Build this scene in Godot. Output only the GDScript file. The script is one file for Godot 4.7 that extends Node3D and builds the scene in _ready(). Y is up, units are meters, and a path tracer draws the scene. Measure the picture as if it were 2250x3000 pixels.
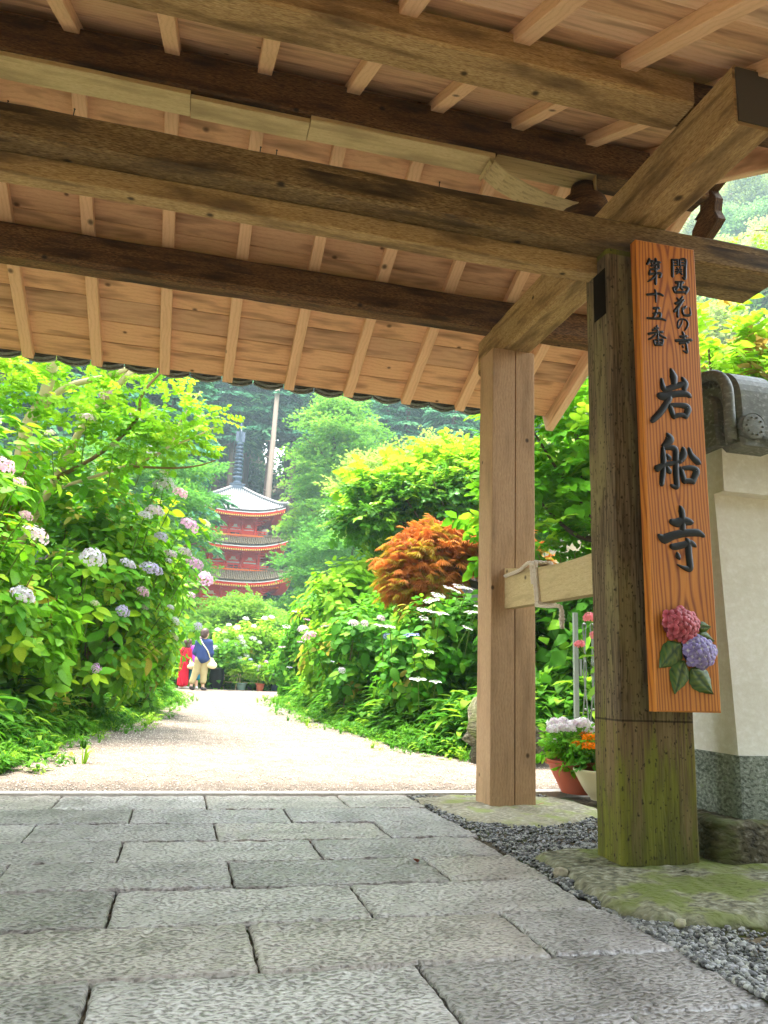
extends Node3D
# A temple gate seen from the path in front of it; beyond it hydrangea banks, a pagoda and a cedar wood.
# x runs to the right along the gate, -z through the gate, y up, metres.

var rng := RandomNumberGenerator.new()
var noise := FastNoiseLite.new()
var fine := FastNoiseLite.new()
var M := {}
var L := {}
var used := {}


func _ready() -> void:
	rng.seed = 71
	noise.seed = 5
	noise.frequency = 1.0
	noise.fractal_octaves = 3
	fine.seed = 9
	fine.frequency = 1.0
	fine.fractal_octaves = 2
	# --- camera, sky, sun, exposure
	var cam := Camera3D.new()
	cam.name = "camera"
	cam.fov = 66.8
	cam.near = 0.05
	cam.far = 600.0
	cam.transform = Transform3D(Basis(Vector3(0.968, 0.036, 0.249), Vector3(-0.086, 0.978, 0.191), Vector3(-0.236, -0.206, 0.95)).orthonormalized(), Vector3(0, 0.75, 0))
	add_child(cam)
	cam.current = true
	var we := WorldEnvironment.new()
	we.name = "environment"
	var env := Environment.new()
	env.background_mode = Environment.BG_SKY
	var sm := ProceduralSkyMaterial.new()
	sm.sky_top_color = Color(0.86, 0.9, 0.94)
	sm.sky_horizon_color = Color(0.97, 0.98, 0.98)
	sm.ground_horizon_color = Color(0.5, 0.52, 0.42)
	sm.ground_bottom_color = Color(0.25, 0.27, 0.2)
	sm.sky_curve = 0.25
	sm.sun_angle_max = 40.0
	sm.energy_multiplier = 1.55
	var sky := Sky.new()
	sky.sky_material = sm
	env.sky = sky
	env.tonemap_mode = Environment.TONE_MAPPER_LINEAR
	env.tonemap_exposure = 6.2
	env.sdfgi_enabled = true
	env.ssao_enabled = true
	env.ssil_enabled = true
	env.fog_enabled = true
	env.fog_density = 0.0012
	env.fog_light_color = Color(0.80, 0.90, 0.94)
	we.environment = env
	add_child(we)
	var sun := DirectionalLight3D.new()
	sun.name = "sun"
	sun.light_energy = 1.05
	sun.light_color = Color(1.0, 0.97, 0.92)
	sun.light_angular_distance = 18.0
	sun.shadow_enabled = true
	sun.rotation_degrees = Vector3(-77, 205, 0)
	add_child(sun)
	make_materials()
	make_leaves()
	build_ground()
	build_paving()
	build_gate()
	build_sign()
	build_wall()
	build_forest()
	build_pagoda()
	build_trees()
	build_left_bank()
	build_right_garden()
	build_far_end()
	build_people()
	build_near_things()


# ---------------------------------------------------------------- naming
func numbered(called: String) -> String:
	var k: int = used.get(called, 0)
	used[called] = k + 1
	return called if k == 0 else "%s_%03d" % [called, k]


func tag(o: Node, label: String, category: String, group := "") -> Node:
	o.set_meta("label", label)
	o.set_meta("category", category)
	if group:
		o.set_meta("group", group)
	return o


func thing(called: String, label: String, category: String, at := Vector3.ZERO, turn := 0.0, group := "") -> Node3D:
	var o := Node3D.new()
	o.name = numbered(called)
	add_child(o)
	o.position = at
	o.rotation.y = turn
	tag(o, label, category, group)
	return o


func part(called: String, mesh: Mesh, mat: Material, parent: Node, xf := Transform3D()) -> MeshInstance3D:
	var o := MeshInstance3D.new()
	o.name = called if parent != self else numbered(called)
	o.mesh = mesh
	o.material_override = mat
	o.transform = xf
	parent.add_child(o, true)
	return o


func struct(called: String, mesh: Mesh, mat: Material) -> MeshInstance3D:
	var o := part(called, mesh, mat, self)
	o.set_meta("kind", "structure")
	return o


func many(called: String, mesh: Mesh, mat: Material, xs: Array, cols: PackedColorArray, parent: Node) -> MultiMeshInstance3D:
	var mm := MultiMesh.new()
	mm.transform_format = MultiMesh.TRANSFORM_3D
	mm.use_colors = true
	mm.mesh = mesh
	mm.instance_count = xs.size()
	for i in xs.size():
		mm.set_instance_transform(i, xs[i])
		mm.set_instance_color(i, cols[i])
	var o := MultiMeshInstance3D.new()
	o.name = called if parent != self else numbered(called)
	o.multimesh = mm
	o.material_override = mat
	o.set_meta("kind", "stuff")
	parent.add_child(o, true)
	return o


# ---------------------------------------------------------------- mesh builder
class MB:
	var v := PackedVector3Array()
	var n := PackedVector3Array()
	var u := PackedVector2Array()
	var c := PackedColorArray()
	var i := PackedInt32Array()
	var tint := Color.WHITE

	func vert(p: Vector3, nn: Vector3, uv: Vector2) -> int:
		v.append(p)
		n.append(nn)
		u.append(uv)
		c.append(tint)
		return v.size() - 1

	func tri(a: Vector3, b: Vector3, d: Vector3, ua := Vector2.ZERO, ub := Vector2(1, 0), ud := Vector2(0, 1)) -> void:
		var nn := (b - a).cross(d - a).normalized()
		var k := vert(a, nn, ua)
		vert(b, nn, ub)
		vert(d, nn, ud)
		i.append_array(PackedInt32Array([k, k + 2, k + 1]))

	func quad(a: Vector3, b: Vector3, d: Vector3, e: Vector3, r := Rect2(0, 0, 1, 1)) -> void:   # counter-clockwise from outside
		var nn := (b - a).cross(e - a) + (d - b).cross(e - b)
		nn = nn.normalized()
		var k := vert(a, nn, r.position)
		vert(b, nn, r.position + Vector2(r.size.x, 0))
		vert(d, nn, r.position + r.size)
		vert(e, nn, r.position + Vector2(0, r.size.y))
		i.append_array(PackedInt32Array([k, k + 2, k + 1, k, k + 3, k + 2]))

	func box(lo: Vector3, hi: Vector3, s := 1.0) -> void:
		var a := lo
		var b := hi
		var w := (b - a) * s
		quad(Vector3(a.x, a.y, b.z), Vector3(b.x, a.y, b.z), Vector3(b.x, b.y, b.z), Vector3(a.x, b.y, b.z), Rect2(a.x * s, a.y * s, w.x, w.y))
		quad(Vector3(b.x, a.y, a.z), Vector3(a.x, a.y, a.z), Vector3(a.x, b.y, a.z), Vector3(b.x, b.y, a.z), Rect2(a.x * s, a.y * s, w.x, w.y))
		quad(Vector3(b.x, a.y, b.z), Vector3(b.x, a.y, a.z), Vector3(b.x, b.y, a.z), Vector3(b.x, b.y, b.z), Rect2(a.z * s, a.y * s, w.z, w.y))
		quad(Vector3(a.x, a.y, a.z), Vector3(a.x, a.y, b.z), Vector3(a.x, b.y, b.z), Vector3(a.x, b.y, a.z), Rect2(a.z * s, a.y * s, w.z, w.y))
		quad(Vector3(a.x, b.y, b.z), Vector3(b.x, b.y, b.z), Vector3(b.x, b.y, a.z), Vector3(a.x, b.y, a.z), Rect2(a.x * s, a.z * s, w.x, w.z))
		quad(Vector3(a.x, a.y, a.z), Vector3(b.x, a.y, a.z), Vector3(b.x, a.y, b.z), Vector3(a.x, a.y, b.z), Rect2(a.x * s, a.z * s, w.x, w.z))

	# a box given by a frame: origin at the middle of the bottom
	func xbox(t: Transform3D, size: Vector3) -> void:
		var k := v.size()
		box(Vector3(-size.x / 2, 0, -size.z / 2), Vector3(size.x / 2, size.y, size.z / 2))
		for q in range(k, v.size()):
			v[q] = t * v[q]
			n[q] = (t.basis * n[q]).normalized()

	# grid of points (rows of equal length), smooth; normal to the side from which rows x columns turn counter-clockwise
	func sheet(rows: Array, us := 1.0, vs := 1.0, flip := false, cols: Array = []) -> void:
		var h := rows.size()
		var w: int = rows[0].size()
		var k := v.size()
		for y in h:
			for x in w:
				var dx: Vector3 = rows[y][min(x + 1, w - 1)] - rows[y][max(x - 1, 0)]
				var dy: Vector3 = rows[min(y + 1, h - 1)][x] - rows[max(y - 1, 0)][x]
				var nn := dx.cross(dy).normalized()
				if cols.size():
					tint = cols[y][x]
				vert(rows[y][x], -nn if flip else nn, Vector2(x * us, y * vs))
		for y in h - 1:
			for x in w - 1:
				var a := k + y * w + x
				if flip:
					i.append_array(PackedInt32Array([a, a + 1, a + w + 1, a, a + w + 1, a + w]))
				else:
					i.append_array(PackedInt32Array([a, a + w + 1, a + 1, a, a + w, a + w + 1]))

	# surface of revolution about y; prof = points (radius, height) from bottom to top, seen from outside
	func lathe(prof: Array, seg: int, at := Vector3.ZERO, arc := TAU) -> void:
		var rows := []
		for p in prof:
			var row := []
			for s in seg + 1:
				var a := arc * s / seg
				row.append(at + Vector3(cos(a) * p.x, p.y, -sin(a) * p.x))
			rows.append(row)
		var k := v.size()
		sheet(rows, 1.0 / seg, 1.0 / prof.size())
		for y in prof.size():   # close the seam of normals
			if arc == TAU:
				var s := (n[k + y * (seg + 1)] + n[k + y * (seg + 1) + seg]).normalized()
				n[k + y * (seg + 1)] = s
				n[k + y * (seg + 1) + seg] = s

	# round tube along points with radii
	func tube(pts: Array, rad: Array, seg := 7, uvs := 1.0) -> void:
		var rows := []
		var side := Vector3.ZERO
		for k in pts.size():
			var d: Vector3 = (pts[min(k + 1, pts.size() - 1)] - pts[max(k - 1, 0)]).normalized()
			if side == Vector3.ZERO:
				side = d.cross(Vector3.UP if abs(d.y) < 0.9 else Vector3.RIGHT).normalized()
			side = (side - d * side.dot(d)).normalized()
			var up := d.cross(side)
			var row := []
			for s in seg + 1:
				var a := TAU * s / seg
				row.append(pts[k] + (side * cos(a) + up * sin(a)) * rad[k])
			rows.append(row)
		var k0 := v.size()
		sheet(rows, 1.0 / seg, uvs)
		for y in pts.size():
			var s := (n[k0 + y * (seg + 1)] + n[k0 + y * (seg + 1) + seg]).normalized()
			n[k0 + y * (seg + 1)] = s
			n[k0 + y * (seg + 1) + seg] = s

	# a laid rope: three strands twisted round each other
	func rope(pts: Array, r: float) -> void:
		var side := Vector3.ZERO
		var lines := [[], [], []]
		var run := 0.0
		for k in pts.size():
			var d: Vector3 = (pts[min(k + 1, pts.size() - 1)] - pts[max(k - 1, 0)]).normalized()
			if side == Vector3.ZERO:
				side = d.cross(Vector3.UP if abs(d.y) < 0.9 else Vector3.RIGHT).normalized()
			side = (side - d * side.dot(d)).normalized()
			if k > 0:
				run += pts[k].distance_to(pts[k - 1])
			for j in 3:
				var a := run / r * 0.9 + TAU * j / 3
				lines[j].append(pts[k] + (side * cos(a) + d.cross(side) * sin(a)) * r * 0.52)
		for j in 3:
			var rr := []
			rr.resize(pts.size())
			rr.fill(r * 0.58)
			tube(lines[j], rr, 6)

	func blob(at: Vector3, r: Vector3, seg := 8, rings := 5) -> void:
		var rows := []
		for y in rings + 1:
			var a := PI * y / rings - PI / 2
			var row := []
			for s in seg + 1:
				var b := TAU * s / seg
				row.append(at + Vector3(cos(b) * cos(a), sin(a), -sin(b) * cos(a)) * r)
			rows.append(row)
		var k := v.size()
		sheet(rows)
		for q in range(k, v.size()):
			n[q] = ((v[q] - at) / (r * r)).normalized()

	func mesh() -> ArrayMesh:
		var a := []
		a.resize(Mesh.ARRAY_MAX)
		a[Mesh.ARRAY_VERTEX] = v
		a[Mesh.ARRAY_NORMAL] = n
		a[Mesh.ARRAY_TEX_UV] = u
		a[Mesh.ARRAY_COLOR] = c
		a[Mesh.ARRAY_INDEX] = i
		var m := ArrayMesh.new()
		m.add_surface_from_arrays(Mesh.PRIMITIVE_TRIANGLES, a)
		return m


func smooth_path(pts: Array, steps: int) -> Array:
	var out := []
	for k in pts.size() - 1:
		var p0: Vector3 = pts[max(k - 1, 0)]
		var p1: Vector3 = pts[k]
		var p2: Vector3 = pts[k + 1]
		var p3: Vector3 = pts[min(k + 2, pts.size() - 1)]
		for s in steps:
			out.append(p1.cubic_interpolate(p2, p0, p3, float(s) / steps))
	out.append(pts[-1])
	return out


func spread(a: Array, n: int) -> Array:
	var out := []
	for k in n:
		var f: float = float(k) / (n - 1) * (a.size() - 1)
		var j: int = min(int(f), a.size() - 2)
		out.append(lerpf(a[j], a[j + 1], f - j))
	return out


# A hewn timber from a to b: w wide, h high, its corners chamfered, its faces slightly uneven. The grain runs along u.
# rise(t) in metres lifts the axis at the share t of the length (an arched beam).
func timber(a: Vector3, b: Vector3, w: float, h: float, up := Vector3.UP, ch := 0.008, rough := 0.0025, arch := 0.0, step := 0.12, grow := 0.0) -> ArrayMesh:
	var mb := MB.new()
	var d := (b - a).normalized()
	var len := a.distance_to(b)
	var side := d.cross(up).normalized()
	up = side.cross(d).normalized()
	var seg := int(clampf(len / step, 1, 60))
	var off := rng.randf() * 7.0
	var voff := rng.randf()
	var rings := []
	for k in seg + 1:
		var t := float(k) / seg
		var c := a.lerp(b, t) + up * (arch * 4.0 * t * (1.0 - t))
		var hw := w / 2 * (1.0 + grow * (t - 0.5))
		var hh := h / 2 * (1.0 + grow * (t - 0.5))
		var prof := [Vector2(-hw, -hh + ch), Vector2(-hw, hh - ch), Vector2(-hw + ch, hh), Vector2(hw - ch, hh), Vector2(hw, hh - ch), Vector2(hw, -hh + ch), Vector2(hw - ch, -hh), Vector2(-hw + ch, -hh)]
		var ring := []
		for q in 8:
			var e: Vector2 = prof[q]
			var j := q / 2
			var s := rough * fine.get_noise_3d(t * len * 2.2 + off * 9.0, j * 3.7, off)
			var s2 := rough * fine.get_noise_3d(t * len * 2.2 + off * 5.0, j * 2.9 + 40.0, off)
			ring.append(c + side * (e.x * (1.0 + s / hw)) + up * (e.y * (1.0 + s2 / hh)))
		rings.append(ring)
	var acc := voff
	for q in 8:
		var q2 := (q + 1) % 8
		var wid: float = rings[0][q].distance_to(rings[0][q2])
		var k0 := mb.v.size()
		for k in seg + 1:
			var al: Vector3 = rings[min(k + 1, seg)][q] - rings[max(k - 1, 0)][q]
			var nn: Vector3 = al.cross(rings[k][q2] - rings[k][q]).normalized()
			var t := float(k) / seg * len
			mb.vert(rings[k][q], -nn, Vector2(off + t, acc))
			mb.vert(rings[k][q2], -nn, Vector2(off + t, acc + wid))
		for k in seg:
			var p := k0 + k * 2
			mb.i.append_array(PackedInt32Array([p, p + 2, p + 1, p + 1, p + 2, p + 3]))
		acc += wid
	for e in [0, seg]:
		var c0: Vector3 = (rings[e][1] + rings[e][5]) / 2
		var nn := -d if e == 0 else d
		var k0 := mb.vert(c0, nn, Vector2(0.5, 0.5))
		for q in 8:
			var o: Vector3 = rings[e][q] - c0
			mb.vert(rings[e][q], nn, Vector2(0.5 + o.dot(side) * 0.3, 0.5 + o.dot(up) * 2.0))
		for q in 8:
			var q2 := (q + 1) % 8
			mb.i.append_array(PackedInt32Array([k0, k0 + 1 + q, k0 + 1 + q2]) if e == 0 else PackedInt32Array([k0, k0 + 1 + q2, k0 + 1 + q]))
	return mb.mesh()


# an outline (x, y) given a thickness along z, bevelled at the front
func plate(outline: PackedVector2Array, z0: float, z1: float, bev := 0.004) -> ArrayMesh:
	var mb := MB.new()
	var n := outline.size()
	var area := 0.0
	for k in n:
		area += outline[k].cross(outline[(k + 1) % n])
	if area < 0:
		outline = outline.duplicate()
		outline.reverse()
	var inner := PackedVector2Array()
	for k in n:
		var t := (outline[(k + 1) % n] - outline[(k - 1 + n) % n]).normalized()
		inner.append(outline[k] + Vector2(-t.y, t.x) * bev)
	for k in n:
		var j := (k + 1) % n
		var a := outline[k]
		var b := outline[j]
		mb.quad(Vector3(a.x, a.y, z0), Vector3(b.x, b.y, z0), Vector3(b.x, b.y, z1 - bev), Vector3(a.x, a.y, z1 - bev))
		mb.quad(Vector3(a.x, a.y, z1 - bev), Vector3(b.x, b.y, z1 - bev), Vector3(inner[j].x, inner[j].y, z1), Vector3(inner[k].x, inner[k].y, z1))
	for face in [[inner, z1, true], [outline, z0, false]]:
		var t := Geometry2D.triangulate_polygon(face[0])
		for k in range(0, t.size(), 3):
			var p: Array = []
			for q in 3:
				var e: Vector2 = face[0][t[k + q]]
				p.append(Vector3(e.x, e.y, face[1]))
			var ccw: bool = (p[1] - p[0]).cross(p[2] - p[0]).z > 0
			if ccw == face[2]:
				mb.tri(p[0], p[1], p[2], Vector2(p[0].x, p[0].y), Vector2(p[1].x, p[1].y), Vector2(p[2].x, p[2].y))
			else:
				mb.tri(p[0], p[2], p[1], Vector2(p[0].x, p[0].y), Vector2(p[2].x, p[2].y), Vector2(p[1].x, p[1].y))
	return mb.mesh()


# ---------------------------------------------------------------- materials
func srgb(r: int, g: int, b: int) -> Color:
	return Color8(r, g, b)


func paint(w: int, h: int, f: Callable) -> ImageTexture:
	var d := PackedByteArray()
	d.resize(w * h * 3)
	var k := 0
	for y in h:
		for x in w:
			var c: Color = f.call(float(x) / w, float(y) / h)
			d[k] = int(clampf(c.r, 0, 1) * 255)
			d[k + 1] = int(clampf(c.g, 0, 1) * 255)
			d[k + 2] = int(clampf(c.b, 0, 1) * 255)
			k += 3
	return ImageTexture.create_from_image(Image.create_from_data(w, h, false, Image.FORMAT_RGB8, d))


func mat(called: String, c: Color, rough := 0.8, spec := 0.4) -> StandardMaterial3D:
	var m := StandardMaterial3D.new()
	m.resource_name = called
	m.albedo_color = c
	m.roughness = rough
	m.metallic_specular = spec
	M[called] = m
	return m


# 2 m along u by 0.5 m along v; joins up along u
func wood_tex(base: Color, dark: Color, light: Color, bands: float, streak: float, stain: float, knots: int, sd: int, rw: float) -> Array:
	var n1 := FastNoiseLite.new()
	n1.seed = sd
	n1.frequency = 1.0
	n1.fractal_octaves = 3
	var r := RandomNumberGenerator.new()
	r.seed = sd
	var kn := []
	for k in knots:
		kn.append(Vector3(r.randf_range(0.05, 1.95), r.randf_range(0.06, 0.44), r.randf_range(0.008, 0.016)))
	var hts := PackedFloat32Array()
	var tex := paint(512, 256, func(uu: float, vv: float) -> Color:
		var a := uu * TAU
		var cx := cos(a)
		var cy := sin(a)
		var v := vv * 0.5
		var g := v + 0.03 * n1.get_noise_3d(cx * 0.7, cy * 0.7, v * 3.0) + 0.006 * n1.get_noise_3d(cx * 3.0, cy * 3.0, v * 14.0 + 9.0)
		var dk := 0.0
		for q in kn:
			var dx: float = uu * 2.0 - q.x
			var dy: float = v - q.y
			var e = sqrt(dx * dx * 0.2 + dy * dy) / q.z
			if e < 5.0:
				g += q.z * 0.9 * exp(-e * e * 0.25) * signf(dy)
				dk = maxf(dk, clampf(1.5 - sqrt(dx * dx * 0.7 + dy * dy) / q.z, 0, 1))
		var ring := 0.5 + 0.5 * sin(g * bands)
		ring = ring * ring * ring
		var fib := n1.get_noise_3d(cx * 9.0, cy * 9.0, v * 420.0)
		var low := n1.get_noise_3d(cx * 0.55 + 5.0, cy * 0.55, v * 9.0)
		var c := base.lerp(dark, clampf(ring * rw + fib * streak, 0, 1))
		c = c.lerp(light, clampf(-fib * streak * 1.2 + 1.1 * stain * -low, 0, 0.75))
		c = c.lerp(dark.darkened(0.35), clampf((low - 0.05) * stain * 2.6, 0, 0.75))
		c = c.lerp(dark.darkened(0.5), dk * 0.85)
		hts.append(clampf(0.6 + 0.35 * fib - 0.25 * ring - 0.3 * dk, 0, 1))
		return c)
	var hb := PackedByteArray()
	hb.resize(hts.size())
	for k in hts.size():
		hb[k] = int(hts[k] * 255)
	return [tex, ImageTexture.create_from_image(Image.create_from_data(512, 256, false, Image.FORMAT_L8, hb))]


func wood_mat(called: String, base: Color, dark: Color, light: Color, bands: float, streak: float, stain: float, knots: int, sd: int, relief := 0.15, rw := 0.3) -> StandardMaterial3D:
	var t := wood_tex(base, dark, light, bands, streak, stain, knots, sd, rw)
	var m := mat(called, Color.WHITE, 0.75, 0.35)
	m.albedo_texture = t[0]
	m.heightmap_enabled = true
	m.heightmap_texture = t[1]
	m.heightmap_scale = relief
	m.uv1_scale = Vector3(0.5, 2.0, 1)
	return m


func stone_tex(called: String, base: Color, dark: Color, moss: Color, mossy: float, pit: float, scale: float, relief: float, rough: float, sd: int, fx := 22.0, fy := 34.0) -> StandardMaterial3D:
	var n1 := FastNoiseLite.new()
	n1.seed = sd
	n1.frequency = 1.0
	n1.fractal_octaves = 4
	var cell := FastNoiseLite.new()
	cell.seed = sd + 3
	cell.noise_type = FastNoiseLite.TYPE_CELLULAR
	cell.frequency = 1.0
	var hb := PackedByteArray()
	var N := 512
	# joined up by blending the noise with itself shifted by one period
	var tex := paint(N, N, func(x: float, y: float) -> Color:
		var wx := clampf((x - 0.85) / 0.15, 0, 1)
		var wy := clampf((y - 0.85) / 0.15, 0, 1)
		var h := 0.0
		var low := 0.0
		var sp := 0.0
		for o in [Vector3(x, y, (1 - wx) * (1 - wy)), Vector3(x - 1, y, wx * (1 - wy)), Vector3(x, y - 1, (1 - wx) * wy), Vector3(x - 1, y - 1, wx * wy)]:
			if o.z > 0.0:
				h += o.z * n1.get_noise_2d(o.x * fx, o.y * fy)
				low += o.z * n1.get_noise_2d(o.x * 3.0 + 50.0, o.y * 3.0)
				sp += o.z * cell.get_noise_2d(o.x * 90.0, o.y * 90.0)
		var p := clampf((-h - 0.08) * 4.0, 0, 1)
		hb.append(int(clampf(0.65 + 0.5 * h - pit * p * 0.5, 0, 1) * 255))
		var c := base.lerp(dark, clampf(p * 0.7 * pit + 0.12 - 0.5 * low, 0, 1))
		c = c.lerp(dark, clampf((sp + 0.75) * 1.6, 0, 1) * 0.35)
		c = c.lightened(clampf((h - 0.15) * 0.8, 0, 0.3))
		return c.lerp(moss, clampf((low + mossy - 0.5) * 3.0 + 0.3 * h, 0, 1) if mossy > 0 else 0.0))
	var m := mat(called, Color.WHITE, rough, 0.5)
	m.albedo_texture = tex
	m.heightmap_enabled = true
	m.heightmap_texture = ImageTexture.create_from_image(Image.create_from_data(N, N, false, Image.FORMAT_L8, hb))
	m.heightmap_scale = relief
	m.uv1_triplanar = true
	m.uv1_world_triplanar = true
	m.uv1_scale = Vector3.ONE * scale
	return m


func leafy(called: String, back: float, rough := 0.45, spec := 0.4) -> StandardMaterial3D:
	var m := mat(called, Color.WHITE, rough, spec)
	m.vertex_color_use_as_albedo = true
	m.cull_mode = BaseMaterial3D.CULL_DISABLED
	if back > 0:
		m.backlight_enabled = true
		m.backlight = Color(back, back, back).linear_to_srgb()
	return m


func make_materials() -> void:
	wood_mat("beam", srgb(92, 64, 36), srgb(46, 30, 16), srgb(166, 128, 82), 260.0, 0.9, 0.5, 3, 11, 0.25, 0.22)  # base darkened to deepen the shade on rear purlin and ridge fronts
	wood_mat("kabuki", srgb(116, 92, 56), srgb(62, 46, 26), srgb(164, 142, 98), 230.0, 1.0, 0.55, 2, 13, 0.3, 0.2)
	wood_mat("plank", srgb(226, 186, 150), srgb(196, 150, 112), srgb(236, 204, 172), 150.0, 0.3, 0.35, 2, 17, 0.06)
	wood_mat("plank_b", srgb(218, 176, 140), srgb(182, 138, 102), srgb(230, 194, 160), 190.0, 0.35, 0.4, 3, 19, 0.06)
	wood_mat("rafter", srgb(226, 184, 144), srgb(194, 148, 108), srgb(236, 202, 166), 240.0, 0.25, 0.08, 2, 23, 0.06)
	wood_mat("rear_post", srgb(188, 152, 116), srgb(138, 104, 74), srgb(214, 184, 148), 300.0, 0.45, 0.14, 2, 29, 0.1, 0.25)
	wood_mat("pale", srgb(202, 180, 134), srgb(158, 130, 88), srgb(224, 208, 166), 200.0, 0.5, 0.2, 2, 31, 0.15, 0.14)
	wood_mat("arm", srgb(166, 134, 88), srgb(104, 78, 46), srgb(206, 180, 132), 220.0, 0.8, 0.4, 3, 37, 0.2, 0.2)
	main_post_mat()
	sign_mat()
	stone_tex("flagstone", srgb(190, 183, 179), srgb(92, 86, 82), srgb(90, 100, 50), 0.0, 1.0, 1.15, 0.5, 0.33, 41, 34.0, 60.0)
	stone_tex("path", srgb(142, 126, 112), srgb(74, 60, 50), srgb(90, 100, 50), 0.0, 1.0, 1.6, 0.6, 0.9, 43, 60.0, 60.0)
	stone_tex("plaster", srgb(236, 234, 226), srgb(206, 200, 184), srgb(0, 0, 0), 0.0, 0.15, 0.7, 0.05, 0.85, 47)
	stone_tex("plinth", srgb(142, 150, 138), srgb(70, 78, 68), srgb(80, 100, 60), 0.12, 0.7, 1.6, 0.3, 0.9, 53)
	stone_tex("mossy", srgb(142, 140, 112), srgb(62, 58, 44), srgb(98, 108, 40), 0.55, 0.7, 0.9, 0.8, 0.95, 59)
	stone_tex("base_stone", srgb(168, 160, 136), srgb(94, 86, 68), srgb(140, 148, 84), 0.42, 0.5, 1.0, 0.6, 0.9, 61)
	stone_tex("soil", srgb(112, 96, 70), srgb(52, 42, 30), srgb(70, 84, 34), 0.4, 0.6, 1.0, 1.0, 0.98, 67)
	stone_tex("kerb", srgb(222, 218, 212), srgb(180, 174, 168), srgb(0, 0, 0), 0.0, 0.2, 1.2, 0.1, 0.8, 71)
	stone_tex("tile", srgb(112, 116, 110), srgb(64, 68, 64), srgb(120, 124, 90), 0.15, 0.25, 1.2, 0.1, 0.55, 73)
	stone_tex("dark_rock", srgb(96, 88, 66), srgb(42, 38, 28), srgb(74, 84, 30), 0.4, 0.7, 1.0, 0.8, 0.95, 83)
	leafy("leaf", 1.0, 0.6, 0.3)
	leafy("leaf_gloss", 0.9, 0.4, 0.4)
	leafy("petal", 0.9, 0.7, 0.2)
	leafy("needle", 0.5, 0.7, 0.3)
	var veins := paint(96, 64, func(x: float, y: float) -> Color:
		var e := absf(y - 0.5) * 2.0
		var side := absf(fposmod((x * 1.15 - e * 0.22) * 7.0, 1.0) - 0.5)
		var v := 0.86 + 0.14 * smoothstep(0.05, 0.3, side)
		v = lerpf(1.12, v, smoothstep(0.02, 0.1, e))
		v *= 1.0 - 0.1 * smoothstep(0.8, 1.0, e) + 0.12 * noise.get_noise_2d(x * 4.0, y * 5.0)
		return Color(v, v, v).linear_to_srgb())
	for q in ["leaf", "leaf_gloss"]:
		var m: StandardMaterial3D = M[q].duplicate()
		m.albedo_texture = veins
		m.uv1_scale = Vector3(1.0 / 6.0, 0.5, 1)
		m.resource_name = q + "_veined"
		M[q + "_veined"] = m
	var peb := mat("pebble", Color.WHITE, 0.6, 0.5)
	peb.vertex_color_use_as_albedo = true
	mat("bark", srgb(96, 76, 58), 0.95)
	mat("pale_bark", srgb(206, 182, 146), 0.85)
	mat("cedar_bark", srgb(112, 88, 74), 0.95)
	mat("cedar_pale", srgb(176, 150, 132), 0.95)
	mat("stem", srgb(120, 96, 56), 0.8)
	mat("green_stem", srgb(92, 120, 40), 0.7)
	mat("ink", srgb(16, 16, 19), 0.35, 0.45)
	mat("black_iron", srgb(40, 38, 36), 0.6)
	mat("rope", srgb(214, 200, 180), 0.95)
	mat("steel", srgb(120, 128, 118), 0.45, 0.5)
	mat("terracotta", srgb(176, 92, 66), 0.7)
	mat("cream_pot", srgb(226, 216, 184), 0.7)
	mat("grey_pot", srgb(150, 132, 120), 0.6)
	mat("green_pot", srgb(112, 134, 124), 0.6)
	mat("blue_pot", srgb(40, 58, 70), 0.4)
	mat("black_jar", srgb(26, 32, 36), 0.35)
	mat("vermilion", srgb(226, 52, 18), 0.55)
	mat("orange_trim", srgb(236, 110, 34), 0.55)
	mat("yellow_tip", srgb(240, 196, 90), 0.6)
	mat("white_wall", srgb(236, 230, 226), 0.8)
	mat("bronze", srgb(58, 76, 96), 0.5, 0.6)
	mat("pagoda_tile", srgb(132, 132, 134), 0.55)
	mat("pagoda_tile_moss", srgb(132, 118, 94), 0.7)
	mat("dark_opening", srgb(40, 44, 46), 0.6)
	mat("skin", srgb(214, 168, 140), 0.6)
	mat("hair", srgb(74, 52, 46), 0.5)
	mat("red_cloth", srgb(206, 18, 50), 0.85)
	mat("navy_cloth", srgb(42, 58, 104), 0.85)
	mat("khaki_cloth", srgb(168, 150, 108), 0.85)
	mat("purple_cloth", srgb(178, 72, 200), 0.85)
	mat("teal_cloth", srgb(40, 120, 140), 0.85)
	mat("denim", srgb(64, 112, 160), 0.85)
	mat("cream_cloth", srgb(232, 216, 176), 0.85)
	mat("white_shoe", srgb(226, 222, 220), 0.6)
	mat("dark_shoe", srgb(70, 60, 62), 0.6)


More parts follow.
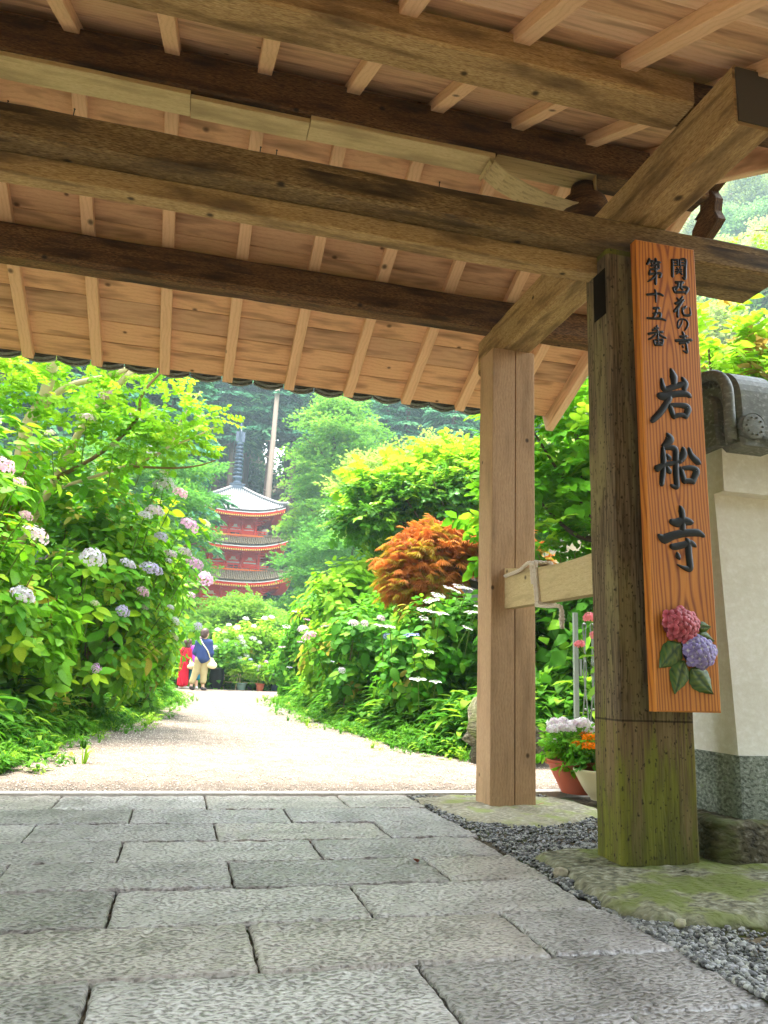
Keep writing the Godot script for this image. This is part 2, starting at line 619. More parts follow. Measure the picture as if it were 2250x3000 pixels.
func main_post_mat() -> void:
	# one picture for the whole post: u round it (0..1), v from foot (0) to head (1): weathered grain, moss over the foot
	var n1 := FastNoiseLite.new()
	n1.seed = 77
	n1.frequency = 1.0
	n1.fractal_octaves = 4
	var hb := PackedByteArray()
	var t := paint(256, 1024, func(x: float, y: float) -> Color:
		var h := (1.0 - y) * 2.75
		var fib := n1.get_noise_2d(x * 130.0, h * 2.2)
		var low := n1.get_noise_2d(x * 9.0 + 20.0, h * 1.4)
		var crack := clampf((absf(n1.get_noise_2d(x * 22.0, h * 0.8 + 60.0)) - 0.02) * -40.0 + 0.4, 0, 1)
		var c := srgb(128, 110, 84).lerp(srgb(70, 58, 42), clampf(0.4 + fib, 0, 1))
		c = c.lerp(srgb(150, 134, 100), clampf(low * 1.4, 0, 0.6))
		c = c.lerp(srgb(46, 36, 24), crack * 0.6)
		if h < 1.0:
			c = c.lerp(srgb(142, 114, 82).lerp(srgb(92, 72, 48), clampf(0.4 + fib, 0, 1)), 0.7 * smoothstep(0.612, 0.6, h + 0.004 * low))
		var ms := smoothstep(0.62, 0.06, h + 0.55 * low + 0.3 * fib - 0.1 * sin(x * 17.0))
		c = c.lerp(srgb(108, 112, 34).lerp(srgb(62, 68, 22), clampf(0.5 + low * 1.5 + fib * 0.5, 0, 1)), ms * 0.85)
		c = c.lerp(srgb(120, 124, 50), clampf((0.1 + low) * 0.4, 0, 0.16))
		var spot := n1.get_noise_2d(x * 60.0, h * 24.0 + 9.0)
		c = c.lerp(srgb(34, 28, 18), clampf((spot - 0.42) * 6.0, 0, 0.8))
		if absf(h - 0.605) < 0.004:
			c = c.darkened(0.4)
		hb.append(int(clampf(0.6 + 0.4 * fib - 0.4 * crack, 0, 1) * 255))
		return c)
	var m := mat("main_post", Color.WHITE, 0.85, 0.3)
	m.albedo_texture = t
	m.heightmap_enabled = true
	m.heightmap_texture = ImageTexture.create_from_image(Image.create_from_data(256, 1024, false, Image.FORMAT_L8, hb))
	m.heightmap_scale = 0.4


func sign_mat() -> void:
	# flat-sawn board: straight lines at the sides, nested arches up the middle; u across, v down
	var n1 := FastNoiseLite.new()
	n1.seed = 31
	n1.frequency = 1.0
	n1.fractal_octaves = 3
	var t := paint(256, 1024, func(x: float, y: float) -> Color:
		var yy := y * 2.15
		var a := (x - 0.52 + 0.05 * sin(yy * 2.1) + 0.02 * n1.get_noise_2d(x * 3.0, yy * 1.5)) * 2.0
		var dep := 0.24 + 0.12 * sin(yy * 4.4 + 0.9) + 0.05 * sin(yy * 9.0)
		var r := sqrt(a * a * 1.7 + 0.012) + (dep * exp(-a * a * 5.0)) * 1.2 + 0.012 * n1.get_noise_2d(x * 10.0, yy * 2.0)
		var s := 0.5 + 0.5 * sin(r * 58.0)
		var ring := pow(s, 3.5)
		var fib := n1.get_noise_2d(x * 150.0, yy * 5.0)
		var c := srgb(208, 136, 54).lerp(srgb(192, 114, 34), clampf(0.5 + fib * 0.8 + 0.3 * n1.get_noise_2d(x * 2.0, yy * 2.0), 0, 1))
		return c.lerp(srgb(126, 60, 16), ring * 0.8))
	var m := mat("sign_wood", Color.WHITE, 0.5, 0.45)
	m.albedo_texture = t
	m.texture_repeat = false


# ---------------------------------------------------------------- leaves
func leaf(mb: MB, t: Transform3D, len: float, wid: float, fold := 0.25, droop := 0.25, seg := 4) -> void:
	# along +x from the origin, midrib in the x-y plane; pointed oval
	var mid := []
	var lft := []
	var rgt := []
	for k in seg + 1:
		var s := float(k) / seg
		var w := wid * 0.5 * pow(sin(PI * pow(s, 0.8)), 0.9) if k > 0 and k < seg else 0.0
		var y := -droop * s * s * len
		mid.append(t * Vector3(s * len, y, 0))
		lft.append(t * Vector3(s * len, y + w * fold, -w))
		rgt.append(t * Vector3(s * len, y + w * fold, w))
	mb.sheet([rgt, mid, lft])


func spray(mb: MB, n: int, len: float, leaf_len: float, leaf_wid: float, flat: float, r: RandomNumberGenerator, seg := 3) -> void:
	# a twig along +x with n leaves to both sides
	for k in n:
		var s := (k + 0.6) / n
		var side := -1.0 if k % 2 else 1.0
		var yaw := side * lerpf(1.2, 0.4, s) + r.randf_range(-0.3, 0.3)
		var b := Basis(Vector3.UP, -yaw) * Basis(Vector3.RIGHT, r.randf_range(-0.7, 0.7) * (1 - flat)) * Basis(Vector3.BACK, r.randf_range(-0.4, 0.3))
		var g := r.randf_range(0.75, 1.2)
		mb.tint = Color.WHITE * (r.randf_range(0.8, 1.2))
		leaf(mb, Transform3D(b, Vector3(s * len, r.randf_range(-0.02, 0.02) * len, 0)), leaf_len * g, leaf_wid * g, 0.25, 0.2, seg)
	mb.tint = Color.WHITE


func make_leaves() -> void:
	var r := RandomNumberGenerator.new()
	r.seed = 3
	var mb := MB.new()
	leaf(mb, Transform3D(), 1.0, 0.62, 0.22, 0.22, 6)
	L.hyd = mb.mesh()
	mb = MB.new()
	leaf(mb, Transform3D(), 1.0, 0.55, -0.1, 0.5, 6)
	L.hyd_b = mb.mesh()
	mb = MB.new()
	leaf(mb, Transform3D(), 1.0, 0.36, 0.3, 0.3, 4)
	L.lance = mb.mesh()
	for k in 3:
		mb = MB.new()
		spray(mb, 9, 1.0, 0.42, 0.26, 0.5, r)
		L["spray%d" % k] = mb.mesh()
		mb = MB.new()
		spray(mb, 11, 1.0, 0.3, 0.2, 0.4, r)
		L["round%d" % k] = mb.mesh()
		# a flat tier of maple leaves, drooping at the rim
		mb = MB.new()
		for q in 34:
			var a := r.randf() * TAU
			var d := sqrt(r.randf())
			var at := Vector3(cos(a) * d, -0.22 * d * d + r.randf_range(-0.06, 0.06), sin(a) * d * 0.8)
			var b := Basis(Vector3.UP, r.randf() * TAU) * Basis(Vector3.RIGHT, r.randf_range(-0.5, 0.5)) * Basis(Vector3.BACK, -0.3 * d)
			mb.tint = Color.WHITE * r.randf_range(0.8, 1.25)
			var g := r.randf_range(0.13, 0.2)
			for f in 5:
				var fa := (f - 2) * 0.62
				var o := b * Vector3(cos(fa), 0, sin(fa))
				var w := b * Vector3(-sin(fa), 0, cos(fa)) * 0.16
				var l := g * (1.0 - 0.14 * absf(f - 2))
				mb.tri(at, at + (o * 0.45 - w) * l, at + (o + Vector3(0, -0.25, 0)) * l)
				mb.tri(at, at + (o + Vector3(0, -0.25, 0)) * l, at + (o * 0.45 + w) * l)
		mb.tint = Color.WHITE
		L["maple%d" % k] = mb.mesh()
		# thread-leaf maple: hanging fans of narrow fingers
		mb = MB.new()
		for q in 9:
			var a := r.randf() * TAU
			var d := sqrt(r.randf()) * 0.9
			var at := Vector3(cos(a) * d, r.randf_range(-0.1, 0.1), sin(a) * d)
			var yaw := r.randf() * TAU
			mb.tint = Color.WHITE * r.randf_range(0.75, 1.3)
			for f in 7:
				var fa := yaw + (f - 3) * 0.36
				var o := Vector3(cos(fa), -0.75, sin(fa)) * (0.62 - 0.06 * absf(f - 3))
				var w := Vector3(-sin(fa), 0, cos(fa)) * 0.042
				mb.tri(at - w * 0.4, at + o * 0.55 + w + Vector3(0, 0.06, 0), at + o)
				mb.tri(at + w * 0.4, at + o * 0.55 - w + Vector3(0, 0.06, 0), at + o)
		mb.tint = Color.WHITE
		L["thread%d" % k] = mb.mesh()
		# a cedar bough: drooping axis with tufts
		mb = MB.new()
		for q in 40:
			var s := pow(r.randf(), 0.7)
			var side := r.randf_range(-1, 1)
			var at := Vector3(s, -0.3 * s * s, side * 0.45 * (1.1 - s))
			var o := Vector3(0.12, -0.05, side * 0.1).normalized().rotated(Vector3.UP, r.randf_range(-0.9, 0.9)) * r.randf_range(0.16, 0.3)
			o.y -= r.randf_range(0.0, 0.09)
			var w := o.cross(Vector3.UP).normalized().rotated(o.normalized(), r.randf_range(-0.9, 0.9)) * r.randf_range(0.035, 0.06)
			mb.tint = Color.WHITE * r.randf_range(0.7, 1.3)
			mb.tri(at, at + o * 0.55 + w, at + o)
			mb.tri(at, at + o, at + o * 0.55 - w)
		mb.tint = Color.WHITE
		L["cedar%d" % k] = mb.mesh()
		# a blob of small leaves for crowns far off
		mb = MB.new()
		for q in 46:
			var p := Vector3(r.randfn(), r.randfn() * 0.7, r.randfn()).limit_length(2.0) * 0.4
			var b := Basis(Vector3(r.randfn(), r.randfn(), r.randfn()).normalized(), r.randf() * TAU) 
			b = b.slerp(Basis(Vector3.UP, r.randf() * TAU), 0.5).orthonormalized()
			mb.tint = Color.WHITE * r.randf_range(0.75, 1.3)
			leaf(mb, Transform3D(b, p), 0.3, 0.2, 0.2, 0.3, 2)
		mb.tint = Color.WHITE
		L["blob%d" % k] = mb.mesh()
		# grass and strap leaves
		mb = MB.new()
		for q in 14:
			var yaw := r.randf() * TAU
			var o := Vector3(cos(yaw), 0, sin(yaw))
			var w := Vector3(-sin(yaw), 0, cos(yaw)) * r.randf_range(0.018, 0.035)
			var out := r.randf_range(0.25, 0.7)
			var hgt := r.randf_range(0.5, 1.0)
			var p0 := o * 0.05
			var p1 := o * out * 0.35 + Vector3(0, hgt * 0.7, 0)
			var p2 := o * out * 0.75 + Vector3(0, hgt * 0.85, 0)
			var p3 := o * out * 1.1 + Vector3(0, hgt * 0.7, 0)
			mb.tint = Color.WHITE * r.randf_range(0.7, 1.3)
			mb.quad(p0 - w, p0 + w, p1 + w, p1 - w)
			mb.quad(p1 - w, p1 + w, p2 + w * 0.7, p2 - w * 0.7)
			mb.tri(p2 - w * 0.7, p2 + w * 0.7, p3)
		mb.tint = Color.WHITE
		L["grass%d" % k] = mb.mesh()
		# low leafy herb
		mb = MB.new()
		for q in 16:
			var yaw := r.randf() * TAU
			var d := r.randf_range(0.05, 0.5)
			var b := Basis(Vector3.UP, -yaw) * Basis(Vector3.BACK, r.randf_range(-0.2, 0.7))
			mb.tint = Color.WHITE * r.randf_range(0.7, 1.3)
			leaf(mb, Transform3D(b, Vector3(cos(yaw) * d, r.randf_range(0.1, 0.7) , sin(yaw) * d)), 0.45, 0.2, 0.3, 0.5, 3)
		mb.tint = Color.WHITE
		L["herb%d" % k] = mb.mesh()
		# a mophead of florets
		mb = MB.new()
		for q in 64:
			if r.randf() < 0.12:
				continue
			var y := 1.0 - (q + 0.5) / 64 * 1.35
			var a := q * 2.39996 + r.randf_range(-0.2, 0.2)
			var rr := sqrt(maxf(0, 1 - y * y))
			var nn := Vector3(cos(a) * rr, y, sin(a) * rr)
			floret(mb, nn * r.randf_range(0.82, 1.12) * Vector3(1, 0.8, 1), (nn + Vector3(r.randfn(), r.randfn(), r.randfn()) * 0.15).normalized(), 0.21, r)
		L["mop%d" % k] = mb.mesh()
		# a lacecap: flat disc of buds in a ring of florets
		mb = MB.new()
		for q in 12:
			var a := q * TAU / 12 + r.randf_range(-0.2, 0.2)
			floret(mb, Vector3(cos(a), r.randf_range(-0.1, 0.12), sin(a)) * r.randf_range(0.8, 1.0), (Vector3(cos(a) * 0.3, 1, sin(a) * 0.3)).normalized(), 0.3, r)
		for q in 40:
			var a := r.randf() * TAU
			var d := sqrt(r.randf()) * 0.6
			mb.tint = Color(0.75, 0.9, 0.6)
			mb.blob(Vector3(cos(a) * d, r.randf_range(0.0, 0.1), sin(a) * d), Vector3.ONE * 0.06, 5, 3)
		mb.tint = Color.WHITE
		L["lace%d" % k] = mb.mesh()
		# a small round flower cluster
		mb = MB.new()
		for q in 26:
			var nn := Vector3(r.randfn(), absf(r.randfn()) * 0.8 + 0.1, r.randfn()).normalized()
			floret(mb, nn * r.randf_range(0.5, 1.0), nn, 0.42, r)
		L["posy%d" % k] = mb.mesh()
	for k in 5:
		mb = MB.new()
		var f := Vector3(r.randf_range(0.8, 1.2), r.randf_range(0.45, 0.7), r.randf_range(0.6, 1.0))
		mb.blob(Vector3.ZERO, f, 6, 4)
		for q in mb.v.size():
			mb.v[q] += mb.v[q] * 0.35 * noise.get_noise_3dv(mb.v[q] * 0.9 + Vector3(k * 7, 0, 0))
		L["pebble%d" % k] = mb.mesh()


func floret(mb: MB, at: Vector3, nn: Vector3, s: float, r: RandomNumberGenerator) -> void:
	var a := nn.cross(Vector3(0.3, 0.9, 0.31)).normalized().rotated(nn, r.randf() * TAU)
	var b := nn.cross(a)
	var g := r.randf_range(0.78, 1.12)
	for k in 4:
		var o := a * cos(k * PI / 2) + b * sin(k * PI / 2)
		var w := nn.cross(o)
		var lift := nn * r.randf_range(0.02, 0.2) * s
		mb.tint = Color(g, g * r.randf_range(0.8, 1.06), g * r.randf_range(0.88, 1.06)) * r.randf_range(0.92, 1.05)
		mb.quad(at, at + (o * 0.6 - w * 0.48) * s + lift, at + o * s + lift * 1.3, at + (o * 0.6 + w * 0.48) * s + lift)
	mb.tint = Color.WHITE


# ---------------------------------------------------------------- ground
func along(z: float, pts: Array) -> float:
	# piecewise line through (z, value), z falling
	for k in pts.size() - 1:
		if z >= pts[k + 1].x:
			return lerpf(pts[k].y, pts[k + 1].y, clampf((z - pts[k].x) / (pts[k + 1].x - pts[k].x), 0, 1))
	return pts[-1].y


func path_left(z: float) -> float:
	return along(z, [Vector2(-5, -1.35), Vector2(-6.3, -1.22), Vector2(-8, -1.08), Vector2(-10.6, -0.6), Vector2(-15.3, -0.12), Vector2(-17.5, -0.2), Vector2(-19, -3.0), Vector2(-21.4, -9.0)])


func path_right(z: float) -> float:
	return along(z, [Vector2(-5, 3.4), Vector2(-6.6, 3.1), Vector2(-7.4, 2.42), Vector2(-10, 2.1), Vector2(-14.7, 1.96), Vector2(-17.5, 2.3), Vector2(-19, 6.0), Vector2(-21.4, 12.0)])


func gy(x: float, z: float) -> float:
	var y := 0.015 * clampf(-z - 5.2, 0, 24)
	if z < -5.6 and z > -21.5:
		var d := maxf(path_left(z) - x, x - path_right(z))
		y += smoothstep(0.0, 1.6, d) * 0.4 * smoothstep(-5.6, -7.0, z)
	elif z <= -21.5:
		y += smoothstep(-21.5, -23.0, z) * 0.3
	y += 0.075 * maxf(0, -z - 28)
	y += 0.52 * maxf(0, minf(-z, 108) - 68)
	if z < -84:
		var q := x * 100.0 / -z
		y += 13.0 * smoothstep(-84, -104, z) * (smoothstep(9.0, 6.0, q) + smoothstep(10.6, 14.0, q))
	var right := maxf(0, x - 13 - maxf(0, 6 + z * 0.02)) * 0.82 * smoothstep(-18, -55, z)
	var left := maxf(0, -x - 12) * 0.6 * smoothstep(-18, -55, z)
	# added unseen bank: the ground climbs behind the viewer to cut sky light
	var behind := 0.75 * maxf(0, z - 5.0)
	return y + right + left + minf(behind, 14.0)


func build_ground() -> void:
	var zs := []
	var z := 40.0
	while z > -150.0:
		zs.append(z)
		z -= 2.0 if z > 4.5 else (0.4 if z > -24.0 else 3.0)
	var xs := [-160.0, -120.0, -80.0]
	var x := -50.0
	while x < 50.0:
		xs.append(x)
		x += 0.4 if x > -6.0 and x < 8.0 else 2.0
	xs.append_array([60.0, 75.0, 90.0, 110.0, 140.0, 170.0])
	var rows := []
	for zz in zs:
		var row := []
		for xx in xs:
			row.append(Vector3(xx, gy(xx, zz) - 0.03 + 0.02 * noise.get_noise_2d(xx * 2.0, zz * 2.0), zz))
		rows.append(row)
	var mb := MB.new()
	mb.sheet(rows)
	struct("ground", mb.mesh(), M.soil)
	# pale gravel path as a sheet of its own
	rows = []
	z = -5.19
	while z > -21.6:
		var row := []
		var a := path_left(z) - 0.25 + 0.12 * noise.get_noise_2d(z * 1.7, 3.0)
		var b := path_right(z) + 0.25 + 0.12 * noise.get_noise_2d(z * 1.7, 8.0)
		for k in 25:
			var xx := lerpf(a, b, k / 24.0)
			row.append(Vector3(xx, gy(xx, z) + 0.004 + 0.006 * noise.get_noise_2d(xx * 1.2, z * 1.2), z))
		rows.append(row)
		z -= 0.3
	mb = MB.new()
	mb.sheet(rows)
	struct("gravel_path", mb.mesh(), M.path)
	# the loose grains of the near path
	var ts := []
	var cs := PackedColorArray()
	for k in 16000:
		var zz := -5.2 - 6.5 * pow(rng.randf(), 1.5)
		var xx := rng.randf_range(path_left(zz) - 0.1, path_right(zz))
		var s := rng.randf_range(0.003, 0.0075)
		ts.append(Transform3D(Basis(Vector3.UP, rng.randf() * TAU).scaled(Vector3.ONE * s), Vector3(xx, gy(xx, zz) + 0.006, zz)))
		var g := rng.randf_range(0.25, 0.75)
		cs.append(Color(g, g * 0.88, g * 0.76))
	many("path_gravel", L.pebble0, M.pebble, ts, cs, self)


func build_paving() -> void:
	var bed := MB.new()
	bed.box(Vector3(-2.2, -0.06, -5.07), Vector3(1.465, -0.022, 0.6))
	var root := struct("paving", bed.mesh(), M.soil)
	var zs := [-5.07, -4.605, -4.19, -3.78, -3.385, -2.99, -2.587, -2.183, -1.8, -1.4, -1.0, -0.6]
	var starts := [0.21, -0.18, 0.225, -0.17, 0.25, -0.15, 0.262, -0.14, 0.26, -0.15, 0.25]
	var mats := []
	for k in 4:
		var m: StandardMaterial3D = M.flagstone.duplicate()
		m.albedo_color = [Color(1, 1, 1), Color(0.92, 0.915, 0.925), Color(0.97, 0.955, 0.935), Color(0.84, 0.835, 0.835)][k]
		m.uv1_offset = Vector3(k * 0.37, 0, k * 0.21)
		mats.append(m)
	for k in zs.size() - 1:
		var cuts := []
		var x: float = starts[k] - 0.815 * 3
		while x < 1.2:
			if x > -2.0:
				cuts.append(x + rng.randf_range(-0.012, 0.012))
			x += 0.815
		cuts.push_front(-2.15)
		cuts.append(1.465 + rng.randf_range(-0.015, 0.02))
		for q in cuts.size() - 1:
			var m := flag(cuts[q] + 0.004, cuts[q + 1] - 0.004, zs[k] + 0.003, zs[k + 1] - 0.003, 0.028 if k < 8 else 0.06)
			part("flagstone", m, mats[rng.randi() % 4], root)
	# pale strip of concrete where the path begins
	var kb := MB.new()
	var pts := [Vector3(-4.0, 0, -5.17), Vector3(1.46, 0, -5.17), Vector3(2.2, 0, -5.24), Vector3(3.6, 0, -5.38)]
	var fr := [Vector3(-4.0, 0, -5.085), Vector3(1.46, 0, -5.085), Vector3(2.2, 0, -5.12), Vector3(3.6, 0, -5.26)]
	for k in 3:
		var up := Vector3(0, 0.012, 0)
		kb.quad(fr[k] + up, fr[k + 1] + up, pts[k + 1] + up, pts[k] + up)
		kb.quad(fr[k] - up * 4, fr[k + 1] - up * 4, fr[k + 1] + up, fr[k] + up)
	struct("kerb", kb.mesh(), M.kerb)
	# pebbles between the paving and the posts
	var cs := []
	var ts := []
	for k in 5:
		ts.append([])
		cs.append(PackedColorArray())
	var slab_a := PackedVector2Array([Vector2(-0.42, -0.42), Vector2(-0.46, -0.12), Vector2(-0.5, 0.15), Vector2(-0.51, 0.36), Vector2(-0.42, 0.5), Vector2(-0.15, 0.56), Vector2(0.12, 0.48), Vector2(0.5, 0.22), Vector2(0.6, -0.1), Vector2(0.4, -0.45), Vector2(0.0, -0.5)])
	var slab_b := PackedVector2Array([Vector2(-0.5, -0.3), Vector2(-0.44, 0.1), Vector2(-0.4, 0.42), Vector2(-0.1, 0.6), Vector2(0.16, 0.5), Vector2(0.4, 0.36), Vector2(0.55, 0.1), Vector2(0.45, -0.3), Vector2(0.0, -0.42)])
	for k in 22000:
		var zz := -5.05 + 4.6 * pow(rng.randf(), 0.9)
		var wid := 0.95 if zz < -3.6 else (0.62 if zz < -2.5 else 0.2 + 0.4 * rng.randf() * rng.randf())
		var xx := 1.47 + wid * pow(rng.randf(), 1.5 if zz > -3.0 else 1.0)
		if xx > 2.3 and zz > -3.2:
			continue
		if Geometry2D.is_point_in_polygon(Vector2(xx - 2.0, zz + 2.9) * 0.99, slab_a) or Geometry2D.is_point_in_polygon(Vector2(xx - 1.98, zz + 4.6) * 0.99, slab_b):
			continue
		var s := rng.randf_range(0.005, 0.0115) * (1.5 if rng.randf() < 0.06 else 1.0)
		var b := Basis(Vector3.UP, rng.randf() * TAU) * Basis(Vector3.RIGHT, rng.randf_range(-0.6, 0.6))
		var j := rng.randi() % 5
		var pile := 0.018 * (0.5 + noise.get_noise_2d(xx * 5.0, zz * 5.0))
		ts[j].append(Transform3D(b.scaled(Vector3.ONE * s), Vector3(xx, -0.012 + pile + rng.randf_range(0, 0.008), zz)))
		var g := pow(rng.randf(), 1.5) * 0.36 + 0.04
		cs[j].append(Color(g, g * 0.98, g * rng.randf_range(0.84, 1.04)))
	for k in 5:
		many("pebble_gravel", L["pebble%d" % k], M.pebble, ts[k], cs[k], self)
	# foundation stones under the two posts
	var fs := thing("foundation_stone", "broad mossy flat stone under the front post that carries the signboard", "foundation stone", Vector3(2.0, 0, -2.9))
	part("stone", rock_slab([Vector2(-0.42, -0.42), Vector2(-0.46, -0.12), Vector2(-0.5, 0.15), Vector2(-0.51, 0.36), Vector2(-0.42, 0.5), Vector2(-0.15, 0.56), Vector2(0.12, 0.48), Vector2(0.5, 0.22), Vector2(0.6, -0.1), Vector2(0.4, -0.45), Vector2(0.0, -0.5)], -0.04, 0.035), M.mossy, fs)
	fs = thing("foundation_stone", "pale irregular flat stone under the rear gate post beside the flowerpots", "foundation stone", Vector3(1.98, 0, -4.6))
	part("stone", rock_slab([Vector2(-0.5, -0.3), Vector2(-0.44, 0.1), Vector2(-0.4, 0.42), Vector2(-0.1, 0.6), Vector2(0.16, 0.5), Vector2(0.4, 0.36), Vector2(0.55, 0.1), Vector2(0.45, -0.3), Vector2(0.0, -0.42)], -0.05, 0.018), M.base_stone, fs)


func flag(x0: float, x1: float, z0: float, z1: float, depth: float) -> ArrayMesh:
	# z0 is the far edge (smaller)
	var mb := MB.new()
	var nx := int((x1 - x0) / 0.03) + 2
	var nz := int((z1 - z0) / 0.03) + 2
	var rows := []
	var tilt := rng.randf_range(-0.004, 0.004)
	var lift := rng.randf_range(-0.003, 0.004)
	for a in nz + 1:
		var row := []
		for b in nx + 1:
			var fx := 0.0 if b == 0 else (1.0 if b == nx else lerpf(0.007 / (x1 - x0), 1.0 - 0.007 / (x1 - x0), (b - 1.0) / (nx - 2.0)))
			var fz := 0.0 if a == 0 else (1.0 if a == nz else lerpf(0.007 / (z1 - z0), 1.0 - 0.007 / (z1 - z0), (a - 1.0) / (nz - 2.0)))
			var x := lerpf(x0, x1, fx)
			var z := lerpf(z1, z0, fz)
			var e := minf(minf(fx, 1 - fx) * (x1 - x0), minf(fz, 1 - fz) * (z1 - z0))
			var y := lift + tilt * (fx - 0.5) + 0.006 * fine.get_noise_2d(x * 14.0, z * 22.0) + 0.004 * fine.get_noise_2d(x * 40.0, z * 50.0)
			if e < 0.001:
				y -= 0.009
				x += 0.006 * fine.get_noise_2d(z * 20.0, x0 * 9.0)
				z += 0.006 * fine.get_noise_2d(x * 20.0, z0 * 9.0 + 30)
			row.append(Vector3(x, y, z))
		rows.append(row)
	mb.sheet(rows)
	for side in 4:
		var edge := []
		match side:
			0:
				edge = rows[0].duplicate()
			1:
				edge = rows[-1].duplicate()
				edge.reverse()
			2:
				for rw in rows:
					edge.push_front(rw[0])
			3:
				for rw in rows:
					edge.append(rw[-1])
		var low := []
		for p in edge:
			low.append(p - Vector3(0, depth, 0))
		mb.sheet([low, edge])
	return mb.mesh()


func rock_slab(outline: Array, y0: float, y1: float) -> ArrayMesh:
	# a flat stone with an uneven edge: rings from the middle out, then down
	var mb := MB.new()
	var n := outline.size() * 5
	var rows := []
	for rg in [0.02, 0.3, 0.6, 0.85, 0.97, 1.0, 1.03, 1.0]:
		rows.append([])
	var rgs := [0.02, 0.3, 0.6, 0.85, 0.96, 1.0, 1.02, 1.0]
	var ys := [y1, y1, y1, y1 - 0.002, y1 - 0.008, y1 - 0.025, (y0 + y1) / 2, y0]
	for s in n + 1:
		var f := float(s % n) / 5.0
		var j := int(f)
		var m := outline.size()
		var p: Vector2 = outline[j].cubic_interpolate(outline[(j + 1) % m], outline[(j - 1 + m) % m], outline[(j + 2) % m], f - j)
		p *= 1.0 + 0.035 * fine.get_noise_2d(p.x * 11.0, p.y * 11.0)
		for k in 8:
			var q: Vector2 = p * rgs[k]
			rows[k].append(Vector3(q.x, ys[k] + (0.012 * fine.get_noise_2d(q.x * 9.0, q.y * 9.0) if k < 6 else 0.0), q.y))
	mb.sheet(rows, 1, 1, true)
	return mb.mesh()


# ---------------------------------------------------------------- the gate
func rear_y(z: float) -> float:   # underside of the rafters on the temple side
	return 3.41 + 0.44 * (4.85 + z)


func front_y(z: float) -> float:
	return 3.34 - 0.5 * (z + 2.6)


func wrap_post(m: ArrayMesh, per: float) -> ArrayMesh:
	var a := m.surface_get_arrays(0)
	var v: PackedVector3Array = a[Mesh.ARRAY_VERTEX]
	var u: PackedVector2Array = a[Mesh.ARRAY_TEX_UV]
	var low := 99.0
	for k in u.size() - 18:
		low = minf(low, u[k].y)
	for k in u.size():
		u[k] = Vector2(fposmod((u[k].y - low) / per, 1.0) if k < u.size() - 18 else u[k].x, 1.0 - v[k].y / 2.75)
	a[Mesh.ARRAY_TEX_UV] = u
	var out := ArrayMesh.new()
	out.add_surface_from_arrays(Mesh.PRIMITIVE_TRIANGLES, a)
	return out


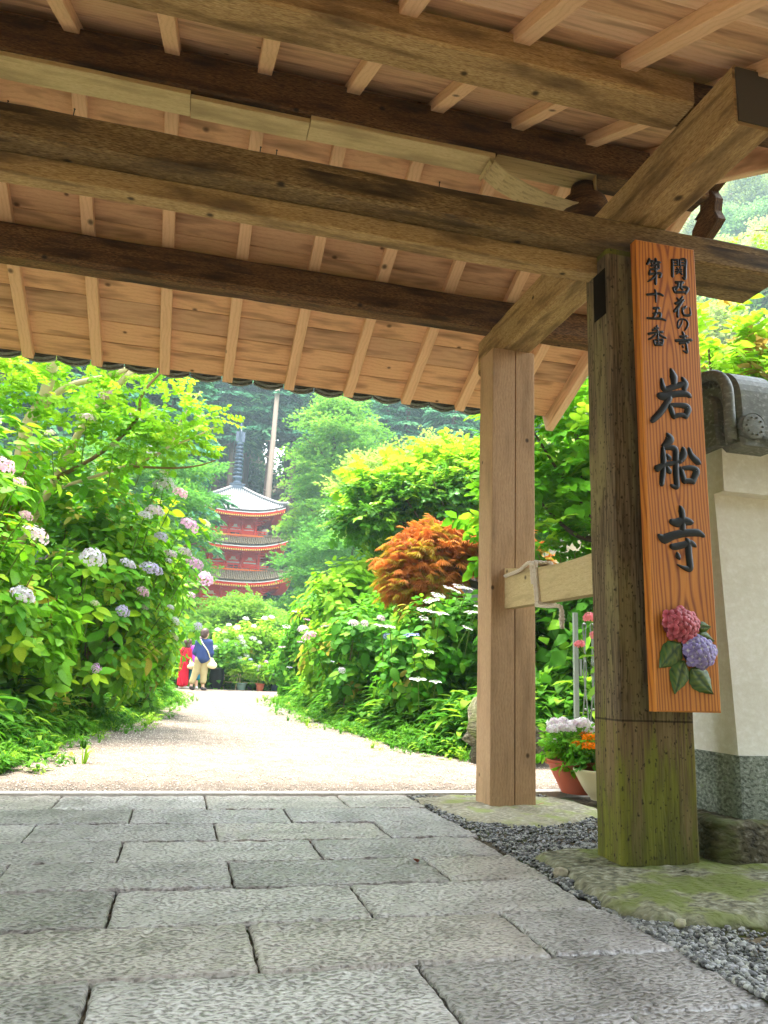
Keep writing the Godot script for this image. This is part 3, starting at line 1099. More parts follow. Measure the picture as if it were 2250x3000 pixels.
func build_gate() -> void:
	var g := thing("temple_gate", "old wooden roofed temple gate with exposed rafters and weathered beams", "gate")
	for s in [1.0, -1.0]:
		var cx: float = 1.9725 if s > 0 else -2.2725
		var post := part("front_post", wrap_post(timber(Vector3(cx, 0.034, -3.105), Vector3(cx, 2.776, -3.105), 0.365, 0.21, Vector3.FORWARD, 0.012, 0.004, 0.0, 0.08), 1.15), M.main_post, g)
		if s > 0:
			post.set_meta("label", "weathered front post green with moss at its foot")
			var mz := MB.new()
			mz.box(Vector3(cx - 0.186, 2.45, -3.125), Vector3(cx - 0.172, 2.682, -3.02))  # near-black solid block on the inner face, standing slightly proud
			part("dark_block", mz.mesh(), mat("dark_block_matte", srgb(30, 24, 17), 0.95, 0.1), post)
		var rx: float = 1.995 if s > 0 else -2.295
		part("rear_post", timber(Vector3(rx - 0.071, 0.006, -4.665), Vector3(rx - 0.071, 2.928, -4.665), 0.158, 0.23, Vector3.FORWARD, 0.004, 0.001), M.rear_post, g)
		part("rear_post", timber(Vector3(rx + 0.082, 0.006, -4.667), Vector3(rx + 0.082, 2.928, -4.667), 0.136, 0.23, Vector3.FORWARD, 0.004, 0.001), M.rear_post, g)
		# the long arm over posts and crossbeam
		var ax: float = 2.028 if s > 0 else -2.328
		part("arm_beam", timber(Vector3(ax, 3.066, -5.06), Vector3(ax, 3.066, -2.27), 0.186, 0.272, Vector3.UP, 0.014, 0.005, 0.0), M.arm, g)
		var cap := MB.new()
		cap.box(Vector3(ax - 0.08, 2.945, -2.272), Vector3(ax + 0.08, 3.188, -2.262))
		part("weathered_end", cap.mesh(), mat("end_grain", srgb(78, 70, 60), 0.95, 0.2), g)
		# rail between the posts, its top dipping in the middle
		var o := PackedVector2Array()
		for k in 13:
			var t := k / 12.0
			o.append(Vector2(lerpf(3.2, 4.556, t), 1.40 - 0.03 * sin(PI * t) + 0.045 * t * t))
		for k in 5:
			var t := 1.0 - k / 4.0
			o.append(Vector2(lerpf(3.2, 4.556, t), 1.18 + 0.01 * t))
		var rail := part("tie_rail", plate(o, -0.04, 0.04, 0.006), M.pale, g, Transform3D(Basis(Vector3(0, 0, -1), Vector3.UP, Vector3(-1, 0, 0) * -1), Vector3(1.975 if s > 0 else -2.275, 0, 0)))
		rail.transform.basis = Basis(Vector3(0, 0, -1), Vector3(0, 1, 0), Vector3(1, 0, 0))
		# strut on the crossbeam with a boat-shaped bracket under the ridge
		var px: float = 2.1 if s > 0 else -2.4
		var st := MB.new()
		var prof := []
		for e in [Vector2(0.0, 3.2), Vector2(0.15, 3.2), Vector2(0.152, 3.4), Vector2(0.15, 3.5), Vector2(0.13, 3.56), Vector2(0.085, 3.6), Vector2(0.075, 3.665), Vector2(0.0, 3.665)]:
			prof.append(e)
		st.lathe(prof, 20, Vector3(px, 0, -3.76))
		part("ridge_strut", st.mesh(), M.beam, g)
		var bo := PackedVector2Array()
		for e in [Vector2(0, 0.0), Vector2(0.0, -0.1), Vector2(-0.15, -0.105), Vector2(-0.3, -0.09), Vector2(-0.44, -0.05), Vector2(-0.56, 0.0), Vector2(-0.64, 0.055), Vector2(-0.67, 0.06), Vector2(-0.66, 0.035)]:
			bo.append(e)
		bo.append(Vector2(-0.62, 0.11))
		bo.append(Vector2(0, 0.11))
		part("boat_bracket", plate(bo, -0.085, 0.085, 0.006), M.pale, g, Transform3D(Basis() if s > 0 else Basis(Vector3.UP, PI), Vector3(px + (0.02 if s > 0 else -0.02), 3.57, -3.73)))
		# gable board and its carved pendant
		var gx: float = 2.92 if s > 0 else -3.22
		part("gable_board", timber(Vector3(gx, rear_y(-3.73) + 0.02, -3.73), Vector3(gx, rear_y(-5.93) + 0.02, -5.93), 0.07, 0.17, Vector3.UP, 0.008, 0.003), M.plank, g)
		part("gable_board", timber(Vector3(gx, front_y(-3.72) + 0.02, -3.72), Vector3(gx, front_y(-1.5) + 0.02, -1.5), 0.07, 0.17, Vector3.UP, 0.008, 0.003), M.plank, g)
		var pd := PackedVector2Array()
		for e in [Vector2(0.0, 0.3), Vector2(-0.09, 0.27), Vector2(-0.06, 0.2), Vector2(-0.075, 0.13), Vector2(-0.05, 0.06), Vector2(-0.09, 0.03), Vector2(-0.15, 0.0), Vector2(-0.235, 0.005), Vector2(-0.265, 0.055), Vector2(-0.255, 0.115), Vector2(-0.21, 0.16), Vector2(-0.235, 0.175), Vector2(-0.185, 0.2), Vector2(-0.18, 0.26), Vector2(-0.13, 0.33)]:
			pd.append(e)
		for e in pd.size():
			pd[e] = Vector2(pd[e].x * 1.22 + 0.03, pd[e].y * 1.05 - 0.02)
		part("gable_pendant", plate(pd, -0.03, 0.03, 0.008), M.beam, g, Transform3D(Basis(Vector3(0, 0, 1), Vector3(0, 1, 0), Vector3(-1, 0, 0)), Vector3(gx + 0.068 * s, 3.535, -3.645)))
	# crossbeam on the front posts, and the lower lintel behind its front edge
	var cb := part("crossbeam", timber(Vector3(-3.06, 2.853, -3.135), Vector3(2.76, 2.853, -3.135), 0.30, 0.149, Vector3.UP, 0.012, 0.004), M.kabuki, g)
	for e in [[-0.611, -2.99], [-0.866, -3.02], [0.141, -3.0], [0.21, -3.0], [0.949, -3.0], [2.53, -3.05], [2.575, -3.06]]:
		var nl := MB.new()
		nl.tube([Vector3(e[0], 2.92, e[1]), Vector3(e[0] + 0.002, 2.952, e[1])], [0.0022, 0.0022], 5)
		nl.blob(Vector3(e[0] + 0.002, 2.952, e[1]), Vector3(0.005, 0.002, 0.005), 6, 3)
		part("nail", nl.mesh(), M.black_iron, cb)
	part("lintel", timber(Vector3(-2.088, 2.731, -3.135), Vector3(1.788, 2.731, -3.135), 0.09, 0.09, Vector3.UP, 0.005, 0.003), M.arm, g)  # lighter timber stands in for the light on its lower edge
	# purlins and ridge
	part("front_purlin", timber(Vector3(-3.4, 3.266, -2.59), Vector3(1.93, 3.266, -2.59), 0.18, 0.142, Vector3.UP, 0.012, 0.005), M.arm, g)
	part("front_purlin", timber(Vector3(1.934, 3.272, -2.59), Vector3(2.88, 3.272, -2.59), 0.15, 0.13, Vector3.UP, 0.012, 0.005), M.beam, g)
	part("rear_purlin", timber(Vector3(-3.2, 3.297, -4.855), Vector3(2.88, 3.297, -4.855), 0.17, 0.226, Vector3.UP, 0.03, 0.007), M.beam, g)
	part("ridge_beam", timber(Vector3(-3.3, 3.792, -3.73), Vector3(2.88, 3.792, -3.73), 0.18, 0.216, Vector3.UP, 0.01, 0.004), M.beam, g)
	for e in [[-3.3, -0.204, 0.0], [-0.2, 0.424, 0.009], [0.428, 1.486, 0.0]]:
		part("ridge_soffit", timber(Vector3(e[0], 3.668 - e[2], -3.735 - e[2]), Vector3(e[1], 3.668 - e[2], -3.735 - e[2]), 0.172 - e[2] * 2, 0.03, Vector3.UP, 0.004, 0.004), M.pale, g)
	# rafters on both slopes
	for x in [-2.75, -2.265, -1.78, -1.295, -0.807, -0.32, 0.171, 0.645, 1.128, 1.61, 2.09, 2.52]:
		var xx: float = x + rng.randf_range(-0.008, 0.008)
		var n := Vector3(0, 1, -0.44).normalized()
		part("rafter", timber(Vector3(xx, rear_y(-3.73) + 0.033, -3.73), Vector3(xx, rear_y(-5.9) + 0.033, -5.9), 0.076, 0.062, n, 0.003, 0.001, 0.0, 0.4), M.rafter, g)
		n = Vector3(0, 1, 0.5).normalized()
		part("rafter", timber(Vector3(xx, front_y(-3.73) + 0.033, -3.73), Vector3(xx, front_y(-1.55) + 0.033, -1.55), 0.076, 0.062, n, 0.003, 0.001, 0.0, 0.4), M.rafter, g)
	# roof boards lie across the rafters
	var pm := []
	for k in 4:
		var m: StandardMaterial3D = M.plank.duplicate() if k % 2 == 0 else M.plank_b.duplicate()
		m.albedo_color = [Color(1, 1, 1), Color(0.95, 0.92, 0.88), Color(0.88, 0.85, 0.82), Color(1, 0.97, 0.92)][k]
		pm.append(m)
	for k in 12:
		var z := -5.92 + 0.19 * k
		part("roof_board", timber(Vector3(-3.25, rear_y(z + 0.095) + 0.075, z + 0.095), Vector3(2.9, rear_y(z + 0.095) + 0.075, z + 0.095), 0.2045, 0.014, Vector3(0, 1, -0.44), 0.003, 0.0015, 0.0, 0.3), pm[rng.randi() % 4], g)
		z = -3.72 + 0.19 * k
		part("roof_board", timber(Vector3(-3.25, front_y(z + 0.095) + 0.075, z + 0.095), Vector3(2.9, front_y(z + 0.095) + 0.075, z + 0.095), 0.2085, 0.014, Vector3(0, 1, 0.5), 0.003, 0.0015, 0.0, 0.3), pm[rng.randi() % 4], g)
	# tiled covering above the boards, and the drooping edge tiles under the temple-side eave
	for s in [0, 1]:
		var rows := []
		for k in 2:
			var row := []
			for q in 12 * 26 + 1:
				var x := -3.35 + q * 6.4 / (12 * 26)
				var z: float = [-3.73, -5.99, -3.73, -1.46][s * 2 + k]
				row.append(Vector3(x, (rear_y(z) if s == 0 else front_y(z)) + 0.16 + 0.03 * absf(sin(x * PI / 0.246)), z))
			rows.append(row)
		var tm := MB.new()
		tm.sheet(rows, 1, 1, s == 1)
		part("tile_roof", tm.mesh(), M.tile, g)
	var em := MB.new()
	var rows := []
	for face in 2:
		for zz in ([-5.93, -5.985] if face == 0 else [-5.985, -5.93]):
			var row := []
			for q in 11:
				var t := q / 10.0
				row.append(Vector3((t - 0.5) * 0.236, -0.034 * sin(PI * t) + 0.02 * face + 0.44 * (zz + 5.985), zz))
			rows.append(row)
	em.sheet(rows)
	rows = [[], []]
	for q in 11:
		var t := q / 10.0
		rows[0].append(Vector3((t - 0.5) * 0.236, -0.034 * sin(PI * t), -5.985))
		rows[1].append(Vector3((t - 0.5) * 0.236, 0.05, -5.985))
	em.sheet(rows, 1, 1, true)
	var inner := []
	for rw in rows:
		var o := []
		for p in rw:
			o.append(p + Vector3(0, 0, 0.03))
		inner.append(o)
	em.sheet(inner)
	var tile := em.mesh()
	for k in 25:
		part("eave_tile", tile, M.tile, g, Transform3D(Basis(), Vector3(-3.2 + k * 0.246, rear_y(-5.985) + 0.089 + rng.randf_range(-0.004, 0.004), 0)))
	var rd := MB.new()
	rd.tube([Vector3(-3.4, 4.14, -3.73), Vector3(3.05, 4.14, -3.73)], [0.16, 0.16], 12)
	part("roof_ridge", rd.mesh(), M.tile, g)
	# rope round the rail
	var rp := thing("rope", "pale twisted rope wound round the rail between the gate posts, its knotted end hanging", "rope", Vector3(1.975, 1.3, -4.1))
	var pts := []
	for k in 160:
		var t := k / 159.0
		var a := t * TAU * 2.5
		pts.append(Vector3(clampf(cos(a) * 0.075, -0.047, 0.047), clampf(sin(a) * 0.19, -0.12, 0.122), 0.05 - 0.07 * t - 0.04 * sin(a)))
	var rb := MB.new()
	rb.rope(pts, 0.0125)
	part("coil", rb.mesh(), M.rope, rp)
	rb = MB.new()
	pts = smooth_path([Vector3(-0.05, 0.11, 0.02), Vector3(-0.06, 0.125, -0.06), Vector3(-0.052, 0.1, -0.2), Vector3(-0.05, 0.09, -0.42)], 24)
	rb.rope(pts, 0.0115)
	part("strand", rb.mesh(), M.rope, rp)
	rb = MB.new()
	pts = smooth_path([Vector3(-0.045, -0.125, 0.02), Vector3(-0.04, -0.14, 0.15), Vector3(-0.035, -0.15, 0.28), Vector3(-0.03, -0.19, 0.3), Vector3(-0.03, -0.23, 0.295), Vector3(-0.03, -0.27, 0.3)], 20)
	rb.rope(pts, 0.012)
	for e in [[-0.18, 0.015], [-0.2, 0.017], [-0.22, 0.019], [-0.236, 0.016]]:
		rb.blob(Vector3(-0.03, e[0], 0.297), Vector3(e[1], e[1] * 0.7, e[1]), 8, 5)
	part("knotted_end", rb.mesh(), M.rope, rp)


# ---------------------------------------------------------------- the signboard
func character(root: Node, strokes: Array, relief: int) -> void:
	# brush strokes as rounded ridges standing on the board; x, y and half width in millimetres
	var mb := MB.new()
	var lift := 0.0
	for st in strokes:
		var pts := []
		var ws := []
		for e in st:
			pts.append(Vector3(e.x, e.y, 0) * 0.001)
			ws.append(e.z * 0.00132 + 0.0006)
		if pts.size() > 2:
			pts = smooth_path(pts, 5)
			ws = spread(ws, pts.size())
		else:
			pts = smooth_path(pts, 4)
			ws = spread(ws, pts.size())
		# round both ends off
		var d0: Vector3 = (pts[0] - pts[1]).normalized()
		var d1: Vector3 = (pts[-1] - pts[-2]).normalized()
		pts.push_front(pts[0] + d0 * ws[0] * 0.7)
		ws.push_front(ws[0] * 0.35)
		pts.append(pts[-1] + d1 * ws[-1] * 0.7)
		ws.append(ws[-1] * 0.35)
		var rows := []
		lift += 0.00015
		for k in pts.size():
			var d: Vector3 = (pts[min(k + 1, pts.size() - 1)] - pts[max(k - 1, 0)]).normalized()
			var s := Vector3(-d.y, d.x, 0)
			var row := []
			for q in 7:
				var a := PI * q / 6.0
				row.append(pts[k] - s * cos(a) * ws[k] * -1.0 + Vector3(0, 0, lift + sin(a) * minf(relief * 0.001, ws[k] * 0.75)))
			rows.append(row)
		mb.sheet(rows, 1, 1, false)
	part("character", mb.mesh(), M.ink, root)


func carved_leaf(a: Vector2, b: Vector2, wid: float, z: float) -> ArrayMesh:
	var mb := MB.new()
	var d := (b - a)
	var s := Vector2(-d.y, d.x).normalized()
	var rows := []
	var cols := []
	for k in 13:
		var t := k / 12.0
		var w := wid * 0.5 * sin(PI * pow(t, 0.75)) * (1.0 + 0.06 * sin(k * 2.6))
		var row := []
		var cr := []
		for q in 9:
			var e := (q - 4) / 4.0
			var p: Vector2 = a.lerp(b, t) + s * w * e
			var vein := absf(sin((t * 5.0 + absf(e) * 1.2) * PI))
			row.append(Vector3(p.x, p.y, z + 0.012 * (1 - e * e) - (0.005 if q == 4 else 0.0) - 0.002 * (1 - vein) * (1 if absf(e) < 0.9 else 0)))
			var c := Color(0.02, 0.10, 0.03).lerp(Color(0.16, 0.20, 0.02), clampf(vein * 1.3 - 0.2, 0, 1) * (1.0 - absf(e) * 0.6))
			if q == 4 or vein < 0.15:
				c = Color(0.015, 0.05, 0.015)
			cr.append(c)
		rows.append(row)
		cols.append(cr)
	mb.sheet(rows, 1, 1, true, cols)
	return mb.mesh()


func carved_bloom(c: Vector2, rx: float, ry: float, base: Color, tip: Color, heart: Color, sd: int) -> Array:
	# a dome of overlapping four-petalled florets, one mesh for each
	var r := RandomNumberGenerator.new()
	r.seed = sd
	var out := []
	for k in 24:
		var f := sqrt((k + 0.4) / 24.0)
		var a := k * 2.39996
		var at := Vector3(c.x + cos(a) * f * rx * 0.86, c.y + sin(a) * f * ry * 0.86, 0.014 + 0.028 * (1.0 - f * f) + r.randf_range(-0.004, 0.004))
		var mb := MB.new()
		var nn := Vector3(cos(a) * f * 0.7, sin(a) * f * 0.7, 1).normalized()
		var t0 := Vector3.UP.cross(nn).normalized().rotated(nn, r.randf() * TAU)
		for p in 4:
			var o := t0.rotated(nn, p * PI / 2)
			var w := nn.cross(o)
			var row0 := []
			var rows := []
			var cols := []
			var g := r.randf_range(0.7, 1.15)
			for y in 4:
				var row := []
				var cr := []
				for x in 5:
					var e := (x - 2) / 2.0
					var len: float = [0.0, 0.4, 0.8, 1.05][y]
					var wid: float = [0.06, 0.5, 0.62, 0.3][y]
					row.append(at + (o * len + w * wid * e) * 0.0225 + nn * (0.004 * (1 - e * e) + 0.004 * sin(len * 2.6)))
					cr.append(heart if y == 0 else base.lerp(tip, clampf(len * 0.9, 0, 1)) * g)
				rows.append(row)
				cols.append(cr)
			mb.sheet(rows, 1, 1, true, cols)
		out.append(mb.mesh())
	return out


func build_sign() -> void:
	var root := thing("signboard", "tall orange wooden signboard with black carved characters and a carved hydrangea", "signboard", Vector3(2.056, 1.719, -2.91))
	root.rotation.z = 0.0085
	var paintm: StandardMaterial3D = mat("carved_paint", Color.WHITE, 0.45, 0.5)
	paintm.vertex_color_use_as_albedo = true
	var b := MB.new()
	var hw := 0.1565
	var hh := 1.0725
	var e := 0.006
	b.quad(Vector3(-hw + e, -hh + e, 0), Vector3(hw - e, -hh + e, 0), Vector3(hw - e, hh - e, 0), Vector3(-hw + e, hh - e, 0), Rect2(0.02, 0.98, 0.96, -0.96))
	b.quad(Vector3(-hw, -hh, -0.05), Vector3(-hw, -hh, -e), Vector3(-hw, hh, -e), Vector3(-hw, hh, -0.05), Rect2(0.0, 0.98, 0.05, -0.96))
	b.quad(Vector3(hw, -hh, -e), Vector3(hw, -hh, -0.05), Vector3(hw, hh, -0.05), Vector3(hw, hh, -e), Rect2(0.9, 0.98, 0.05, -0.96))
	b.quad(Vector3(hw, hh, -0.05), Vector3(-hw, hh, -0.05), Vector3(-hw, -hh, -0.05), Vector3(hw, -hh, -0.05))
	b.quad(Vector3(-hw, -hh, -0.05), Vector3(hw, -hh, -0.05), Vector3(hw, -hh, -e), Vector3(-hw, -hh, -e), Rect2(0, 0.9, 1, 0.05))
	b.quad(Vector3(-hw, hh, -e), Vector3(hw, hh, -e), Vector3(hw, hh, -0.05), Vector3(-hw, hh, -0.05), Rect2(0, 0.02, 1, 0.05))
	part("board", b.mesh(), M.sign_wood, root)
	var ch := MB.new()
	ch.quad(Vector3(-hw, -hh, -e), Vector3(-hw + e, -hh + e, 0), Vector3(-hw + e, hh - e, 0), Vector3(-hw, hh, -e))
	ch.quad(Vector3(hw - e, -hh + e, 0), Vector3(hw, -hh, -e), Vector3(hw, hh, -e), Vector3(hw - e, hh - e, 0))
	ch.quad(Vector3(-hw, -hh, -e), Vector3(hw, -hh, -e), Vector3(hw - e, -hh + e, 0), Vector3(-hw + e, -hh + e, 0))
	ch.quad(Vector3(-hw + e, hh - e, 0), Vector3(hw - e, hh - e, 0), Vector3(hw, hh, -e), Vector3(-hw, hh, -e))
	part("chamfered_edge", ch.mesh(), mat("sign_edge", srgb(214, 138, 62), 0.5), root)
	for y in [-0.7, 0.6]:
		var hk := MB.new()
		hk.box(Vector3(-0.05, y, -0.095), Vector3(0.05, y + 0.1, -0.051))
		part("hanger", hk.mesh(), M.black_iron, root)
	for q in [[Vector2(-0.028, -0.79), Vector2(-0.136, -0.895), 0.105], [Vector2(0.055, -0.755), Vector2(0.136, -0.775), 0.06], [Vector2(0.06, -0.72), Vector2(0.122, -0.715), 0.05], [Vector2(-0.02, -0.86), Vector2(-0.069, -0.999), 0.095], [Vector2(0.015, -0.893), Vector2(0.114, -0.997), 0.105]]:
		part("carved_leaf", carved_leaf(q[0], q[1], q[2], 0.002), paintm, root)
	var bl := part("red_bloom", dome(Vector2(-0.027, -0.71), 0.085, 0.066), mat("red_under", srgb(84, 12, 20), 0.5), root)
	for m in carved_bloom(Vector2(-0.027, -0.71), 0.097, 0.075, Color(0.34, 0.012, 0.03), Color(0.62, 0.14, 0.19), Color(0.2, 0.01, 0.02), 4):
		part("floret", m, paintm, bl)
	bl = part("purple_bloom", dome(Vector2(0.055, -0.822), 0.075, 0.06), mat("purple_under", srgb(40, 32, 84), 0.5), root)
	for m in carved_bloom(Vector2(0.055, -0.822), 0.086, 0.069, Color(0.17, 0.11, 0.42), Color(0.38, 0.33, 0.66), Color(0.8, 0.78, 0.8), 8):
		part("floret", m, paintm, bl)
	character(root, [[Vector3(-7, 446, 4), Vector3(6, 412, 16), Vector3(8, 373, 12)], [Vector3(-57, 391, 5), Vector3(-50, 350, 12), Vector3(-34, 344, 10), Vector3(9, 363, 11), Vector3(57, 381, 10)], [Vector3(50, 410, 5), Vector3(64, 384, 15), Vector3(56, 351, 9)], [Vector3(-76, 308, 12), Vector3(-48, 309, 16), Vector3(3, 325, 12), Vector3(63, 334, 12), Vector3(86, 325, 9)], [Vector3(-19, 307, 12), Vector3(-46, 264, 12), Vector3(-78, 222, 12), Vector3(-113, 189, 10), Vector3(-123, 186, 4)], [Vector3(-21, 271, 9), Vector3(-14, 245, 11), Vector3(-3, 215, 10)], [Vector3(-17, 270, 7), Vector3(26, 275, 9), Vector3(64, 273, 12), Vector3(72, 259, 14), Vector3(55, 221, 10)], [Vector3(-5, 219, 9), Vector3(32, 229, 8), Vector3(57, 226, 10)]], 6)
	character(root, [[Vector3(-43, 134, 5), Vector3(-29, 112, 18), Vector3(-47, 89, 12), Vector3(-71, 75, 4)], [Vector3(-67, 66, 7), Vector3(-66, 25, 12), Vector3(-69, -28, 11), Vector3(-79, -89, 10), Vector3(-82, -106, 8)], [Vector3(-61, 63, 6), Vector3(-27, 70, 9), Vector3(-3, 63, 12), Vector3(-4, 12, 12), Vector3(-6, -64, 12), Vector3(-6, -103, 11), Vector3(-21, -108, 8), Vector3(-37, -102, 4)], [Vector3(-52, 34, 7), Vector3(-36, 20, 11)], [Vector3(-105, -35, 12), Vector3(-65, -15, 10), Vector3(-23, -1, 8), Vector3(24, 13, 8)], [Vector3(-51, -23, 8), Vector3(-40, -41, 12)], [Vector3(35, 73, 8), Vector3(38, 50, 15), Vector3(22, 18, 12)], [Vector3(65, 76, 6), Vector3(78, 43, 12), Vector3(104, 20, 14), Vector3(116, 12, 8)], [Vector3(18, -20, 8), Vector3(26, -50, 11), Vector3(33, -81, 11)], [Vector3(22, -22, 7), Vector3(68, -14, 9), Vector3(99, -24, 13), Vector3(87, -52, 12), Vector3(75, -81, 10)], [Vector3(31, -77, 9), Vector3(79, -75, 10)]], 6)
	character(root, [[Vector3(4, -192, 3), Vector3(12, -213, 13), Vector3(15, -250, 12), Vector3(13, -300, 11)], [Vector3(-46, -266, 9), Vector3(-16, -270, 15), Vector3(23, -259, 16), Vector3(59, -262, 10)], [Vector3(-109, -331, 6), Vector3(-82, -345, 17), Vector3(-37, -328, 14), Vector3(20, -313, 13), Vector3(88, -307, 13), Vector3(118, -320, 6)], [Vector3(-51, -376, 8), Vector3(-28, -376, 12), Vector3(17, -364, 11), Vector3(54, -357, 12), Vector3(75, -370, 3)], [Vector3(26, -335, 3), Vector3(36, -355, 13), Vector3(37, -408, 13), Vector3(40, -448, 13), Vector3(36, -468, 12), Vector3(11, -467, 7), Vector3(-24, -454, 2)], [Vector3(-22, -400, 3), Vector3(-18, -416, 11), Vector3(-11, -428, 5)]], 6)
	character(root, [[Vector3(30, 997, 5), Vector3(30, 954, 7), Vector3(28, 910, 6)], [Vector3(30, 995, 5), Vector3(62, 1001, 4)], [Vector3(32, 982, 3), Vector3(59, 986, 3)], [Vector3(31, 968, 3), Vector3(58, 973, 3)], [Vector3(59, 1000, 4), Vector3(59, 971, 4)], [Vector3(73, 1003, 4), Vector3(102, 1008, 6), Vector3(98, 960, 7), Vector3(94, 911, 7), Vector3(81, 914, 3)], [Vector3(73, 989, 3), Vector3(96, 993, 3)], [Vector3(73, 975, 3), Vector3(95, 979, 3)], [Vector3(72, 1003, 4), Vector3(71, 973, 4)], [Vector3(53, 960, 3), Vector3(58, 954, 3)], [Vector3(76, 969, 3), Vector3(69, 959, 3)], [Vector3(46, 948, 3), Vector3(81, 955, 3)], [Vector3(44, 937, 3), Vector3(80, 944, 3)], [Vector3(63, 951, 3), Vector3(60, 936, 3), Vector3(47, 925, 2)], [Vector3(65, 939, 3), Vector3(79, 929, 4)]], 4)
	character(root, [[Vector3(42, 883, 6), Vector3(84, 889, 6)], [Vector3(29, 854, 5), Vector3(32, 840, 5), Vector3(37, 831, 5)], [Vector3(28, 852, 4), Vector3(62, 863, 4), Vector3(97, 866, 6), Vector3(107, 857, 6), Vector3(90, 834, 6)], [Vector3(40, 832, 5), Vector3(87, 840, 5)], [Vector3(57, 885, 5), Vector3(54, 861, 5), Vector3(41, 843, 3)], [Vector3(73, 885, 5), Vector3(70, 859, 5), Vector3(81, 851, 3)]], 4)
	character(root, [[Vector3(46, 805, 3), Vector3(53, 796, 5), Vector3(64, 795, 3)], [Vector3(77, 815, 4), Vector3(64, 798, 5)], [Vector3(34, 773, 5), Vector3(63, 788, 6), Vector3(82, 798, 5)], [Vector3(74, 792, 5), Vector3(49, 758, 7), Vector3(26, 732, 5)], [Vector3(47, 750, 6), Vector3(44, 708, 5)], [Vector3(91, 767, 5), Vector3(77, 752, 4), Vector3(70, 744, 3)], [Vector3(72, 757, 4), Vector3(72, 734, 5), Vector3(82, 722, 5), Vector3(107, 726, 5), Vector3(113, 735, 4), Vector3(112, 765, 2)]], 4)
	character(root, [[Vector3(69, 697, 2), Vector3(62, 674, 3), Vector3(45, 654, 4), Vector3(42, 668, 3), Vector3(50, 692, 3), Vector3(72, 702, 3), Vector3(92, 695, 4), Vector3(96, 674, 5), Vector3(79, 646, 2)]], 4)
	character(root, [[Vector3(66, 637, 4), Vector3(72, 618, 6), Vector3(73, 597, 5)], [Vector3(51, 611, 5), Vector3(69, 613, 6), Vector3(88, 618, 5)], [Vector3(27, 588, 6), Vector3(65, 596, 5), Vector3(111, 603, 6)], [Vector3(46, 577, 5), Vector3(73, 584, 4), Vector3(96, 590, 5)], [Vector3(80, 585, 5), Vector3(83, 561, 5), Vector3(83, 537, 5), Vector3(62, 544, 2)], [Vector3(61, 566, 4), Vector3(66, 560, 4)]], 4)
	character(root, [[Vector3(-91, 981, 5), Vector3(-95, 965, 6), Vector3(-106, 951, 4)], [Vector3(-100, 967, 5), Vector3(-71, 972, 5)], [Vector3(-84, 967, 4), Vector3(-79, 958, 4)], [Vector3(-58, 987, 5), Vector3(-58, 972, 6), Vector3(-66, 960, 4)], [Vector3(-61, 971, 5), Vector3(-34, 972, 4)], [Vector3(-85, 946, 5), Vector3(-59, 953, 5), Vector3(-43, 958, 5), Vector3(-44, 939, 5)], [Vector3(-89, 927, 4), Vector3(-49, 937, 5)], [Vector3(-95, 903, 6), Vector3(-91, 921, 4)], [Vector3(-98, 901, 5), Vector3(-66, 909, 5), Vector3(-37, 915, 6), Vector3(-38, 899, 5), Vector3(-46, 893, 3)], [Vector3(-62, 951, 5), Vector3(-62, 908, 6), Vector3(-65, 855, 5)], [Vector3(-67, 897, 5), Vector3(-83, 879, 4), Vector3(-106, 862, 2)]], 4)
	character(root, [[Vector3(-113, 796, 4), Vector3(-87, 802, 5), Vector3(-50, 810, 5), Vector3(-27, 804, 4)], [Vector3(-69, 829, 3), Vector3(-66, 807, 6), Vector3(-67, 763, 2)]], 4)
	character(root, [[Vector3(-82, 733, 5), Vector3(-51, 738, 5)], [Vector3(-64, 734, 5), Vector3(-71, 708, 5), Vector3(-85, 683, 4)], [Vector3(-86, 706, 4), Vector3(-55, 712, 5), Vector3(-45, 709, 5), Vector3(-51, 686, 5)], [Vector3(-117, 679, 4), Vector3(-85, 681, 4), Vector3(-46, 686, 5), Vector3(-19, 681, 3)]], 4)
	character(root, [[Vector3(-66, 650, 3), Vector3(-74, 632, 4), Vector3(-93, 622, 3)], [Vector3(-82, 633, 4), Vector3(-59, 639, 3)], [Vector3(-69, 630, 3), Vector3(-65, 623, 3)], [Vector3(-114, 601, 5), Vector3(-88, 610, 4), Vector3(-39, 622, 5)], [Vector3(-65, 626, 4), Vector3(-66, 580, 5)], [Vector3(-76, 605, 4), Vector3(-97, 585, 4), Vector3(-115, 574, 3)], [Vector3(-60, 607, 4), Vector3(-40, 598, 5), Vector3(-23, 594, 3)], [Vector3(-87, 574, 4), Vector3(-86, 562, 4), Vector3(-81, 551, 4)], [Vector3(-88, 573, 3), Vector3(-62, 579, 4), Vector3(-41, 581, 5), Vector3(-48, 556, 5)], [Vector3(-80, 562, 3), Vector3(-47, 568, 3)], [Vector3(-65, 575, 3), Vector3(-66, 554, 3)], [Vector3(-84, 551, 4), Vector3(-48, 556, 4)]], 4)

func dome(c: Vector2, rx: float, ry: float) -> ArrayMesh:
	var mb := MB.new()
	mb.blob(Vector3(c.x, c.y, 0.0), Vector3(rx, ry, 0.03), 16, 8)
	return mb.mesh()


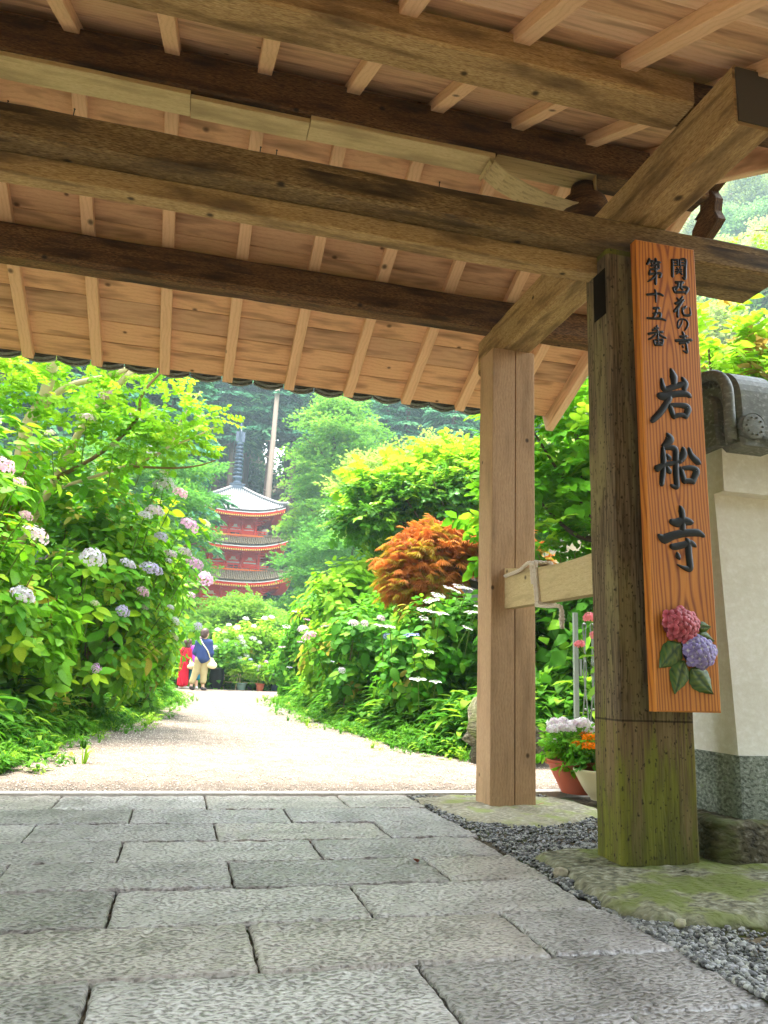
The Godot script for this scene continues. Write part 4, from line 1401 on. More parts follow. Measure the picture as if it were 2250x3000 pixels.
# ---------------------------------------------------------------- plastered wall beside the gate
func build_wall() -> void:
	var w := thing("plaster_wall", "white plastered wall with tiled ridge beside the signboard post", "wall", Vector3(0, 0, 0))
	var x0 := 2.39
	var x1 := 9.0
	var b := MB.new()
	# battered body: front leans back a little
	var f0 := -3.035
	var f1 := -3.105
	var bk := -3.5
	b.quad(Vector3(x0, 0.462, f0), Vector3(x1, 0.462, f0), Vector3(x1, 1.66, f1), Vector3(x0, 1.66, f1))
	b.quad(Vector3(x0, 0.462, bk), Vector3(x0, 0.462, f0), Vector3(x0, 1.66, f1), Vector3(x0, 1.66, bk))
	b.quad(Vector3(x1, 0.462, bk), Vector3(x0, 0.462, bk), Vector3(x0, 1.66, bk), Vector3(x1, 1.66, bk))
	part("plaster", b.mesh(), M.plaster, w)
	b = MB.new()
	b.box(Vector3(x0 - 0.004, 1.652, -3.53), Vector3(x1, 1.87, -3.028))
	part("cornice", b.mesh(), M.plaster, w)
	b = MB.new()
	b.box(Vector3(x0 - 0.006, 0.2, -3.52), Vector3(x1, 0.465, -3.022))
	part("plinth", b.mesh(), M.plinth, w)
	# rough footing blocks
	var x := 2.26
	while x < 8.0:
		var len := rng.randf_range(0.5, 0.8)
		var rows := []
		var st := rock_slab([Vector2(-len / 2, -0.3), Vector2(-len / 2, 0.0), Vector2(-len / 2, 0.24), Vector2(0, 0.26), Vector2(len / 2, 0.24), Vector2(len / 2, 0.0), Vector2(len / 2, -0.3), Vector2(0, -0.3)], 0.0, 0.225)
		part("footing_stone", st, M.dark_rock, w, Transform3D(Basis(), Vector3(x + len / 2, -0.02, -3.24)))
		x += len + 0.012
	# ridge: eave tiles, stacked courses, round cap
	var rows := []
	for s in [0, 1]:
		rows = []
		for k in 2:
			var row := []
			for q in 27 * 10 + 1:
				var xx := x0 - 0.06 + q * 6.6 / 270
				var z: float = -3.3 + ([0.08, 0.42][k] if s == 0 else [-0.08, -0.42][k])
				row.append(Vector3(xx, [2.02, 1.885][k] + 0.028 * absf(sin(xx * PI / 0.245)), z))
			rows.append(row)
		b = MB.new()
		b.sheet(rows, 1, 1, s == 0)
		part("tile_slope", b.mesh(), M.tile, w)
	b = MB.new()
	b.box(Vector3(x0 + 0.02, 1.872, -3.66), Vector3(x1, 1.892, -2.95))
	part("eave_board", b.mesh(), M.tile, w)
	for k in 3:
		b = MB.new()
		b.box(Vector3(x0 + 0.1, 1.99 + k * 0.06, -3.41 + k * 0.012), Vector3(x1, 2.043 + k * 0.06, -3.19 - k * 0.012))
		part("ridge_course", b.mesh(), M.tile, w)
	b = MB.new()
	b.tube([Vector3(x0 + 0.1, 2.18, -3.3), Vector3(x1, 2.18, -3.3)], [0.1, 0.1], 14)
	part("ridge_cap", b.mesh(), M.tile, w)
	# round ends of the cover tiles along the near eave
	for k in 12:
		var cx := x0 + 0.05 + k * 0.245
		b = MB.new()
		b.tube([Vector3(cx, 1.975, -3.1), Vector3(cx, 1.93, -2.93), Vector3(cx, 1.925, -2.87)], [0.062, 0.062, 0.062], 14)
		b.tube([Vector3(cx, 1.925, -2.872), Vector3(cx, 1.925, -2.866), Vector3(cx, 1.925, -2.864)], [0.062, 0.058, 0.0005], 14)
		for q in 10:
			b.blob(Vector3(cx + cos(q * TAU / 10) * 0.042, 1.925 + sin(q * TAU / 10) * 0.042, -2.863), Vector3.ONE * 0.006, 5, 3)
		part("round_tile", b.mesh(), M.tile, w)
		if k > 0:
			b = MB.new()
			rows = []
			for y in 2:
				var row := []
				for q in 9:
					var t := q / 8.0
					row.append(Vector3(cx - 0.245 + 0.04 + t * 0.165, 1.9 - 0.045 * sin(PI * t) + 0.05 * y, -2.875))
				rows.append(row)
			b.sheet(rows)
			part("pan_tile", b.mesh(), M.tile, w)
	# the big end tile: an arched frame studded with beads, a recessed panel within
	var arch := PackedVector2Array()
	var hole := PackedVector2Array()
	var panel := PackedVector2Array()
	for k in 17:
		var a := PI * k / 16.0
		var r := 0.215
		arch.append(Vector2(cos(a) * r * pow(absf(cos(a)), -0.22) if absf(cos(a)) > 0.05 else 0.0, 0.24 + sin(a) * 0.17))
		panel.append(Vector2(cos(a) * 0.11 * (pow(absf(cos(a)), -0.25) if absf(cos(a)) > 0.05 else 1.0), 0.2 + sin(a) * 0.1))
	arch.append(Vector2(-0.225, 0.0))
	arch.append(Vector2(0.225, 0.0))
	panel.append(Vector2(-0.115, 0.02))
	panel.append(Vector2(0.115, 0.02))
	var turn := Basis(Vector3(0, 0, 1), Vector3(0, 1, 0), Vector3(-1, 0, 0))
	var at := Vector3(2.36, 1.84, -3.12)
	var oni := part("ridge_end_tile", plate(arch, -0.24, -0.03, 0.02), M.tile, w, Transform3D(turn, at))
	part("inner_panel", plate(panel, -0.035, 0.012, 0.012), M.tile, oni)
	var rim := MB.new()
	var pts := []
	var rr := []
	for k in 17:
		var p := arch[k]
		pts.append(Vector3(p.x * 0.92, 0.24 + (p.y - 0.24) * 0.9, 0.006))
		rr.append(0.026)
	pts.push_front(Vector3(0.2, 0.02, 0.006))
	rr.append(0.026)
	pts.append(Vector3(-0.2, 0.02, 0.006))
	rr.append(0.02)
	rim.tube(pts, rr, 8)
	part("rim", rim.mesh(), M.tile, oni)
	for k in 15:
		var a := PI * k / 14.0
		var bd := MB.new()
		bd.blob(Vector3(cos(a) * 0.158, 0.22 + sin(a) * 0.135, -0.026), Vector3.ONE * 0.011, 8, 5)
		part("bead", bd.mesh(), M.tile, oni)
	# scroll below the end tile on the near side
	var sc := MB.new()
	pts = []
	rr = []
	for k in 24:
		var t := k / 23.0
		var a := 0.6 + t * 4.6
		pts.append(Vector3(2.62 + 0.06 * t + cos(a) * 0.075 * (1 - t * 0.75), 1.985 + sin(a) * 0.06 * (1 - t * 0.75), -2.99))
		rr.append(0.02 * (1 - 0.5 * t))
	sc.tube(pts, rr, 7)
	part("scroll", sc.mesh(), M.tile, w)


# ---------------------------------------------------------------- plants: shared helpers
func inside(ells: Array) -> Array:
	# a random point of a crown made of ellipsoids [x, y, z, rx, ry, rz]: [point, direction outwards, depth 0..1]
	var tot := 0.0
	for e in ells:
		tot += pow(e[3] * e[4] * e[5], 0.667)
	var pick := rng.randf() * tot
	var el: Array = ells[-1]
	for e in ells:
		pick -= pow(e[3] * e[4] * e[5], 0.667)
		if pick <= 0:
			el = e
			break
	var d := Vector3(rng.randfn(), rng.randfn(), rng.randfn()).normalized()
	var r := 1.0 - 0.5 * pow(rng.randf(), 1.6) + 0.06 * rng.randfn()
	var bump := 1.0 + 0.16 * noise.get_noise_3dv(d * 2.1 + Vector3(el[0], el[1], el[2]) * 3.0)
	var p := Vector3(el[0], el[1], el[2]) + d * Vector3(el[3], el[4], el[5]) * r * bump
	return [p, (d / Vector3(el[3], el[4], el[5])).normalized(), r]


func shade(pal: Array, p: Vector3) -> Color:
	var t := clampf(0.5 + 0.8 * noise.get_noise_3dv(p * 0.9) + rng.randf_range(-0.3, 0.3), 0, 1)
	var c: Color = pal[0].lerp(pal[1], t)
	if pal.size() > 2 and rng.randf() < 0.22:
		c = pal[2]
	return c * rng.randf_range(0.85, 1.15)


func aim(d: Vector3, up: Vector3) -> Basis:
	# x along d, y as near to up as it goes
	var x := d.normalized()
	var z := x.cross(up)
	if z.length() < 0.05:
		z = x.cross(Vector3(0.3, 0.2, 0.9))
	z = z.normalized()
	return Basis(x, z.cross(x).normalized(), z)


# foliage of a crown from clumps: kind is the name of a leaf mesh without its number
func foliage(root: Node3D, ells: Array, n: int, size: float, kind: String, matname: String, pal: Array, flat := 0.5, vary := 0.35, called := "foliage") -> void:
	var ts := [[], [], []]
	var cs := [PackedColorArray(), PackedColorArray(), PackedColorArray()]
	for k in n:
		var q := inside(ells)
		var p: Vector3 = q[0]
		if p.y < 0.02:
			continue
		var d: Vector3 = q[1]
		var up := (Vector3.UP * (0.35 + flat) + d * (1.0 - flat) + Vector3(rng.randfn(), rng.randfn(), rng.randfn()) * 0.25).normalized()
		var o := Vector3(d.x, d.y * 0.3, d.z) + Vector3(rng.randfn(), rng.randfn() * 0.4, rng.randfn()) * 0.5
		var b := aim(o, up)
		var s := size * rng.randf_range(1 - vary, 1 + vary)
		var j := rng.randi() % 3
		ts[j].append(Transform3D(b.scaled(Vector3.ONE * s), p - root.position))
		cs[j].append(shade(pal, p))
	for j in 3:
		many(called, L[kind + str(j)], M[matname], ts[j], cs[j], root)


func limb(root: Node3D, pts: Array, r0: float, r1: float, mat_name: String, called := "branch", seg := 7) -> MeshInstance3D:
	var mb := MB.new()
	var p := smooth_path(pts, 5)
	mb.tube(p, spread([r0, r1], p.size()), seg, 0.3)
	return part(called, mb.mesh(), M[mat_name], root)


func tiers(c: Vector3, r: Vector3, n: int, rad: float, thick: float) -> Array:
	# flat layers of a maple crown
	var out := []
	for k in n:
		var t := (k + 0.5) / n
		var y := lerpf(-0.95, 1.0, t)
		var w := sqrt(maxf(0.06, 1 - y * y))
		var a := k * 2.39996 + rng.randf_range(-0.4, 0.4)
		var d := rng.randf_range(0.45, 0.95) * w
		out.append([c.x + cos(a) * d * r.x, c.y + y * r.y, c.z + sin(a) * d * r.z, rad * rng.randf_range(0.75, 1.2), thick, rad * rng.randf_range(0.7, 1.1)])
	return out


# ---------------------------------------------------------------- the wood and the hills
func build_forest() -> void:
	var pal := [Color(0.05, 0.20, 0.09), Color(0.10, 0.33, 0.14), Color(0.16, 0.42, 0.15)]
	var protos := []
	for kind in 2:
		var lo: float = [17.0, 6.0][kind]
		var top: float = [33.0, 27.0][kind]
		var t := thing("cedar_tree", "x", "tree")
		limb(t, [Vector3(0, -2, 0), Vector3(0.1, top * 0.5, 0), Vector3(0, top, 0)], 0.42, 0.08, "cedar_bark", "trunk", 9)
		var ts := [[], [], []]
		var cs := [PackedColorArray(), PackedColorArray(), PackedColorArray()]
		for k in 330:
			var f := pow(rng.randf(), 0.8)
			var y := lerpf(lo, top, f)
			var a := rng.randf() * TAU
			var len := lerpf(3.6, 0.7, pow(f, 1.3)) * rng.randf_range(0.7, 1.15)
			var o := Vector3(cos(a), rng.randf_range(-0.25, 0.2), sin(a))
			var b := aim(o, Vector3.UP)
			ts[k % 3].append(Transform3D(b.scaled(Vector3(len, len, len)), Vector3(cos(a) * 0.2, y, sin(a) * 0.2)))
			cs[k % 3].append(shade(pal, Vector3(o.x * 3, y, o.z * 3)))
			# a second tuft near the tip fills the bough
			ts[(k + 1) % 3].append(Transform3D(aim(o.rotated(Vector3.UP, rng.randf_range(-0.6, 0.6)), Vector3.UP).scaled(Vector3.ONE * len * 0.7), Vector3(cos(a), 0, sin(a)) * len * 0.45 + Vector3(0, y - len * 0.08, 0)))
			cs[(k + 1) % 3].append(shade(pal, Vector3(o.x * 5, y, o.z * 5)))
		for j in 3:
			many("crown", L["cedar%d" % j], M.needle, ts[j], cs[j], t)
		if kind == 0:
			for k in 7:
				var a := rng.randf() * TAU
				var y := rng.randf_range(9.0, 17.0)
				limb(t, [Vector3(0, y, 0), Vector3(cos(a) * 1.2, y + 0.1, sin(a) * 1.2), Vector3(cos(a) * 2.0, y - 0.3, sin(a) * 2.0)], 0.05, 0.015, "cedar_bark", "dead_branch", 5)
		protos.append(t)
	var spots := []
	# bare-stemmed cedars behind the pagoda
	for z in [-73.0, -80.0, -88.0, -97.0]:
		for k in 11:
			var x: float = -9.0 + k * 2.3 + rng.randf_range(-0.9, 0.9) + (z + 73) * 0.02
			x *= -z / 78.0
			if z > -90 and absf(x / -z - 0.0985) < 0.012:
				continue
			if z < -85 and x / -z > 0.086 and x / -z < 0.112 and rng.randf() < 0.6:
				continue
			spots.append([0, x, z])
	# leafy ones to the right and far left
	for z in [-62.0, -70.0, -79.0]:
		for k in 8:
			var x: float = 12.5 + k * 3.3 + rng.randf_range(-1.0, 1.0)
			spots.append([1, x * -z / 66.0, z + rng.randf_range(-2, 2)])
	for z in [-48.0, -57.0, -66.0]:
		for k in 4:
			spots.append([1, (-2.4 - k * 3.0 + rng.randf_range(-0.6, 0.6)) * -z / 48.0, z])
	var first := [true, true]
	var row := 0
	for s in spots:
		var t: Node3D = protos[s[0]]
		if first[s[0]]:
			first[s[0]] = false
		else:
			t = t.duplicate()
			t.name = numbered("cedar_tree")
			add_child(t)
		t.position = Vector3(s[1], gy(s[1], s[2]), s[2])
		t.rotation = Vector3(rng.randf_range(-0.02, 0.02), rng.randf() * TAU, rng.randf_range(-0.02, 0.02))
		t.scale = Vector3.ONE * rng.randf_range(0.88, 1.12)
		var sx: float = s[1] / -s[2]
		var where := "right of the pagoda" if s[1] > 0 else "left of the pagoda spire"
		if s[0] == 0:
			where = "left of the pagoda" if sx < 0.02 else ("straight behind the spire" if sx < 0.075 else "right of the pale bare trunk")
		tag(t, ("tall bare-stemmed cedar in the hazy wood " if s[0] == 0 else "dense green cedar in the wood ") + where, "tree", "cedars of the wood " + where)
	# labels of the unseen trees added behind the viewer
	var ap := ["unseen spreading tree added on the bank to shade the gate, at its left", "unseen leafy tree added on the bank to shade the middle of the gate", "unseen leafy tree added on the bank to shade the gate, at its right", "unseen tall tree added high on the bank to shade the left side of the gate", "unseen tall tree added high on the bank opposite the gate to shade it", "unseen tall tree added high on the bank to shade the right side of the gate", "unseen leafy tree added for shade left of the paving", "unseen leafy tree added for shade right of the paving"]
	var pt := thing("bare_cedar", "pale bare cedar trunk standing just right of the pagoda spire", "tree", Vector3(6.1, gy(6.1, -69), -69))
	limb(pt, [Vector3(0, -1, 0), Vector3(0.25, 12, 0), Vector3(0.6, 30, 0)], 0.4, 0.16, "cedar_pale", "trunk", 10)
	for k in 8:
		var a := rng.randf() * TAU
		var y := 6.0 + k * 1.6
		limb(pt, [Vector3(0.15, y, 0), Vector3(0.15 + cos(a) * 0.7, y + 0.1, sin(a) * 0.7)], 0.05, 0.02, "cedar_pale", "branch_stub", 5)
	# undergrowth of the slope
	var ells := []
	for k in 70:
		var z := rng.randf_range(-64, -104)
		var x := rng.randf_range(-26, 40) * -z / 80.0
		ells.append([x, gy(x, z) + 0.7, z, rng.randf_range(2.0, 4.0), rng.randf_range(0.8, 2.6), 2.0])
	for k in 26:
		var z := rng.randf_range(-90, -105)
		var x := rng.randf_range(-4.0, 18.0)
		ells.append([x, gy(x, z) + 0.8, z, 2.2, 1.5, 1.6])
	var ug := thing("slope_undergrowth", "dark green undergrowth covering the slope of the wood", "undergrowth")
	ug.set_meta("kind", "stuff")
	foliage(ug, ells, 5200, 1.5, "blob", "leaf", [Color(0.039, 0.130, 0.034), Color(0.078, 0.221, 0.043), Color(0.130, 0.312, 0.043)], 0.4)
	# broadleaved trees on the hill to the right
	var hp := [[Color(0.234, 0.338, 0.060), Color(0.364, 0.442, 0.085)], [Color(0.130, 0.286, 0.060), Color(0.195, 0.351, 0.085)], [Color(0.312, 0.390, 0.102), Color(0.442, 0.481, 0.153)]]
	var hill := []
	for kind in 3:
		var t := thing("hill_tree", "x", "tree")
		limb(t, [Vector3(0, -2, 0), Vector3(0.2, 4, 0), Vector3(0, 8, 0.2)], 0.35, 0.15, "bark", "trunk")
		var es := []
		for k in 7:
			var a := k * 2.4
			es.append([cos(a) * 2.3 * (0.3 + 0.1 * k), 6.0 + k * 0.85, sin(a) * 2.3 * (0.3 + 0.1 * k), 2.2, 1.5, 2.2])
		foliage(t, es, 330, 1.15, "blob", "leaf", hp[kind], 0.5, 0.3, "crown")
		hill.append(t)
	var kinds := {}
	for k in 3:
		kinds[hill[k].get_child(1).multimesh] = k
	var n := 0
	for zi in 7:
		var z := -38.0 - zi * 9.5
		for xi in 8:
			var x := (0.62 + xi * 0.082) * -z + rng.randf_range(-1.5, 1.5)
			var y := gy(x, z)
			var t: Node3D = hill[(zi * 3 + xi * 5 + rng.randi() % 2) % 3]
			if n < 3:
				t = hill[n]
			else:
				t = t.duplicate()
				t.name = numbered("hill_tree")
				add_child(t)
			n += 1
			t.position = Vector3(x, y, z + rng.randf_range(-2, 2))
			t.rotation.y = rng.randf() * TAU
			t.scale = Vector3.ONE * rng.randf_range(0.85, 1.25)
			tag(t, ["hazy yellow-green tree on the wooded hill beyond the wall", "hazy mid-green tree on the wooded hill beyond the wall", "pale straw-green tree on the wooded hill beyond the wall"][hill.find(t) if n <= 3 else kinds[t.get_child(1).multimesh]], "tree", "trees on the hill to the right")
	for k in [0, 1, 2, 3, 4, 5, 6]:  # trees out of view, added to keep sky light off the gate front
		var t: Node3D = hill[1].duplicate()
		t.name = numbered("added_shade_tree")
		add_child(t)
		var x: float = [-7.0, 0.5, 9.5, -9.0, 1.5, 12.0, -6.5, 7.5][k]
		var z: float = [7.0, 8.0, 8.0, 14.0, 15.0, 13.5, 3.0, 2.5][k]
		t.position = Vector3(x, gy(x, z) - (4.0 if k < 3 else 2.5), z)
		t.rotation.y = k * 1.3
		t.scale = Vector3.ONE * [1.5, 1.5, 1.4, 1.7, 1.7, 1.7, 0.9, 0.8][k]
		tag(t, ap[k], "tree", "unseen trees added to shade the gate front")


# ---------------------------------------------------------------- the pagoda
func pagoda_roof(g: Node3D, ym: float, yc: float, hw: float, yt: float, ht: float, tile_mat: String) -> void:
	var ribs := MB.new()
	var rafters := MB.new()
	var tips := MB.new()
	var pt := func(u: float, v: float) -> Vector3:   # front face, u -1..1, v 0 at the eave
		var half := lerpf(hw, ht, v)
		var ye := lerpf(ym, yc, pow(absf(u), 2.6))
		var y := lerpf(ye, yt, v * 0.72 + 0.28 * v * v)
		return Vector3(u * half, y, half)
	for f in 4:
		var turn := Basis(Vector3.UP, f * PI / 2)
		var rows := []
		var low := []
		for v in 9:
			var row := []
			for u in 25:
				row.append(turn * pt.call((u - 12) / 12.0, v / 8.0))
			rows.append(row)
		var mb := MB.new()
		mb.sheet(rows)
		part("roof_slope", mb.mesh(), M[tile_mat], g)
		# eave board, white edge and red soffit
		rows = [[], []]
		var soff := [[], []]
		var white := [[], []]
		for u in 25:
			var e: Vector3 = pt.call((u - 12) / 12.0, 0.0)
			rows[0].append(turn * (e + Vector3(0, -0.3, -0.12)))
			rows[1].append(turn * (e + Vector3(0, -0.13, -0.1)))
			white[0].append(turn * (e + Vector3(0, -0.135, -0.05)))
			white[1].append(turn * (e + Vector3(0, -0.06, -0.04)))
			var b := ht * 1.02 + 0.1
			soff[1].append(turn * (e + Vector3(0, -0.27, -0.14)))
			soff[0].append(turn * Vector3((u - 12) / 12.0 * b, ym - 0.02, b))
		mb = MB.new()
		mb.sheet(rows)
		part("eave_board", mb.mesh(), M.vermilion, g)
		mb = MB.new()
		mb.sheet(white)
		part("eave_edge", mb.mesh(), M.white_wall, g)
		mb = MB.new()
		mb.sheet(soff)
		part("soffit", mb.mesh(), M.vermilion, g)
		var nr := int(hw / 0.16)
		for k in range(-nr, nr + 1):
			var x := k * hw / (nr + 0.5)
			var pts := []
			var vmax := clampf((hw - absf(x)) / (hw - ht), 0.0, 1.0) if absf(x) > ht else 1.0
			for q in 6:
				var v := vmax * q / 5.0
				var half := lerpf(hw, ht, v)
				pts.append(turn * (pt.call(x / half, v) + Vector3(0, 0.03, 0)))
			ribs.tube(pts, spread([0.075, 0.075], 6), 6)
			var e: Vector3 = pt.call(x / hw, 0.0)
			rafters.xbox(Transform3D(turn, turn * (e + Vector3(0, -0.42, -0.42))), Vector3(0.09, 0.12, 0.62))
			tips.xbox(Transform3D(turn, turn * (e + Vector3(0, -0.415, -0.1))), Vector3(0.085, 0.11, 0.02))
		var hip := []
		for q in 8:
			hip.append(turn * (pt.call(1.0, q / 7.0) + Vector3(0, 0.1, 0)))
		hip[0] = hip[0] + (turn * Vector3(0.12, 0.12, 0.12))
		mb = MB.new()
		mb.tube(hip, spread([0.14, 0.14], 8), 8)
		mb.blob(hip[0], Vector3(0.17, 0.2, 0.17), 8, 6)
		part("hip_ridge", mb.mesh(), M[tile_mat], g)
	for q in [["tile_ribs", ribs, tile_mat], ["rafter_ends", rafters, "vermilion"], ["rafter_tips", tips, "yellow_tip"]]:
		var o := part(q[0], q[1].mesh(), M[q[2]], g)
		o.set_meta("kind", "stuff")


func build_pagoda() -> void:
	var g := thing("pagoda", "red three-storey pagoda with grey tiled roofs and a dark bronze spire", "pagoda", Vector3(3.15, 0, -62))
	g.rotation.y = 0.03
	pagoda_roof(g, 12.62, 13.2, 3.55, 15.0, 0.42, "pagoda_tile")
	pagoda_roof(g, 9.95, 10.6, 3.85, 10.95, 1.9, "pagoda_tile_moss")
	pagoda_roof(g, 7.2, 8.0, 4.3, 8.32, 2.2, "pagoda_tile_moss")
	for s in [[1.56, 10.7, 12.45, 2.25, 10.86], [1.9, 8.05, 9.85, 2.55, 8.16], [2.25, 2.5, 7.1, 3.1, 3.0]]:
		var hw: float = s[0]
		var y0: float = s[1]
		var y1: float = s[2]
		var b := MB.new()
		b.box(Vector3(-hw, y0, -hw), Vector3(hw, y1, hw))
		part("wall", b.mesh(), M.vermilion, g)
		for f in 4:
			var turn := Basis(Vector3.UP, f * PI / 2)
			for k in 4:
				var x := -hw + k * hw * 2 / 3
				var mb := MB.new()
				mb.tube([turn * Vector3(x, y0, hw + 0.02), turn * Vector3(x, y1, hw + 0.02)], [0.11, 0.11], 8)
				part("column", mb.mesh(), M.vermilion, g)
				# bracket cluster on each column: stepping blocks and arms
				mb = MB.new()
				for q in 3:
					mb.xbox(Transform3D(turn, turn * Vector3(x, y1 - 0.62 + q * 0.2, hw + 0.12 + q * 0.16)), Vector3(0.2 + q * 0.32, 0.11, 0.16))
					mb.xbox(Transform3D(turn, turn * Vector3(x, y1 - 0.52 + q * 0.2, hw + 0.1 + q * 0.2)), Vector3(0.16, 0.1, 0.4 + q * 0.2))
				part("bracket", mb.mesh(), M.vermilion, g)
				mb = MB.new()
				mb.xbox(Transform3D(turn, turn * Vector3(x, y1 - 0.16, hw + 0.78)), Vector3(0.15, 0.15, 0.03))
				part("bracket_tip", mb.mesh(), M.yellow_tip, g)
			for dx in [-0.75, 0.75]:
				var mb := MB.new()
				mb.xbox(Transform3D(turn * Basis(Vector3.UP, signf(dx) * 0.7), turn * Vector3(hw * signf(dx) * 1.25, y1 - 0.2, hw * 1.25)), Vector3(0.16, 0.13, 1.5))
				part("corner_arm", mb.mesh(), M.orange_trim, g)
			for k in 3:
				var x := -hw + (k + 0.5) * hw * 2 / 3
				# white plaster above and below the rails, frog-leg struts between the brackets
				var mb := MB.new()
				var p := PackedVector2Array([Vector2(-0.36, 0), Vector2(-0.2, 0.06), Vector2(-0.14, 0.24), Vector2(0.14, 0.24), Vector2(0.2, 0.06), Vector2(0.36, 0)])
				for e in p.size():
					p[e].x *= hw / 1.9
				part("plaster_panel", plate(p, 0, 0.03, 0.003), M.white_wall, g, Transform3D(turn, turn * Vector3(x, y1 - 0.8, hw + 0.003)))
				mb.xbox(Transform3D(turn, turn * Vector3(x, y1 - 1.05, hw + 0.02)), Vector3(hw * 0.5, 0.09, 0.03))
				part("plaster_panel", mb.mesh(), M.white_wall, g)
				if k == 1:
					mb = MB.new()
					mb.xbox(Transform3D(turn, turn * Vector3(x, y0 + 0.02, hw + 0.02)), Vector3(hw * 0.42, y1 - y0 - 1.2 if y0 > 5 else 2.4, 0.03))
					part("door", mb.mesh(), M.dark_opening, g)
				else:
					mb = MB.new()
					mb.xbox(Transform3D(turn, turn * Vector3(x, y0 + 0.05, hw + 0.02)), Vector3(hw * 0.36, 0.16, 0.03))
					part("plaster_panel", mb.mesh(), M.white_wall, g)
			if y0 > 5:
				# balcony with railings
				var bw: float = s[3]
				var yb: float = s[4]
				for q in [[0.0, 0.13, "orange_trim", 0.12], [0.25, 0.05, "vermilion", 0.05], [0.4, 0.06, "vermilion", 0.06]]:
					var mb := MB.new()
					mb.xbox(Transform3D(turn, turn * Vector3(0, yb + q[0], bw)), Vector3(bw * 2.1, q[1], q[3]))
					part("railing", mb.mesh(), M[q[2]], g)
				var mb := MB.new()
				for k in 9:
					mb.xbox(Transform3D(turn, turn * Vector3(-bw + k * bw / 4, yb + 0.1, bw)), Vector3(0.05, 0.36, 0.05))
				var o := part("railing_posts", mb.mesh(), M.vermilion, g)
				o.set_meta("kind", "stuff")
				for k in 3:
					var w := plate(PackedVector2Array([Vector2(-0.4, 0), Vector2(-0.15, 0.16), Vector2(0.15, 0.16), Vector2(0.4, 0)]), 0, 0.03, 0.003)
					part("plaster_panel", w, M.white_wall, g, Transform3D(turn, turn * Vector3((k - 1) * bw * 0.66, yb - 0.24, bw - 0.12)))
		b = MB.new()
		b.box(Vector3(-s[3], s[4] - 0.16, -s[3]), Vector3(s[3], s[4] - 0.002, s[3]))
		part("balcony_floor", b.mesh(), M.vermilion, g)
	# spire
	var b := MB.new()
	b.box(Vector3(-0.55, 14.95, -0.55), Vector3(0.55, 15.3, 0.55))
	b.box(Vector3(-0.6, 15.3, -0.6), Vector3(0.6, 15.38, 0.6))
	part("spire_base", b.mesh(), M.bronze, g)
	b = MB.new()
	b.lathe([Vector2(0.3, 15.38), Vector2(0.38, 15.5), Vector2(0.3, 15.66), Vector2(0.2, 15.7), Vector2(0.36, 15.85), Vector2(0.4, 16.05), Vector2(0.13, 16.1), Vector2(0.1, 20.0), Vector2(0.05, 20.1), Vector2(0.1, 20.2), Vector2(0.06, 20.3), Vector2(0.13, 20.42), Vector2(0.05, 20.55), Vector2(0.0, 20.7)], 14)
	part("spire_pole", b.mesh(), M.bronze, g)
	for k in 9:
		var y := 16.25 + k * 0.31
		var r := 0.37 - k * 0.011
		b = MB.new()
		b.lathe([Vector2(r - 0.05, y), Vector2(r, y), Vector2(r, y + 0.14), Vector2(r - 0.05, y + 0.14), Vector2(r - 0.05, y)], 18)
		for q in 4:
			b.xbox(Transform3D(Basis(Vector3.UP, q * PI / 4), Vector3(0, y + 0.02, 0)), Vector3(r * 1.9, 0.05, 0.05))
		for q in 8:
			b.blob(Vector3(cos(q * TAU / 8) * (r + 0.03), y - 0.04, sin(q * TAU / 8) * (r + 0.03)), Vector3.ONE * 0.025, 5, 3)
		part("spire_ring", b.mesh(), M.bronze, g)
	for f in 4:
		var o := PackedVector2Array([Vector2(0.06, 19.0), Vector2(0.36, 19.0), Vector2(0.38, 19.25), Vector2(0.33, 19.3), Vector2(0.4, 19.5), Vector2(0.34, 19.6), Vector2(0.38, 19.8), Vector2(0.3, 19.9), Vector2(0.26, 19.8), Vector2(0.2, 19.9), Vector2(0.06, 19.85)])
		part("flame_plate", plate(o, -0.02, 0.02, 0.003), M.bronze, g, Transform3D(Basis(Vector3.UP, f * PI / 2), Vector3.ZERO))


